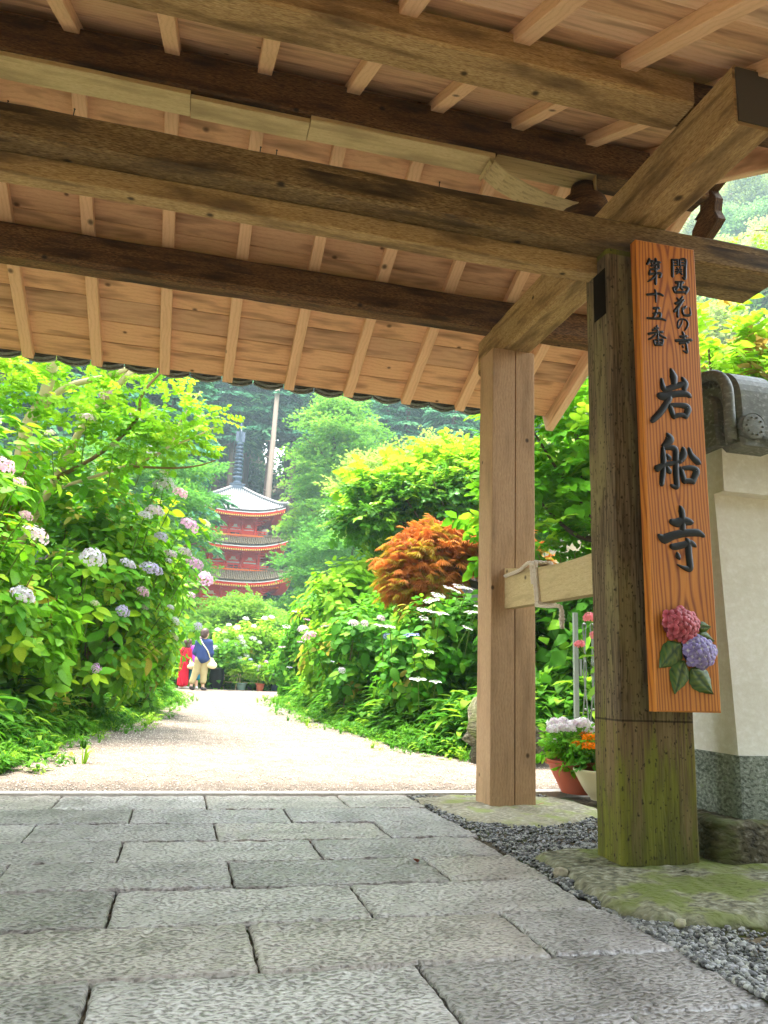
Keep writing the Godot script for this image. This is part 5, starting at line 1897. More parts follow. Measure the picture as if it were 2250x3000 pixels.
# ---------------------------------------------------------------- trees of the garden
func build_trees() -> void:
	# maple left of the pagoda
	var green := [Color(0.078, 0.260, 0.038), Color(0.143, 0.364, 0.043), Color(0.221, 0.429, 0.043)]
	var t := thing("maple_tree", "green layered maple leaning over the left side of the pagoda", "tree", Vector3(-2.6, gy(-2.6, -31), -31))
	limb(t, [Vector3(0, -0.5, 0), Vector3(0.2, 2.5, 0), Vector3(-0.2, 5, 0.2), Vector3(0, 8, 0)], 0.28, 0.08, "bark", "trunk")
	limb(t, [Vector3(0, 2.5, 0), Vector3(1.3, 4, 0.4), Vector3(2.8, 4.6, 0.6)], 0.12, 0.03, "bark")
	foliage(t, tiers(Vector3(-1.9, 5.9, -31), Vector3(2.7, 3.9, 2.4), 26, 1.35, 0.35), 1500, 0.62, "maple", "leaf", green, 0.85)
	# tall light maple on the right, before the cedars
	t = thing("maple_tree", "tall yellow-green maple right of the pagoda in front of the cedars", "tree", Vector3(8.3, gy(8.3, -46), -46))
	limb(t, [Vector3(0, -1, 0), Vector3(0.1, 5, 0), Vector3(-0.3, 10, 0), Vector3(0, 16, 0)], 0.35, 0.08, "bark", "trunk")
	for k in 5:
		limb(t, [Vector3(0, 3.0 + k * 2, 0), Vector3(-1.2 + (k % 2) * 2.6, 4.2 + k * 2, 0.3), Vector3(-2.2 + (k % 2) * 4.6, 4.8 + k * 2, 0.6)], 0.1, 0.02, "bark")
	foliage(t, tiers(Vector3(8.4, 11.0, -46), Vector3(2.9, 6.6, 2.6), 34, 1.6, 0.5), 1900, 0.85, "maple", "leaf", [Color(0.117, 0.325, 0.038), Color(0.208, 0.442, 0.043), Color(0.286, 0.494, 0.051)], 0.85)
	t = thing("maple_tree", "spreading maple with layered boughs low to the right of the pagoda", "tree", Vector3(7.9, gy(7.9, -38), -38))
	limb(t, [Vector3(0, -1, 0), Vector3(0.1, 3, 0), Vector3(0, 6, 0)], 0.2, 0.06, "bark", "trunk")
	limb(t, [Vector3(0, 2, 0), Vector3(-1.4, 3.6, 0), Vector3(-2.6, 4.0, 0.3)], 0.09, 0.02, "bark")
	foliage(t, tiers(Vector3(7.0, 5.2, -38), Vector3(2.6, 2.6, 2.2), 18, 1.3, 0.32), 900, 0.7, "maple", "leaf", [Color(0.078, 0.247, 0.043), Color(0.156, 0.390, 0.043)], 0.85)
	t = thing("maple_tree", "low spreading bright maple below the pagoda's lowest roof", "tree", Vector3(2.2, gy(2.2, -29), -29))
	limb(t, [Vector3(0, -0.5, 0), Vector3(0.2, 1.2, 0), Vector3(0, 2.4, 0)], 0.14, 0.05, "bark", "trunk")
	foliage(t, tiers(Vector3(2.0, 2.25, -28.6), Vector3(2.2, 0.95, 1.4), 18, 0.95, 0.25), 950, 0.5, "maple", "leaf", [Color(0.156, 0.351, 0.034), Color(0.260, 0.468, 0.051), Color(0.296, 0.494, 0.060)], 0.85)
	# pale-leaved tree with arching sprays
	t = thing("pale_maple", "pale green tree with arching feathery sprays above the clipped tree", "tree", Vector3(6.6, gy(6.6, -22), -22))
	limb(t, [Vector3(0, -0.5, 0), Vector3(0.1, 3, 0), Vector3(-0.2, 6, 0)], 0.16, 0.05, "bark", "trunk")
	for k in 7:
		limb(t, [Vector3(0, 3.2 + k * 0.3, 0), Vector3(-1.0, 4.6 + k * 0.25, 0.3), Vector3(-2.4 + k * 0.35, 5.2 + k * 0.32, 0.5)], 0.04, 0.012, "bark")
	var es := []
	for k in 13:
		es.append([4.3 + k * 0.42, 5.7 + 1.7 * sin(k * 0.17 + 0.25) + 0.35 * sin(k * 2.2), -21.8 + 0.4 * sin(k * 1.3), 0.75, 0.38, 0.7])
	for k in 8:
		es.append([4.6 + k * 0.6, 5.3 + 0.5 * sin(k * 1.9), -22.2, 0.8, 0.5, 0.8])
	foliage(t, es, 1500, 0.4, "maple", "leaf", [Color(0.296, 0.494, 0.085), Color(0.468, 0.580, 0.136), Color(0.260, 0.429, 0.051)], 0.8)
	# clipped evergreen: bright new growth over a dark twiggy underside
	t = thing("clipped_tree", "broad flat-bottomed clipped evergreen with glossy leaves above the orange maple", "tree", Vector3(4.5, gy(4.5, -13.4), -13.4))
	limb(t, [Vector3(0, -0.3, 0), Vector3(0.15, 1.5, 0), Vector3(0, 2.9, 0)], 0.13, 0.09, "bark", "trunk")
	for k in 16:
		var a := k * 2.39996
		var r := 0.5 + 0.1 * k
		limb(t, [Vector3(0, 2.3, 0), Vector3(cos(a) * r * 0.5, 2.75, sin(a) * r * 0.4), Vector3(cos(a) * r, 3.2, sin(a) * r * 0.7)], 0.035, 0.01, "bark", "branch", 5)
		limb(t, [Vector3(cos(a) * r * 0.5, 2.75, sin(a) * r * 0.4), Vector3(cos(a + 0.5) * r * 0.8, 3.0, sin(a + 0.5) * r * 0.6), Vector3(cos(a + 0.7) * r, 3.5, sin(a + 0.7) * r * 0.8)], 0.02, 0.006, "bark", "branch", 5)
	foliage(t, [[3.3, 3.62, -13.3, 0.85, 0.45, 0.9], [4.4, 3.78, -13.4, 1.2, 0.5, 1.1], [5.6, 3.8, -13.5, 1.2, 0.55, 1.1], [4.0, 3.9, -13.0, 0.9, 0.4, 0.7], [2.95, 3.45, -13.0, 0.5, 0.3, 0.5]], 1500, 0.34, "round", "leaf_gloss", [Color(0.065, 0.221, 0.021), Color(0.130, 0.338, 0.021), Color(0.260, 0.468, 0.025)], 0.45)
	foliage(t, [[3.6, 4.05, -13.4, 0.8, 0.32, 0.8], [4.5, 4.3, -13.5, 1.0, 0.4, 0.9], [5.5, 4.4, -13.6, 1.1, 0.5, 0.9], [4.9, 4.75, -13.9, 0.9, 0.5, 0.8]], 800, 0.38, "spray", "leaf", [Color(0.260, 0.494, 0.017), Color(0.348, 0.580, 0.025), Color(0.312, 0.520, 0.034)], 0.5, 0.35, "new_growth")
	# bright tree behind the gate posts
	t = thing("leafy_tree", "bright green leafy tree seen between the two gate posts under the eave", "tree", Vector3(4.9, gy(4.9, -8.4), -8.4))
	limb(t, [Vector3(0.3, -0.2, 0), Vector3(0.1, 1.5, 0), Vector3(-0.2, 2.4, 0), Vector3(-0.5, 3.4, 0.2)], 0.09, 0.03, "bark", "trunk")
	limb(t, [Vector3(0.0, 2.0, 0), Vector3(-0.5, 2.05, 0.1), Vector3(-1.0, 2.4, 0.2)], 0.045, 0.012, "bark")
	limb(t, [Vector3(-0.1, 2.3, 0), Vector3(-0.6, 2.6, 0.2), Vector3(-1.1, 3.3, 0.2)], 0.035, 0.01, "bark")
	foliage(t, [[4.2, 3.5, -8.4, 0.75, 0.75, 0.7], [4.9, 3.9, -8.3, 0.9, 0.8, 0.8], [4.1, 2.6, -8.6, 0.7, 0.6, 0.6], [5.4, 3.0, -8.5, 0.8, 0.8, 0.7]], 750, 0.36, "spray", "leaf", [Color(0.117, 0.364, 0.013), Color(0.234, 0.520, 0.017), Color(0.328, 0.546, 0.025)], 0.5)
	t = thing("bamboo_thicket", "dark bushy thicket behind the folding metal barrier", "shrub", Vector3(4.4, gy(4.4, -8.3), -8.3))
	for k in 14:
		var x := -0.9 + k * 0.13 + rng.randf_range(-0.05, 0.05)
		limb(t, [Vector3(x * 0.4 - 0.1, 0, 0), Vector3(x * 0.8, 0.9, rng.randf_range(-0.1, 0.2)), Vector3(x * 1.3, 1.8, rng.randf_range(-0.2, 0.3))], 0.014, 0.006, "stem", "stem", 5)
	foliage(t, [[4.1, 1.5, -8.5, 0.6, 0.5, 0.5], [4.6, 1.3, -8.6, 0.6, 0.6, 0.5], [3.75, 1.0, -8.7, 0.4, 0.6, 0.5], [4.3, 0.5, -8.4, 0.7, 0.3, 0.4]], 420, 0.3, "spray", "leaf", [Color(0.039, 0.143, 0.017), Color(0.078, 0.247, 0.017), Color(0.130, 0.325, 0.017)], 0.4)
	# shrub above the wall
	t = thing("shrub_above_wall", "bright yellow-green shrub with orange young leaves rising behind the plastered wall", "shrub", Vector3(5.0, 0, -6.2))
	for k in 5:
		limb(t, [Vector3(-0.2 + k * 0.1, 0, 0), Vector3(-0.3 + k * 0.18, 2, 0), Vector3(-0.6 + k * 0.32, 4.0, 0.1)], 0.04, 0.01, "bark", "stem", 6)
	foliage(t, [[4.75, 3.9, -6.2, 0.42, 0.55, 0.45], [5.3, 3.55, -6.1, 0.55, 0.6, 0.5], [5.9, 3.5, -6.2, 0.6, 0.6, 0.5], [5.1, 3.0, -6.3, 0.8, 0.7, 0.5]], 520, 0.3, "spray", "leaf", [Color(0.286, 0.546, 0.017), Color(0.348, 0.580, 0.034), Color(0.42, 0.28, 0.06)], 0.5)
	# a maple twig hanging in from the right
	t = thing("maple_twig", "small maple twig with star leaves hanging into the upper right corner", "branch", Vector3(5.25, 5.3, -6.0))
	limb(t, [Vector3(0.9, 0.25, 0), Vector3(0.4, 0.1, 0), Vector3(0.0, 0.0, 0)], 0.012, 0.004, "bark", "branch", 5)
	foliage(t, [[5.45, 5.3, -6.0, 0.3, 0.12, 0.2], [5.5, 4.98, -6.0, 0.25, 0.08, 0.2]], 10, 0.2, "maple", "leaf", [Color(0.208, 0.468, 0.025), Color(0.312, 0.546, 0.034)], 0.8)
	# orange thread-leaf maple
	t = thing("orange_maple", "dome of an orange thread-leaf maple behind the rear gate post", "tree", Vector3(4.4, gy(4.4, -9.9), -9.9))
	limb(t, [Vector3(0.3, -0.2, 0), Vector3(0.1, 0.9, 0), Vector3(-0.35, 1.45, 0.2), Vector3(-0.8, 1.5, 0.35), Vector3(-1.1, 1.75, 0.4), Vector3(-1.15, 2.05, 0.4)], 0.075, 0.03, "bark", "trunk")
	limb(t, [Vector3(-1.12, 1.8, 0.4), Vector3(-1.35, 1.98, 0.45), Vector3(-1.65, 1.9, 0.45), Vector3(-1.85, 1.7, 0.4)], 0.026, 0.008, "bark", "branch", 6)
	limb(t, [Vector3(-1.12, 1.95, 0.4), Vector3(-0.8, 2.25, 0.3), Vector3(-0.3, 2.4, 0.2)], 0.024, 0.008, "bark", "branch", 6)
	var rust := [Color(0.50, 0.15, 0.035), Color(0.68, 0.27, 0.045), Color(0.48, 0.34, 0.03)]
	foliage(t, [[3.0, 2.2, -9.7, 0.5, 0.42, 0.5], [3.4, 2.5, -9.9, 0.6, 0.32, 0.55], [3.9, 2.58, -10.0, 0.65, 0.3, 0.6], [4.25, 2.4, -10.0, 0.45, 0.28, 0.5], [2.72, 1.98, -9.6, 0.3, 0.3, 0.35], [3.05, 1.85, -9.5, 0.28, 0.16, 0.3]], 1500, 0.17, "thread", "leaf", rust, 0.6)


# ---------------------------------------------------------------- hydrangeas
func head_colour(c: String) -> Color:
	match c:
		"p":
			return Color(0.78, 0.48, 0.60)
		"q":
			return Color(0.80, 0.66, 0.74)
		"w":
			return Color(0.74, 0.70, 0.76)
		"m":
			return Color(0.72, 0.44, 0.66)
		"l":
			return Color(0.64, 0.57, 0.78)
		"b":
			return Color(0.38, 0.42, 0.78)
		"c":
			return Color(0.72, 0.70, 0.48)
	return Color(0.88, 0.86, 0.86)


func petal_mat(c: String) -> StandardMaterial3D:
	if not M.has("petal_" + c):
		var m: StandardMaterial3D = M.petal.duplicate()
		m.albedo_color = head_colour(c).linear_to_srgb()
		m.resource_name = "petal_" + c
		M["petal_" + c] = m
	return M["petal_" + c]


func blooms(root: Node3D, heads: Array, kind: String, out := Vector3(0, 0, 0)) -> void:
	for h in heads:
		var p := Vector3(h[0], h[1], h[2])
		var d := (Vector3(0, 0.9, 0) + (p - out).normalized() * 0.7 + Vector3(rng.randfn(), 0, rng.randfn()) * 0.2).normalized()
		if kind == "lace":
			d = (Vector3(0, 1.0, 0.25) + Vector3(rng.randfn(), 0, rng.randfn()) * 0.12).normalized()
		var b := aim(d.cross(Vector3(0.2, 0.1, 1)).normalized(), d)
		var o := part("flower_head", L[kind + str(rng.randi() % 3)], petal_mat(h[4]), root, Transform3D(b * Basis.from_scale(Vector3(rng.randf_range(0.85, 1.12), rng.randf_range(0.7, 1.02), rng.randf_range(0.85, 1.12)) * h[3] * (1.12 if kind == "lace" else 0.97)), p - root.position))
		var st := MB.new()
		var q := p - root.position
		var dn := -d * 0.22 + (out - p).normalized() * 0.12
		st.tube([q - d * h[3] * 0.1, q + dn * 0.6, q + dn * 1.3 + Vector3(0, -0.08, 0)], [0.005, 0.006, 0.007], 5)
		part("flower_stalk", st.mesh(), M.green_stem, root)


func hydrangea(called: String, label: String, group: String, base: Vector3, ells: Array, shoots: int, size: float, pal: Array, heads: Array, kind: String, single: int, stems: int) -> Node3D:
	var root := thing(called, label, "hydrangea", base, 0.0, group)
	var all := []
	for k in shoots:
		var q := inside(ells)
		var p: Vector3 = q[0]
		var d: Vector3 = q[1]
		var ax := (Vector3.UP * 0.8 + d * 0.9 + Vector3(rng.randfn(), rng.randfn() * 0.3, rng.randfn()) * 0.25).normalized()
		var near := false
		for h in heads:
			if p.distance_to(Vector3(h[0], h[1], h[2])) < h[3] * 1.5:
				near = true
		if near or p.y < 0.1:
			continue
		var a0 := rng.randf() * TAU
		var s0 := size * rng.randf_range(0.6, 1.25)
		var side := ax.cross(Vector3(0.31, 0.2, 0.93)).normalized()
		var col := shade(pal, p) if rng.randf() > 0.03 else Color(0.5, 0.42, 0.06)
		for j in 6:
			var pair := j / 2
			var a := a0 + (j % 2) * PI + pair * PI / 2
			var o := side.rotated(ax, a)
			var dirn := (o + ax * (0.45 - 0.35 * pair) + Vector3(rng.randfn(), rng.randfn(), rng.randfn()) * 0.16).normalized()
			var b := aim(dirn, (ax + o * 0.1 + Vector3(rng.randfn(), rng.randfn(), rng.randfn()) * 0.2).normalized())
			var s := s0 * (0.7 + 0.22 * pair) * rng.randf_range(0.85, 1.15)
			all.append([Transform3D(b.scaled(Vector3.ONE * s), p - ax * 0.05 * pair + o * 0.02 - base), col * rng.randf_range(0.88, 1.12)])
	if kind == "mop":
		for h in heads:
			var p := Vector3(h[0], h[1], h[2])
			var ax := (Vector3.UP + (p - Vector3(ells[0][0], ells[0][1], ells[0][2])).normalized() * 0.7).normalized()
			var a0 := rng.randf() * TAU
			var side := ax.cross(Vector3(0.31, 0.2, 0.93)).normalized()
			for j in 10:
				var o := side.rotated(ax, a0 + j * 1.83)
				var b := aim((o + ax * 0.1 + Vector3(rng.randfn(), rng.randfn(), rng.randfn()) * 0.15).normalized(), ax)
				all.append([Transform3D(b.scaled(Vector3.ONE * size * rng.randf_range(0.8, 1.15)), p - ax * (h[3] * 0.55 + 0.012 * j) + o * 0.02 - base), shade(pal, p)])
	var eye := Vector3(0, 0.75, 0) - base
	all.sort_custom(func(a: Array, b: Array) -> bool: return a[0].origin.distance_squared_to(eye) < b[0].origin.distance_squared_to(eye))
	var ts := [[], []]
	var cs := [PackedColorArray(), PackedColorArray()]
	for k in all.size():
		if k < single:
			part("leaf", leaf_tone(all[k][1], k % 3 == 0), M.leaf_veined, root, all[k][0])
		else:
			var j := 0 if k % 3 else 1
			ts[j].append(all[k][0])
			cs[j].append(all[k][1])
	many("foliage", L.hyd, M.leaf_gloss_veined if called == "hydrangea_bush" else M.leaf_veined, ts[0], cs[0], root)
	many("foliage", L.hyd_b, M.leaf_veined, ts[1], cs[1], root)
	for k in stems:
		var q := inside(ells)
		var e: Vector3 = q[0] - base
		var f := Vector3(e.x * 0.35 + rng.randf_range(-0.2, 0.2), 0, e.z * 0.35 + rng.randf_range(-0.1, 0.2))
		limb(root, [f, f.lerp(e, 0.5) + Vector3(0, 0.12, 0), e], 0.011, 0.005, "stem", "stem", 5)
	var mid := Vector3(ells[0][0], ells[0][1] * 0.7, ells[0][2])
	blooms(root, heads, kind, mid)
	return root


func leaf_tone(c: Color, bent: bool) -> ArrayMesh:
	# a handful of leaf greens shared by the leaves that are built one by one
	var key := "tone%d_%d_%d" % [int(c.r * 16.0), int(c.g * 12.0), int(bent)]
	if not L.has(key):
		var mb := MB.new()
		mb.tint = Color((int(c.r * 16.0) + 0.5) / 16.0, (int(c.g * 12.0) + 0.5) / 12.0, 0.016)
		if bent:
			leaf(mb, Transform3D(), 1.0, 0.55, -0.1, 0.5, 6)
		else:
			leaf(mb, Transform3D(), 1.0, 0.62, 0.22, 0.22, 6)
		L[key] = mb.mesh()
	return L[key]


func build_left_bank() -> void:
	var pal := [Color(0.116, 0.344, 0.013), Color(0.245, 0.538, 0.017), Color(0.395, 0.600, 0.021)]
	var heads := [[-1.61, 2.35, -6.90, 0.104, "p"], [-1.50, 2.29, -7.18, 0.054, "p"], [-1.43, 2.01, -7.26, 0.069, "p"], [-1.36, 1.86, -7.38, 0.115, "q"], [-1.36, 1.31, -7.21, 0.108, "w"], [-0.95, 1.79, -8.19, 0.123, "w"], [-0.80, 0.72, -8.24, 0.054, "m"], [-1.09, 3.77, -8.98, 0.086, "p"], [-1.23, 3.41, -8.72, 0.083, "q"], [-0.76, 3.71, -9.42, 0.090, "q"], [-0.95, 3.22, -9.10, 0.064, "c"], [-0.58, 3.33, -9.60, 0.101, "w"], [-0.37, 2.83, -9.18, 0.120, "w"], [-0.19, 2.80, -9.41, 0.094, "p"], [-0.44, 2.48, -9.06, 0.102, "q"], [-0.53, 2.41, -8.93, 0.078, "w"], [-0.05, 2.44, -9.53, 0.119, "m"], [-0.35, 2.21, -9.14, 0.082, "l"], [-0.23, 2.04, -9.28, 0.079, "q"], [-0.42, 1.82, -9.00, 0.122, "l"], [-0.64, 1.82, -8.68, 0.078, "w"], [-0.07, 2.10, -9.48, 0.076, "q"], [0.05, 1.98, -9.60, 0.111, "m"], [0.22, 1.96, -10.96, 0.126, "m"], [-0.64, 1.31, -8.61, 0.073, "l"], [-0.47, 1.55, -8.89, 0.080, "p"], [-0.88, 1.35, -8.23, 0.045, "c"], [0.18, 1.31, -10.86, 0.068, "l"], [-0.11, 1.28, -9.34, 0.056, "w"], [-0.24, 1.96, -9.25, 0.056, "w"], [0.15, 2.53, -9.77, 0.059, "c"], [0.05, 1.71, -10.76, 0.059, "m"], [-0.44, 1.39, -8.92, 0.045, "w"], [-0.17, 1.43, -9.28, 0.047, "w"], [-0.10, 1.10, -9.34, 0.051, "c"], [-1.49, 3.04, -8.20, 0.058, "c"], [-0.38, 2.98, -9.20, 0.055, "c"]]
	var near := []
	var mid := []
	var far := []
	for h in heads:
		if h[2] > -8.0:
			near.append(h)
		elif h[2] > -9.8:
			mid.append(h)
		else:
			far.append(h)
	hydrangea("hydrangea_bush", "big hydrangea bush with pink heads at the left edge nearest the gate", "hydrangeas along the left of the path", Vector3(-2.3, 0.25, -7.9), [[-2.4, 1.5, -7.75, 1.15, 1.2, 0.75], [-1.75, 1.1, -7.9, 0.75, 0.95, 0.6], [-2.3, 2.6, -8.2, 0.95, 0.65, 0.7], [-1.5, 0.75, -8.1, 0.6, 0.55, 0.5]], 680, 0.17, pal, near, "mop", 300, 26)
	hydrangea("hydrangea_bush", "tall hydrangea bush of the left bank with white and lilac heads", "hydrangeas along the left of the path", Vector3(-1.3, 0.3, -9.6), [[-1.3, 1.5, -9.5, 1.0, 1.2, 0.8], [-0.75, 1.9, -9.8, 0.75, 0.95, 0.6], [-1.3, 2.7, -9.8, 0.95, 0.65, 0.7], [-0.8, 0.95, -9.3, 0.6, 0.6, 0.5]], 760, 0.165, pal, mid, "mop", 220, 26)
	hydrangea("hydrangea_bush", "hydrangea bush beyond it leaning over the path with mauve heads", "hydrangeas along the left of the path", Vector3(-0.7, 0.3, -12.0), [[-0.7, 1.4, -11.8, 0.85, 1.0, 0.9], [-0.45, 1.9, -11.5, 0.55, 0.6, 0.6], [-0.9, 0.8, -11.4, 0.7, 0.6, 0.8]], 620, 0.155, pal, far, "mop", 0, 8)
	hydrangea("hydrangea_bush", "last hydrangea bush of the left bank before the standing visitors", "hydrangeas along the left of the path", Vector3(-0.9, 0.3, -15.0), [[-0.85, 1.1, -14.6, 0.75, 0.85, 0.9], [-0.6, 1.0, -16.3, 0.5, 0.55, 0.6]], 460, 0.15, [Color(0.156, 0.390, 0.017), Color(0.286, 0.520, 0.025), Color(0.328, 0.546, 0.043)], [[-0.28, 1.35, -14.0, 0.08, "b"], [-0.4, 1.1, -13.9, 0.07, "w"], [-0.2, 1.0, -14.2, 0.06, "b"], [-0.35, 1.65, -14.1, 0.07, "w"]], "mop", 0, 6)
	# crape-myrtle-like tree over the bank
	var t := thing("smooth_barked_tree", "pale smooth-barked tree with round leaves spreading over the left bank", "tree", Vector3(-2.0, 0.4, -9.4))
	limb(t, [Vector3(-0.2, 0, 0), Vector3(0.0, 1.6, 0), Vector3(0.05, 2.9, 0.1), Vector3(0.2, 3.4, 0.1), Vector3(0.3, 4.2, 0.2)], 0.09, 0.06, "pale_bark", "trunk", 9)
	limb(t, [Vector3(0.16, 3.2, 0.1), Vector3(0.45, 3.5, 0.2), Vector3(0.95, 3.68, 0.3), Vector3(1.4, 4.0, 0.3)], 0.045, 0.025, "pale_bark")
	limb(t, [Vector3(0.1, 1.6, 0), Vector3(0.5, 2.6, 0.1), Vector3(0.7, 3.1, 0.2), Vector3(1.15, 3.75, 0.3), Vector3(1.5, 4.2, 0.2)], 0.05, 0.034, "pale_bark")
	limb(t, [Vector3(0.4, 2.4, 0.1), Vector3(0.9, 2.75, 0.2), Vector3(1.25, 3.15, 0.3), Vector3(1.3, 3.5, 0.3), Vector3(1.6, 3.95, 0.3)], 0.026, 0.014, "stem")
	limb(t, [Vector3(0.5, 2.3, 0.2), Vector3(1.3, 2.65, 0.3), Vector3(1.65, 2.85, 0.4), Vector3(1.75, 3.2, 0.3), Vector3(1.95, 3.6, 0.3)], 0.02, 0.01, "pale_bark")
	limb(t, [Vector3(1.65, 2.85, 0.4), Vector3(1.9, 2.98, 0.4), Vector3(2.15, 3.15, 0.4)], 0.016, 0.006, "pale_bark", "branch", 6)
	limb(t, [Vector3(1.2, 2.6, 0.3), Vector3(1.7, 2.6, 0.4), Vector3(2.0, 2.66, 0.4), Vector3(2.2, 2.75, 0.4)], 0.016, 0.006, "stem", "branch", 6)
	foliage(t, [[-2.4, 3.75, -9.2, 0.7, 0.5, 0.6], [-1.4, 3.7, -9.0, 0.7, 0.4, 0.5], [-0.6, 3.65, -9.0, 0.55, 0.35, 0.4], [-0.25, 3.62, -9.0, 0.34, 0.26, 0.35], [-0.2, 3.36, -9.0, 0.28, 0.24, 0.3], [-3.3, 4.0, -9.4, 0.9, 0.8, 0.7], [-1.6, 4.5, -9.6, 1.2, 0.5, 0.8], [0.12, 3.7, -9.0, 0.14, 0.06, 0.2], [-1.2, 3.2, -8.9, 0.8, 0.3, 0.4], [-0.6, 3.3, -8.8, 0.5, 0.25, 0.3]], 820, 0.25, "round", "leaf", [Color(0.156, 0.416, 0.017), Color(0.312, 0.572, 0.021), Color(0.312, 0.520, 0.025)], 0.5)
	# herbs and grasses along the foot of the bank
	cover("bank_herbs", "low herbs and grasses along the foot of the left bank", true, 3600)
	cover("bank_herbs", "low herbs and grasses along the right edge of the gravel path", false, 3600)


func cover(called: String, label: String, left: bool, n: int) -> void:
	var root := thing(called, label, "ground cover")
	root.set_meta("kind", "stuff")
	var ts := {}
	var cs := {}
	for k in n:
		var z := -5.9 - 15.0 * pow(rng.randf(), 1.25)
		if not left:
			z -= 0.9
		var d := 1.5 * pow(rng.randf(), 1.3) - 0.12
		if rng.randf() < 0.09:
			d = -0.6 * rng.randf() * rng.randf()
		var x := path_left(z) - d if left else path_right(z) + d
		var edge := smoothstep(-0.15, 0.5, d)
		var kind := ("herb%d" if rng.randf() < (0.62 if edge > 0.4 else 0.45) else "grass%d") % (rng.randi() % 3)
		if not ts.has(kind):
			ts[kind] = []
			cs[kind] = PackedColorArray()
		var s := rng.randf_range(0.2, 0.42) * lerpf(0.4, 1.3, edge) * (0.7 + 0.5 * noise.get_noise_2d(x * 1.5, z * 1.5) + 0.3)
		ts[kind].append(Transform3D(Basis(Vector3.UP, rng.randf() * TAU).scaled(Vector3(s, s * rng.randf_range(0.8, 1.2), s)), Vector3(x, gy(x, z) - 0.02, z)))
		cs[kind].append(shade([Color(0.052, 0.208, 0.013), Color(0.143, 0.377, 0.017), Color(0.260, 0.468, 0.025)], Vector3(x, 0, z)))
	for kind in ts:
		many("herbs", L[kind], M.leaf, ts[kind], cs[kind], root)


func build_right_garden() -> void:
	var lime := [Color(0.182, 0.429, 0.017), Color(0.312, 0.572, 0.021), Color(0.348, 0.580, 0.034)]
	var deep := [Color(0.065, 0.260, 0.013), Color(0.130, 0.390, 0.017), Color(0.221, 0.468, 0.021)]
	var grp := "hydrangeas along the right of the path"
	hydrangea("hydrangea_shrub", "tall lime-green hydrangea bush left of the orange maple", grp, Vector3(2.9, 0.3, -13.2), [[2.7, 1.75, -13.1, 0.85, 1.05, 0.8], [3.3, 2.3, -13.4, 0.7, 0.85, 0.7], [2.5, 1.0, -12.8, 0.6, 0.7, 0.6], [3.6, 1.4, -13.0, 0.8, 1.0, 0.7]], 760, 0.2, lime, [[2.2, 1.5, -12.5, 0.06, "q"], [2.45, 1.25, -12.1, 0.055, "p"], [2.3, 0.95, -12.2, 0.06, "l"]], "lace", 0, 8)
	hydrangea("hydrangea_shrub", "hydrangea bush with small pink heads farthest along the right path edge", grp, Vector3(2.6, 0.3, -16.2), [[2.55, 1.5, -16.2, 0.6, 1.0, 0.8], [2.3, 1.0, -16.6, 0.5, 0.7, 0.8], [2.9, 2.1, -16.4, 0.5, 0.6, 0.6]], 520, 0.17, deep, [[2.15, 1.95, -15.6, 0.08, "q"], [2.35, 1.8, -15.5, 0.07, "p"], [2.0, 1.65, -15.8, 0.07, "q"], [2.3, 2.05, -15.6, 0.06, "q"], [2.25, 1.35, -15.4, 0.07, "m"], [1.95, 1.25, -15.9, 0.06, "m"], [2.1, 0.85, -15.7, 0.06, "l"]], "lace", 0, 6)
	hydrangea("hydrangea_shrub", "dense hydrangea bush with two round pink heads at its left side", grp, Vector3(2.4, 0.3, -11.0), [[2.35, 1.05, -10.9, 0.55, 0.75, 0.7], [2.8, 1.2, -11.2, 0.6, 0.75, 0.7]], 480, 0.15, deep, [[1.72, 1.25, -11.0, 0.105, "p"], [1.66, 1.36, -11.2, 0.08, "q"], [2.18, 1.42, -10.2, 0.07, "q"], [2.33, 1.42, -10.2, 0.06, "q"], [2.55, 1.5, -10.2, 0.06, "q"], [2.62, 1.26, -10.1, 0.06, "b"], [2.05, 0.8, -10.2, 0.05, "w"]], "mop", 0, 8)
	hydrangea("hydrangea_shrub", "lacecap hydrangea with flat white flower heads beside the rear gate post", grp, Vector3(2.9, 0.25, -8.8), [[2.8, 1.1, -8.9, 0.55, 0.6, 0.55], [3.25, 1.2, -8.9, 0.5, 0.6, 0.5], [2.65, 0.75, -8.8, 0.5, 0.4, 0.5], [3.5, 0.8, -9.0, 0.5, 0.5, 0.5]], 560, 0.16, deep, [[2.80, 1.68, -8.5, 0.07, "x"], [2.72, 1.62, -8.5, 0.085, "x"], [2.61, 1.49, -8.4, 0.08, "x"], [2.78, 1.46, -8.35, 0.08, "x"], [2.60, 1.40, -8.4, 0.045, "x"], [3.0, 1.76, -8.6, 0.09, "x"], [3.13, 1.82, -8.7, 0.07, "x"], [3.19, 1.79, -8.6, 0.06, "x"], [3.16, 1.49, -8.35, 0.08, "x"], [3.25, 1.57, -8.4, 0.05, "x"], [2.61, 1.03, -8.25, 0.055, "x"], [2.46, 0.73, -8.1, 0.07, "x"], [2.67, 0.71, -8.15, 0.06, "x"], [3.09, 1.31, -8.3, 0.05, "x"], [2.43, 1.20, -8.3, 0.075, "b"], [2.13, 1.30, -8.5, 0.06, "q"], [2.23, 1.29, -8.5, 0.06, "q"]], "lace", 120, 12)
	var rk := thing("garden_rock", "dark mossy rock at the path edge beside the rear gate post", "rock", Vector3(2.86, 0.02, -6.75))
	var mb := MB.new()
	mb.blob(Vector3(0, 0.2, 0), Vector3(0.34, 0.34, 0.28), 22, 14)
	for k in mb.v.size():
		var e: Vector3 = mb.v[k]
		mb.v[k] = e + (e - Vector3(0, 0.2, 0)) * (0.8 * noise.get_noise_3dv(e * 3.2))
	part("rock", mb.mesh(), M.dark_rock, rk)


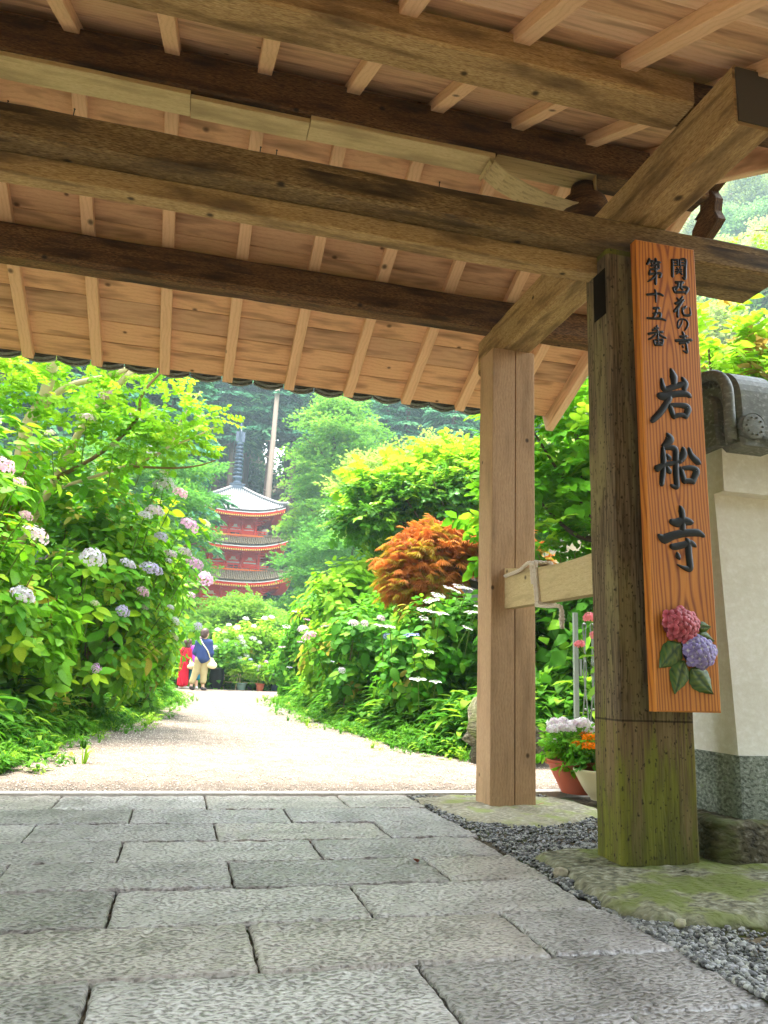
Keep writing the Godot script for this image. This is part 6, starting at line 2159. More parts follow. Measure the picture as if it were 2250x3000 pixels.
func pot(root: Node3D, r: float, h: float, mat_name: String, at := Vector3.ZERO, called := "pot") -> void:
	var mb := MB.new()
	mb.lathe([Vector2(r * 0.62, 0.0), Vector2(r * 0.72, h * 0.25), Vector2(r * 0.9, h * 0.78), Vector2(r * 0.94, h * 0.88), Vector2(r * 1.04, h * 0.89), Vector2(r * 1.06, h * 0.93), Vector2(r * 1.06, h), Vector2(r * 0.98, h), Vector2(r * 0.9, h * 0.9), Vector2(0.0, h * 0.88)], 28, at)
	part(called, mb.mesh(), M[mat_name], root)


func potted(called: String, label: String, at: Vector3, r: float, h: float, mat_name: String, ph: float, pal: Array, heads: Array, n: int) -> void:
	var root := thing(called, label, "potted plant", at)
	pot(root, r, h, mat_name)
	for k in 6:
		var a := k * 1.1
		limb(root, [Vector3(0, h * 0.85, 0), Vector3(cos(a) * r * 0.5, h + ph * 0.4, sin(a) * r * 0.5), Vector3(cos(a) * r * 1.1, h + ph * 0.8, sin(a) * r * 1.1)], 0.007, 0.003, "green_stem", "stem", 5)
	foliage(root, [[at.x, at.y + h + ph * 0.5, at.z, r * 1.5, ph * 0.5, r * 1.4]], n, 0.2, "spray", "leaf", pal, 0.5)
	for q in heads:
		part("flower_head", L["mop%d" % (rng.randi() % 3)], petal_mat(q[4]), root, Transform3D(Basis().scaled(Vector3.ONE * q[3]), Vector3(q[0], q[1], q[2])))


func build_far_end() -> void:
	var lime := [Color(0.195, 0.429, 0.017), Color(0.325, 0.546, 0.025), Color(0.328, 0.546, 0.051)]
	var hs := []
	for e in [[690, 1842, 5], [762, 1812, 5], [735, 1835, 4], [820, 1850, 3], [735, 1870, 5], [752, 1880, 4], [700, 1868, 5], [705, 1880, 6], [715, 1893, 4], [660, 1855, 5], [652, 1895, 5], [640, 1900, 5], [665, 1880, 4], [690, 1890, 5], [662, 1900, 6], [712, 1815, 4], [780, 1806, 4], [708, 1932, 7], [748, 1952, 7], [640, 1850, 4], [668, 1835, 4], [720, 1918, 4], [630, 1905, 4], [647, 1910, 4]]:
		hs.append([1.41 + (e[0] - 690) * 0.0103, 1.91 - (e[1] - 1840) * 0.0096, -21.9, e[2] * 0.0195, "x"])
	hydrangea("hydrangea_shrub", "white-flowered hydrangea bush at the far end of the path behind the pots", "", Vector3(1.9, 0.3, -22.6), [[1.3, 1.15, -22.5, 0.75, 0.75, 0.6], [2.2, 1.3, -22.6, 0.9, 0.85, 0.6], [3.1, 1.15, -22.8, 0.7, 0.75, 0.6], [1.9, 1.65, -22.8, 0.7, 0.5, 0.5]], 760, 0.18, lime, hs, "mop", 0, 6)
	hydrangea("hydrangea_shrub", "pale yellow-green bush to the left of the woman in red", "", Vector3(-0.4, 0.3, -19.2), [[-0.75, 0.95, -19.2, 0.45, 0.55, 0.5], [-0.45, 0.7, -19.4, 0.26, 0.36, 0.4], [-0.9, 0.9, -19.5, 0.6, 0.6, 0.5]], 420, 0.13, [Color(0.281, 0.468, 0.043), Color(0.348, 0.580, 0.085), Color(0.44, 0.5, 0.2)], [[-0.42, 1.4, -18.8, 0.09, "x"], [-0.34, 1.33, -18.8, 0.08, "x"], [-0.45, 1.2, -18.7, 0.07, "c"]], "mop", 0, 4)
	potted("potted_plant", "yellowish plant in a grey-green pot beside the bamboo fence post", Vector3(1.6, 0.245, -21.3), 0.14, 0.18, "green_pot", 0.6, [Color(0.281, 0.468, 0.025), Color(0.328, 0.546, 0.043)], [], 46)
	potted("potted_plant", "plant with a lilac head in a terracotta pot right of the grey-green pot", Vector3(2.08, 0.24, -21.2), 0.12, 0.19, "terracotta", 0.55, lime, [[-0.05, 0.62, 0.12, 0.07, "l"], [0.1, 0.75, 0.1, 0.06, "m"], [-0.3, 0.8, 0.0, 0.05, "b"]], 50)
	potted("potted_plant", "plant with small white flowers in a dark blue pot", Vector3(2.5, 0.24, -21.3), 0.14, 0.2, "blue_pot", 0.6, [Color(0.104, 0.325, 0.017), Color(0.182, 0.416, 0.025)], [[-0.1, 0.45, 0.15, 0.05, "x"], [0.1, 0.35, 0.16, 0.05, "x"], [0.0, 0.6, 0.1, 0.05, "w"]], 60)
	potted("potted_plant", "plant in the small terracotta pot farthest right at the path end", Vector3(2.92, 0.24, -21.2), 0.12, 0.17, "terracotta", 0.5, lime, [[-0.05, 0.75, 0.1, 0.06, "l"], [0.12, 0.85, 0.1, 0.05, "l"]], 46)
	potted("potted_plant", "leafy plant in a broad grey-brown pot left of the visitors", Vector3(-0.45, 0.3, -18.0), 0.17, 0.26, "grey_pot", 0.35, lime, [], 40)
	var jar := thing("black_jar", "big glossy black jar with a dark-leaved shrub behind the woman in navy", "jar", Vector3(0.95, 0.24, -21.5))
	var mb := MB.new()
	mb.lathe([Vector2(0.1, 0), Vector2(0.15, 0.08), Vector2(0.19, 0.26), Vector2(0.195, 0.42), Vector2(0.175, 0.5), Vector2(0.195, 0.52), Vector2(0.195, 0.55), Vector2(0.15, 0.55), Vector2(0.0, 0.5)], 24)
	part("jar", mb.mesh(), M.black_jar, jar)
	foliage(jar, [[1.1, 1.1, -21.4, 0.45, 0.35, 0.35]], 90, 0.26, "spray", "leaf", [Color(0.065, 0.221, 0.017), Color(0.130, 0.325, 0.025)], 0.5)
	var fn := thing("low_fence", "low weathered bamboo fence beside the black jar", "fence", Vector3(1.15, 0.24, -21.6))
	for e in [[0.0, 0.4], [0.42, 0.42], [0.9, 0.4]]:
		mb = MB.new()
		mb.tube([Vector3(e[0], 0, 0), Vector3(e[0], e[1], 0)], [0.022, 0.02], 8)
		part("post", mb.mesh(), M.pale_bark, fn)
	for y in [0.2, 0.36]:
		mb = MB.new()
		mb.tube([Vector3(-0.05, y, 0.03), Vector3(0.95, y, 0.03)], [0.013, 0.013], 7)
		part("rail", mb.mesh(), M.pale_bark, fn)
	mb = MB.new()
	mb.tube([Vector3(0.3, 0, 0.25), Vector3(0.36, 0.42, 0.1)], [0.018, 0.016], 7)
	part("leaning_cane", mb.mesh(), M.pale, fn)
	cover_far()


func cover_far() -> void:
	var root := thing("far_undergrowth", "shrubs and undergrowth filling the garden behind the far pots", "undergrowth")
	root.set_meta("kind", "stuff")
	var es := []
	for k in 34:
		var z := rng.randf_range(-23.5, -34)
		es.append([rng.randf_range(-9, 13) * -z / 28.0, gy(0, z) + 0.7, z, 1.4, 0.9, 1.2])
	for k in 22:
		es.append([-3.0 + k * 0.36, 0.45, -22.0, 0.35, 0.32, 0.25])
	for k in 10:
		es.append([rng.randf_range(3.9, 8.0), 0.9, rng.randf_range(-11, -20), 0.9, 0.9, 0.9])
	for k in 12:
		es.append([rng.randf_range(-3.0, -8.0), 1.4, rng.randf_range(-9.5, -20), 1.1, 1.3, 1.1])
	for k in 8:
		es.append([rng.randf_range(4.4, 9.0), 1.0, rng.randf_range(-6.8, -11), 0.8, 0.9, 0.7])
	foliage(root, es, 4000, 0.7, "blob", "leaf", [Color(0.065, 0.234, 0.017), Color(0.130, 0.364, 0.025), Color(0.208, 0.442, 0.025)], 0.5)


# ---------------------------------------------------------------- people
# Surface nets over a union of tapered capsules [a, b, ra, rb]: one vertex in each cell that the surface crosses.
func flesh(bones: Array, cell: float, soft: float) -> ArrayMesh:
	var lo := Vector3.INF
	var hi := -Vector3.INF
	for b in bones:
		var r := maxf(b[2], b[3]) + soft + cell * 2
		lo = lo.min(b[0] - Vector3.ONE * r).min(b[1] - Vector3.ONE * r)
		hi = hi.max(b[0] + Vector3.ONE * r).max(b[1] + Vector3.ONE * r)
	var nx := int((hi.x - lo.x) / cell) + 2
	var ny := int((hi.y - lo.y) / cell) + 2
	var nz := int((hi.z - lo.z) / cell) + 2
	var f := PackedFloat32Array()
	f.resize(nx * ny * nz)
	f.fill(9.0)
	for b in bones:
		var a: Vector3 = b[0]
		var d: Vector3 = b[1] - a
		var dd := maxf(d.length_squared(), 1e-9)
		var ra: float = b[2]
		var rb: float = b[3]
		var r := maxf(ra, rb) + soft + cell * 2
		var p0: Vector3 = ((a.min(b[1]) - Vector3.ONE * r - lo) / cell).floor().max(Vector3.ZERO)
		var p1: Vector3 = (a.max(b[1]) + Vector3.ONE * r - lo) / cell
		for z in range(int(p0.z), mini(int(p1.z) + 1, nz)):
			for y in range(int(p0.y), mini(int(p1.y) + 1, ny)):
				var k := (z * ny + y) * nx + int(p0.x)
				for x in range(int(p0.x), mini(int(p1.x) + 1, nx)):
					var p := lo + Vector3(x, y, z) * cell
					var t := clampf((p - a).dot(d) / dd, 0.0, 1.0)
					var v := p.distance_to(a + d * t) - lerpf(ra, rb, t)
					var o := f[k]
					var h := maxf(soft - absf(o - v), 0.0) / soft
					f[k] = minf(o, v) - h * h * soft * 0.25
					k += 1
	var ids := {}
	var mb := MB.new()
	for z in nz - 1:
		for y in ny - 1:
			for x in nx - 1:
				var k := (z * ny + y) * nx + x
				var s := 0
				var c := Vector3.ZERO
				var n := 0
				var v := [f[k], f[k + 1], f[k + nx], f[k + nx + 1], f[k + nx * ny], f[k + nx * ny + 1], f[k + nx * ny + nx], f[k + nx * ny + nx + 1]]
				for q in 8:
					if v[q] < 0:
						s += 1
				if s == 0 or s == 8:
					continue
				for e in [[0, 1], [2, 3], [4, 5], [6, 7], [0, 2], [1, 3], [4, 6], [5, 7], [0, 4], [1, 5], [2, 6], [3, 7]]:
					var va: float = v[e[0]]
					var vb: float = v[e[1]]
					if (va < 0) != (vb < 0):
						var t := va / (va - vb)
						var pa := Vector3(e[0] & 1, (e[0] >> 1) & 1, e[0] >> 2)
						var pb := Vector3(e[1] & 1, (e[1] >> 1) & 1, e[1] >> 2)
						c += pa.lerp(pb, t)
						n += 1
				var g := Vector3(v[1] + v[3] + v[5] + v[7] - v[0] - v[2] - v[4] - v[6], v[2] + v[3] + v[6] + v[7] - v[0] - v[1] - v[4] - v[5], v[4] + v[5] + v[6] + v[7] - v[0] - v[1] - v[2] - v[3]).normalized()
				ids[k] = mb.vert(lo + (Vector3(x, y, z) + c / n) * cell, g, Vector2.ZERO)
	for k in ids:
		var x: int = k % nx
		var y: int = (k / nx) % ny
		var z: int = k / (nx * ny)
		# the three edges that leave this cell's own corner
		for ax in 3:
			var st: int = [1, nx, nx * ny][ax]
			var s1: int = [nx, nx * ny, 1][ax]
			var s2: int = [nx * ny, 1, nx][ax]
			if (f[k] < 0) == (f[k + st] < 0):
				continue
			if not (ids.has(k - s1) and ids.has(k - s2) and ids.has(k - s1 - s2)):
				continue
			var q := [ids[k - s1 - s2], ids[k - s2], ids[k], ids[k - s1]]
			if f[k] < 0:
				mb.i.append_array(PackedInt32Array([q[0], q[2], q[1], q[0], q[3], q[2]]))
			else:
				mb.i.append_array(PackedInt32Array([q[0], q[1], q[2], q[0], q[2], q[3]]))
	return mb.mesh()


func hand_bones(wrist: Vector3, dirn: Vector3, side: Vector3) -> Array:
	# palm, four fingers of unequal length slightly curled, a thumb from the side of the palm
	var d := dirn.normalized()
	var s := side.normalized()
	var n := d.cross(s)
	var out := [[wrist, wrist + d * 0.07, 0.024, 0.028]]
	for k in 4:
		var o := wrist + d * 0.075 + s * (k - 1.5) * 0.019
		var l: float = [0.065, 0.078, 0.072, 0.055][k]
		out.append([o, o + d * l * 0.55 + n * 0.008, 0.009, 0.008])
		out.append([o + d * l * 0.55 + n * 0.008, o + d * l * 0.9 + n * 0.028, 0.008, 0.007])
	var tb := wrist + d * 0.025 - s * 0.026
	out.append([tb, tb + d * 0.03 - s * 0.022, 0.011, 0.009])
	out.append([tb + d * 0.03 - s * 0.022, tb + d * 0.058 - s * 0.022 + n * 0.01, 0.009, 0.008])
	return out


func head_bones(c: Vector3, face: Vector3, r: float) -> Array:
	var f := face.normalized()
	var s := f.cross(Vector3.UP).normalized()
	return [[c + Vector3(0, r * 0.15, 0) - f * r * 0.1, c + Vector3(0, r * 0.2, 0) + f * r * 0.1, r * 0.92, r * 0.88], [c + f * r * 0.25 - Vector3(0, r * 0.55, 0), c + f * r * 0.3 - Vector3(0, r * 0.5, 0), r * 0.55, r * 0.5],
		[c + f * r * 0.95 + Vector3(0, r * 0.1, 0), c + f * r * 1.12 - Vector3(0, r * 0.2, 0), r * 0.08, r * 0.13], [c + s * r * 0.9, c + s * r * 0.92 - Vector3(0, r * 0.3, 0), r * 0.16, r * 0.1], [c - s * r * 0.9, c - s * r * 0.92 - Vector3(0, r * 0.3, 0), r * 0.16, r * 0.1]]


func features(root: Node3D, c: Vector3, face: Vector3, r: float) -> void:
	var f := face.normalized()
	var s := f.cross(Vector3.UP).normalized()
	for k in [-1.0, 1.0]:
		var e := MB.new()
		e.blob(c + f * r * 0.86 + s * r * 0.36 * k, Vector3.ONE * r * 0.1, 8, 5)
		part("eye", e.mesh(), M.dark_shoe, root)
	var m := MB.new()
	m.tube([c + f * r * 0.82 - Vector3(0, r * 0.55, 0) - s * r * 0.22, c + f * r * 0.9 - Vector3(0, r * 0.56, 0), c + f * r * 0.82 - Vector3(0, r * 0.55, 0) + s * r * 0.22], [r * 0.03, r * 0.05, r * 0.03], 6)
	part("mouth", m.mesh(), mat("lips", srgb(176, 96, 90), 0.5), root)


func build_people() -> void:
	# woman in navy, walking away to the right
	var p := thing("person", "person in a navy top and khaki trousers, white strap across the back, walking", "person", Vector3(0.45, gy(0.45, -20.4) + 0.002, -20.4))
	var hd := Vector3(0.09, 1.385, 0.0)
	var body := [[Vector3(0.08, 1.12, 0), Vector3(0.085, 1.3, 0), 0.05, 0.045], [Vector3(-0.07, 0.45, 0.0), Vector3(-0.16, 0.09, 0.06), 0.05, 0.035], [Vector3(-0.16, 0.07, 0.06), Vector3(-0.12, 0.03, -0.06), 0.035, 0.03], [Vector3(0.12, 0.45, -0.02), Vector3(0.13, 0.09, 0.02), 0.05, 0.035], [Vector3(0.13, 0.06, 0.02), Vector3(0.19, 0.035, -0.1), 0.035, 0.03],
		[Vector3(0.24, 1.17, 0.0), Vector3(0.27, 0.93, 0.02), 0.042, 0.036], [Vector3(0.27, 0.93, 0.02), Vector3(0.26, 0.76, -0.08), 0.035, 0.026], [Vector3(-0.08, 1.17, 0.0), Vector3(-0.12, 0.93, -0.03), 0.042, 0.036], [Vector3(-0.12, 0.93, -0.03), Vector3(-0.05, 0.82, -0.2), 0.035, 0.026]]
	body.append_array(head_bones(hd, Vector3(0.75, -0.1, -0.65), 0.098))
	body.append_array(hand_bones(Vector3(0.26, 0.76, -0.08), Vector3(0, -0.8, -0.5), Vector3(1, 0, 0)))
	body.append_array(hand_bones(Vector3(-0.05, 0.82, -0.2), Vector3(0.4, -0.1, -0.9), Vector3(1, 0, 0.2)))
	var flesh_part := part("body", flesh(body, 0.0095, 0.018), M.skin, p)
	features(p, hd, Vector3(0.75, -0.1, -0.65), 0.098)
	part("hair", flesh([[hd + Vector3(-0.02, 0.04, 0.02), hd + Vector3(-0.01, 0.06, 0.0), 0.104, 0.1], [hd + Vector3(-0.04, -0.03, 0.05), hd + Vector3(-0.02, -0.02, 0.05), 0.075, 0.075]], 0.012, 0.03), M.hair, p)
	part("top", flesh([[Vector3(0.08, 0.8, 0), Vector3(0.08, 0.95, 0), 0.165, 0.15], [Vector3(0.02, 0.76, 0), Vector3(0.02, 1.15, 0), 0.12, 0.11], [Vector3(0.15, 0.76, 0), Vector3(0.15, 1.15, 0), 0.12, 0.11], [Vector3(-0.05, 1.19, 0), Vector3(0.21, 1.19, 0), 0.075, 0.075], [Vector3(0.22, 1.17, 0), Vector3(0.27, 0.92, 0.02), 0.075, 0.066], [Vector3(0.27, 0.92, 0.02), Vector3(0.265, 0.8, -0.05), 0.062, 0.05], [Vector3(-0.07, 1.17, 0), Vector3(-0.12, 0.93, -0.03), 0.075, 0.066], [Vector3(-0.12, 0.93, -0.03), Vector3(-0.07, 0.85, -0.15), 0.06, 0.05]], 0.015, 0.05), M.navy_cloth, p)
	part("trousers", flesh([[Vector3(0.0, 0.76, 0), Vector3(0.15, 0.76, 0), 0.125, 0.125], [Vector3(-0.01, 0.72, 0), Vector3(-0.07, 0.44, 0.0), 0.105, 0.085], [Vector3(-0.07, 0.44, 0.0), Vector3(-0.14, 0.2, 0.04), 0.083, 0.075], [Vector3(0.14, 0.72, 0), Vector3(0.125, 0.44, -0.01), 0.105, 0.085], [Vector3(0.125, 0.44, -0.01), Vector3(0.13, 0.22, 0.01), 0.083, 0.078]], 0.014, 0.04), M.khaki_cloth, p)
	for e in [[Vector3(-0.17, 0.07, 0.1), Vector3(-0.1, 0.03, -0.07)], [Vector3(0.12, 0.045, 0.05), Vector3(0.2, 0.035, -0.12)]]:
		part("shoe", flesh([[e[0], e[1], 0.042, 0.036]], 0.01, 0.02), M.dark_shoe, p)
	var bag := MB.new()
	bag.tube(smooth_path([Vector3(-0.02, 1.25, 0.06), Vector3(0.06, 1.12, 0.175), Vector3(0.17, 0.98, 0.165), Vector3(0.25, 0.8, 0.1)], 4), spread([0.013, 0.013], 13), 6)
	part("strap", bag.mesh(), M.cream_cloth, p)
	part("bag", flesh([[Vector3(0.29, 0.76, 0.06), Vector3(0.33, 0.62, 0.04), 0.05, 0.085], [Vector3(0.26, 0.62, 0.06), Vector3(0.36, 0.62, 0.04), 0.07, 0.07]], 0.014, 0.04), M.cream_cloth, p)
	# person in red
	p = thing("person", "person with bobbed hair in a long red dress, a cream bag on the shoulder", "person", Vector3(0.08, gy(0.08, -20.9) + 0.002, -20.9))
	hd = Vector3(0.06, 1.13, -0.03)
	var fc := Vector3(0.85, -0.35, -0.3)
	body = [[Vector3(0, 0.85, 0), Vector3(0.03, 1.07, -0.01), 0.045, 0.042], [Vector3(-0.05, 0.5, 0), Vector3(-0.05, 0.08, 0), 0.055, 0.034], [Vector3(-0.05, 0.05, 0), Vector3(0.03, 0.03, 0.03), 0.032, 0.028], [Vector3(0.06, 0.5, 0), Vector3(0.06, 0.08, 0), 0.055, 0.034], [Vector3(0.06, 0.05, 0), Vector3(0.14, 0.03, 0.03), 0.032, 0.028], [Vector3(0.1, 0.97, 0.04), Vector3(0.14, 0.78, 0.06), 0.04, 0.033], [Vector3(0.14, 0.78, 0.06), Vector3(0.26, 0.8, -0.02), 0.033, 0.025], [Vector3(-0.08, 0.97, -0.05), Vector3(-0.02, 0.8, -0.16), 0.04, 0.033], [Vector3(-0.02, 0.8, -0.16), Vector3(0.12, 0.8, -0.2), 0.033, 0.025]]
	body.append_array(head_bones(hd, fc, 0.09))
	body.append_array(hand_bones(Vector3(0.26, 0.8, -0.02), Vector3(1, 0.2, -0.2), Vector3(0, 1, 0.2)))
	body.append_array(hand_bones(Vector3(0.12, 0.8, -0.2), Vector3(1, 0.1, 0), Vector3(0, 1, 0)))
	part("body", flesh(body, 0.0095, 0.018), M.skin, p)
	features(p, hd, fc, 0.09)
	part("hair", flesh([[hd + Vector3(-0.02, 0.04, 0.01), hd + Vector3(0, 0.05, 0), 0.1, 0.096], [hd + Vector3(-0.04, -0.06, 0.02), hd + Vector3(0.0, -0.05, 0.05), 0.07, 0.06]], 0.012, 0.03), M.hair, p)
	part("dress", flesh([[Vector3(0, 0.95, 0), Vector3(0, 0.6, 0), 0.095, 0.105], [Vector3(-0.07, 0.98, 0), Vector3(0.08, 0.98, 0), 0.062, 0.062], [Vector3(-0.03, 0.6, 0), Vector3(-0.04, 0.16, 0), 0.09, 0.095], [Vector3(0.04, 0.6, 0), Vector3(0.05, 0.16, 0), 0.09, 0.095], [Vector3(0.01, 0.6, 0.03), Vector3(0.0, 0.16, 0.04), 0.085, 0.1], [Vector3(0.1, 0.97, 0.04), Vector3(0.14, 0.77, 0.06), 0.062, 0.056], [Vector3(-0.08, 0.97, -0.05), Vector3(-0.02, 0.8, -0.15), 0.06, 0.055]], 0.014, 0.04), M.red_cloth, p)
	for k in 5:
		var a := k * 0.6 + 0.3
		var pl := MB.new()
		pl.tube([Vector3(cos(a) * 0.1, 0.62, sin(a) * 0.105), Vector3(cos(a) * 0.13, 0.1, sin(a) * 0.135)], [0.01, 0.02], 6)
		part("pleat", pl.mesh(), M.red_cloth, p)
	for e in [[Vector3(-0.06, 0.035, 0.0), Vector3(0.05, 0.03, 0.03)], [Vector3(0.05, 0.035, 0.03), Vector3(0.17, 0.03, 0.05)]]:
		part("shoe", flesh([[e[0], e[1], 0.04, 0.033]], 0.01, 0.02), M.white_shoe, p)
	part("bag", flesh([[Vector3(0.16, 0.72, 0.13), Vector3(0.2, 0.58, 0.13), 0.03, 0.075], [Vector3(0.14, 0.56, 0.13), Vector3(0.24, 0.57, 0.12), 0.06, 0.06]], 0.014, 0.04), M.cream_cloth, p)
	# person in purple behind the one in navy
	p = thing("person", "person in a purple top and teal trousers half hidden behind the navy top", "person", Vector3(0.35, gy(0.35, -20.95) + 0.002, -20.95))
	hd = Vector3(0.1, 1.2, -0.08)
	fc = Vector3(0.6, -0.3, -0.7)
	body = [[Vector3(0, 0.9, 0), Vector3(0.05, 1.12, -0.05), 0.045, 0.042], [Vector3(-0.05, 0.5, 0), Vector3(-0.05, 0.08, 0), 0.055, 0.034], [Vector3(-0.05, 0.05, 0.02), Vector3(-0.03, 0.03, -0.1), 0.032, 0.028], [Vector3(0.06, 0.5, 0), Vector3(0.08, 0.08, 0), 0.055, 0.034], [Vector3(0.08, 0.05, 0.02), Vector3(0.1, 0.03, -0.1), 0.032, 0.028], [Vector3(-0.08, 1.02, 0), Vector3(-0.13, 0.82, 0), 0.04, 0.034], [Vector3(-0.13, 0.82, 0), Vector3(-0.1, 0.7, -0.12), 0.033, 0.026], [Vector3(0.14, 1.0, 0), Vector3(0.18, 0.82, 0), 0.04, 0.034], [Vector3(0.18, 0.82, 0), Vector3(0.16, 0.7, -0.12), 0.033, 0.026]]
	body.append_array(head_bones(hd, fc, 0.092))
	body.append_array(hand_bones(Vector3(-0.1, 0.7, -0.12), Vector3(0, -0.7, -0.7), Vector3(1, 0, 0)))
	body.append_array(hand_bones(Vector3(0.16, 0.7, -0.12), Vector3(0, -0.7, -0.7), Vector3(1, 0, 0)))
	part("body", flesh(body, 0.0095, 0.018), M.skin, p)
	features(p, hd, fc, 0.092)
	part("hair", flesh([[hd + Vector3(-0.02, 0.04, 0.02), hd + Vector3(0, 0.05, 0), 0.1, 0.096]], 0.014, 0.03), M.hair, p)
	part("top", flesh([[Vector3(0.02, 0.74, 0), Vector3(0.02, 1.0, 0), 0.15, 0.12], [Vector3(-0.07, 1.03, 0), Vector3(0.12, 1.03, 0), 0.07, 0.07], [Vector3(-0.08, 1.02, 0), Vector3(-0.13, 0.8, 0), 0.066, 0.058], [Vector3(0.14, 1.0, 0), Vector3(0.18, 0.8, 0), 0.066, 0.058]], 0.015, 0.04), M.purple_cloth, p)
	part("trousers", flesh([[Vector3(-0.04, 0.66, 0), Vector3(0.07, 0.66, 0), 0.12, 0.12], [Vector3(-0.05, 0.6, 0), Vector3(-0.05, 0.3, 0), 0.1, 0.085], [Vector3(0.07, 0.6, 0), Vector3(0.08, 0.3, 0), 0.1, 0.085]], 0.014, 0.04), M.teal_cloth, p)
	for x in [-0.04, 0.09]:
		part("shoe", flesh([[Vector3(x, 0.04, 0.04), Vector3(x + 0.01, 0.032, -0.11), 0.04, 0.034]], 0.01, 0.02), M.white_shoe, p)
	# someone in blue denim, mostly behind the hydrangeas on the left
	p = thing("person", "person in blue denim mostly hidden behind the left hydrangeas", "person", Vector3(-0.72, gy(-0.72, -13.2) + 0.002, -13.0))
	hd = Vector3(0.0, 1.42, 0.0)
	fc = Vector3(-0.8, -0.2, -0.5)
	body = [[Vector3(0, 1.15, 0), Vector3(0, 1.34, 0), 0.05, 0.045], [Vector3(-0.09, 0.5, 0), Vector3(-0.1, 0.09, 0), 0.055, 0.036], [Vector3(-0.1, 0.06, 0.02), Vector3(-0.12, 0.035, -0.1), 0.034, 0.03], [Vector3(0.09, 0.5, 0), Vector3(0.1, 0.09, 0), 0.055, 0.036], [Vector3(0.1, 0.06, 0.02), Vector3(0.1, 0.035, -0.1), 0.034, 0.03], [Vector3(-0.16, 1.2, 0), Vector3(-0.2, 0.95, 0), 0.042, 0.036], [Vector3(-0.2, 0.95, 0), Vector3(-0.18, 0.8, -0.1), 0.035, 0.027], [Vector3(0.16, 1.2, 0), Vector3(0.2, 0.95, 0), 0.042, 0.036], [Vector3(0.2, 0.95, 0), Vector3(0.18, 0.8, -0.1), 0.035, 0.027]]
	body.append_array(head_bones(hd, fc, 0.1))
	body.append_array(hand_bones(Vector3(-0.18, 0.8, -0.1), Vector3(0, -0.8, -0.5), Vector3(1, 0, 0)))
	body.append_array(hand_bones(Vector3(0.18, 0.8, -0.1), Vector3(0, -0.8, -0.5), Vector3(1, 0, 0)))
	part("body", flesh(body, 0.0095, 0.018), M.skin, p)
	features(p, hd, fc, 0.1)
	part("hair", flesh([[hd + Vector3(0.02, 0.04, 0.02), hd + Vector3(0, 0.05, 0), 0.108, 0.104]], 0.014, 0.03), M.hair, p)
	part("jacket", flesh([[Vector3(0, 0.8, 0), Vector3(0, 1.15, 0), 0.17, 0.14], [Vector3(-0.14, 1.21, 0), Vector3(0.14, 1.21, 0), 0.075, 0.075], [Vector3(-0.16, 1.2, 0), Vector3(-0.2, 0.93, 0), 0.075, 0.066], [Vector3(0.16, 1.2, 0), Vector3(0.2, 0.93, 0), 0.075, 0.066]], 0.016, 0.05), M.blue_pot, p)
	part("jeans", flesh([[Vector3(-0.06, 0.78, 0), Vector3(0.06, 0.78, 0), 0.13, 0.13], [Vector3(-0.08, 0.72, 0), Vector3(-0.1, 0.12, 0), 0.105, 0.075], [Vector3(0.08, 0.72, 0), Vector3(0.1, 0.12, 0), 0.105, 0.075]], 0.015, 0.04), M.denim, p)


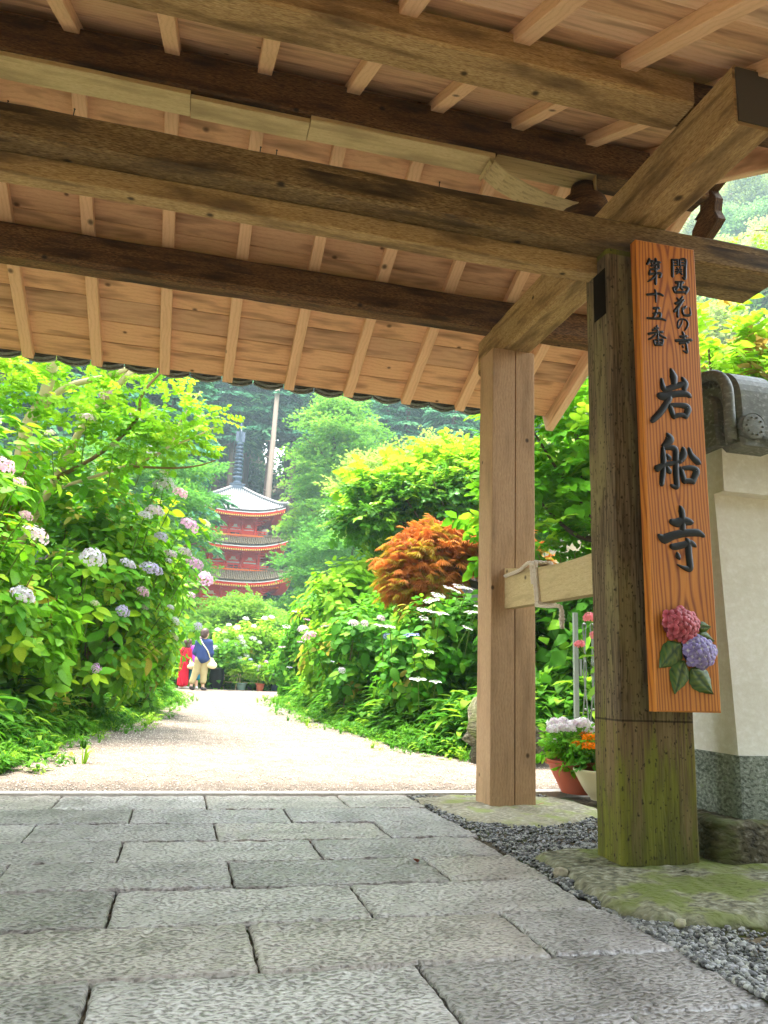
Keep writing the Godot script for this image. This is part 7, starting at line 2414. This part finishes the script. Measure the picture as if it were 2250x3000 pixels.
# ---------------------------------------------------------------- things beside the rear post
func build_near_things() -> void:
	var root := thing("flower_pot", "terracotta bowl of white flowers between the gate posts", "potted plant", Vector3(2.72, 0.012, -5.1))
	var mb := MB.new()
	mb.lathe([Vector2(0.115, 0.0), Vector2(0.125, 0.02), Vector2(0.175, 0.12), Vector2(0.205, 0.185), Vector2(0.225, 0.187), Vector2(0.228, 0.197), Vector2(0.22, 0.199), Vector2(0.229, 0.205), Vector2(0.223, 0.209), Vector2(0.232, 0.214), Vector2(0.228, 0.222), Vector2(0.205, 0.22), Vector2(0.19, 0.19), Vector2(0.0, 0.185)], 40)
	part("bowl", mb.mesh(), M.terracotta, root)
	foliage(root, [[2.72, 0.31, -5.1, 0.2, 0.08, 0.18], [2.66, 0.32, -5.05, 0.15, 0.06, 0.12]], 130, 0.13, "spray", "leaf", [Color(0.130, 0.416, 0.017), Color(0.234, 0.546, 0.021), Color(0.312, 0.580, 0.043)], 0.5)
	for k in 24:
		var a := k * 2.39996
		var d := 0.2 * sqrt((k + 0.5) / 24.0)
		var q := Vector3(cos(a) * d - 0.02, 0.45 + rng.randf_range(-0.03, 0.035) - d * 0.15, sin(a) * d * 0.8)
		limb(root, [Vector3(q.x * 0.5, 0.22, q.z * 0.5), q - Vector3(0, 0.02, 0)], 0.003, 0.002, "green_stem", "stem", 5)
		part("flower", L["posy%d" % (k % 3)], petal_mat("x"), root, Transform3D(Basis(Vector3.UP, a).scaled(Vector3.ONE * rng.randf_range(0.036, 0.048)), q))
	part("flower", L.posy0, petal_mat("x"), root, Transform3D(Basis().scaled(Vector3.ONE * 0.025), Vector3(-0.21, 0.34, 0.06)))
	root = thing("flower_pot", "cream pot of orange marigolds half hidden by the front post", "potted plant", Vector3(2.755, 0.01, -4.8))
	mb = MB.new()
	var prof := [Vector2(0.095, 0.0), Vector2(0.1, 0.012)]
	for k in 9:
		var t := (k + 1) / 10.0
		prof.append(Vector2(0.1 + 0.1 * pow(t, 0.7) + (0.0012 if k % 2 else 0.0), 0.02 + 0.155 * t))
	prof.append_array([Vector2(0.206, 0.18), Vector2(0.206, 0.192), Vector2(0.196, 0.194), Vector2(0.185, 0.165), Vector2(0.0, 0.16)])
	mb.lathe(prof, 40)
	part("pot", mb.mesh(), M.cream_pot, root)
	foliage(root, [[2.755, 0.25, -4.8, 0.16, 0.06, 0.15]], 110, 0.085, "spray", "leaf", [Color(0.078, 0.286, 0.025), Color(0.130, 0.390, 0.034)], 0.4)
	for k in 16:
		var a := k * 2.39996
		var d := 0.19 * sqrt((k + 0.5) / 16.0)
		var q := Vector3(cos(a) * d, 0.36 + rng.randf_range(-0.03, 0.03), sin(a) * d)
		limb(root, [Vector3(q.x * 0.5, 0.2, q.z * 0.5), q], 0.003, 0.002, "green_stem", "stem", 5)
		part("flower", L["mop%d" % (k % 3)], marigold(), root, Transform3D(Basis(Vector3.UP, a).scaled(Vector3(1, 0.7, 1) * rng.randf_range(0.042, 0.054)), q))
	# pink hydrangea just behind the front post
	root = thing("pink_hydrangea", "leafy hydrangea with coral pink heads poking out behind the front post", "hydrangea", Vector3(2.95, 0.0, -5.0))
	for e in [[-0.3, 1.0, 0.08, 0.045, -0.22, 0.98], [-0.2, 1.19, 0.05, 0.05, -0.1, 1.18], [-0.18, 1.06, 0.1, 0.05, -0.1, 1.0], [-0.12, 0.95, 0.08, 0.05, -0.05, 0.9]]:
		part("flower_head", L["posy%d" % (rng.randi() % 3)], coral(), root, Transform3D(Basis().scaled(Vector3.ONE * e[3]), Vector3(e[0], e[1], e[2])))
		limb(root, [Vector3(0, 0.1, 0), Vector3(-0.05, 0.6, 0.03), Vector3(e[0], e[1], e[2])], 0.008, 0.004, "green_stem", "stem", 5)
	for e in [[-0.16, 0.93, 0.1, -1.0, 0.12, 0.3], [-0.1, 0.88, 0.12, -0.8, -0.15, 0.25], [-0.12, 0.75, 0.1, -1.0, -0.45, 0.2], [-0.08, 0.8, 0.1, -0.6, 0.1, 0.5], [-0.1, 0.98, 0.05, -0.7, 0.2, 0.6], [-0.05, 0.72, 0.1, -0.5, -0.6, 0.4], [-0.05, 0.86, 0.12, -0.9, -0.3, 0.6], [0.0, 0.95, 0.1, 0.6, 0.1, 0.6], [0.0, 0.8, 0.1, 0.7, -0.2, 0.5], [0.02, 0.66, 0.1, 0.6, -0.3, 0.6], [-0.04, 0.6, 0.1, -0.5, -0.2, 0.8]]:
		part("leaf", leaf_tone(Color(0.24, 0.46, 0.02), false), M.leaf, root, Transform3D(aim(Vector3(e[3], e[4], e[5]), Vector3.UP).scaled(Vector3(0.19, 0.19, 0.14)), Vector3(e[0], e[1], e[2])))
	# folding barrier
	root = thing("folding_barrier", "grey folding metal barrier with crossed bars behind the flowerpots", "barrier", Vector3(3.3, 0.03, -6.2))
	mb = MB.new()
	mb.box(Vector3(-0.02, 0, -0.015), Vector3(0.018, 1.32, 0.015))
	part("post", mb.mesh(), M.steel, root)
	mb = MB.new()
	mb.box(Vector3(0.027, 0.78, -0.005), Vector3(0.045, 0.92, 0.023))
	part("latch", mb.mesh(), M.steel, root)
	for k in 9:
		var x := 0.085 + k * 0.075
		for s in [-1.0, 1.0]:
			mb = MB.new()
			mb.tube([Vector3(x + 0.012 * s, 1.22, 0.008 * s), Vector3(x - 0.018 * s, 0.82, 0.008 * s), Vector3(x + 0.022 * s, 0.42, 0.008 * s), Vector3(x - 0.018 * s, 0.05, 0.008 * s)], [0.006, 0.006, 0.006, 0.006], 6)
			part("bar", mb.mesh(), M.steel, root)
		for y in [1.225, 0.9, 0.5]:
			mb = MB.new()
			mb.blob(Vector3(x, y, 0), Vector3(0.016, 0.012, 0.014), 8, 5)
			part("rivet", mb.mesh(), M.steel, root)
	# a few fallen leaves
	for e in [[1.0, -3.27, "small red fallen leaf on the paving in front of the rear post", Color(0.36, 0.07, 0.03), 0.05, 0.004], [-0.98, -6.0, "curled yellow fallen leaf on the gravel at the left", Color(0.55, 0.4, 0.12), 0.1, 0.02], [1.66, -4.95, "dark red fallen leaf on the pale stone under the rear post", Color(0.3, 0.06, 0.04), 0.045, 0.014], [2.2, -4.55, "crumpled red leaf on the pale stone right of the rear post", Color(0.45, 0.1, 0.05), 0.06, 0.016]]:
		var o := part("fallen_leaf", L.hyd_b, plain(e[3]), self, Transform3D(Basis(Vector3.UP, rng.randf() * TAU).scaled(Vector3.ONE * e[4]), Vector3(e[0], e[5] + e[4] * 0.3, e[1])))
		tag(o, e[2], "fallen leaf")
	# loose stones by the mossy foundation
	for e in [[1.52, -3.0, 0.045, "grey broken stone lying against the edge of the mossy foundation stone"], [1.6, -2.35, 0.03, "small pale stone among the pebbles at the corner of the mossy slab"]]:
		var o := part("loose_stone", L.pebble2, M.base_stone, self, Transform3D(Basis(Vector3.UP, rng.randf() * TAU).scaled(Vector3.ONE * e[2]), Vector3(e[0], 0.015, e[1])))
		tag(o, e[3], "stone")


func marigold() -> StandardMaterial3D:
	if not M.has("marigold"):
		var m: StandardMaterial3D = M.petal.duplicate()
		m.albedo_color = srgb(252, 140, 12)
		M.marigold = m
	return M.marigold


func coral() -> StandardMaterial3D:
	if not M.has("coral"):
		var m: StandardMaterial3D = M.petal.duplicate()
		m.albedo_color = srgb(246, 160, 164)
		M.coral = m
	return M.coral


func plain(c: Color) -> StandardMaterial3D:
	var m := StandardMaterial3D.new()
	m.albedo_color = c.linear_to_srgb()
	m.roughness = 0.8
	return m
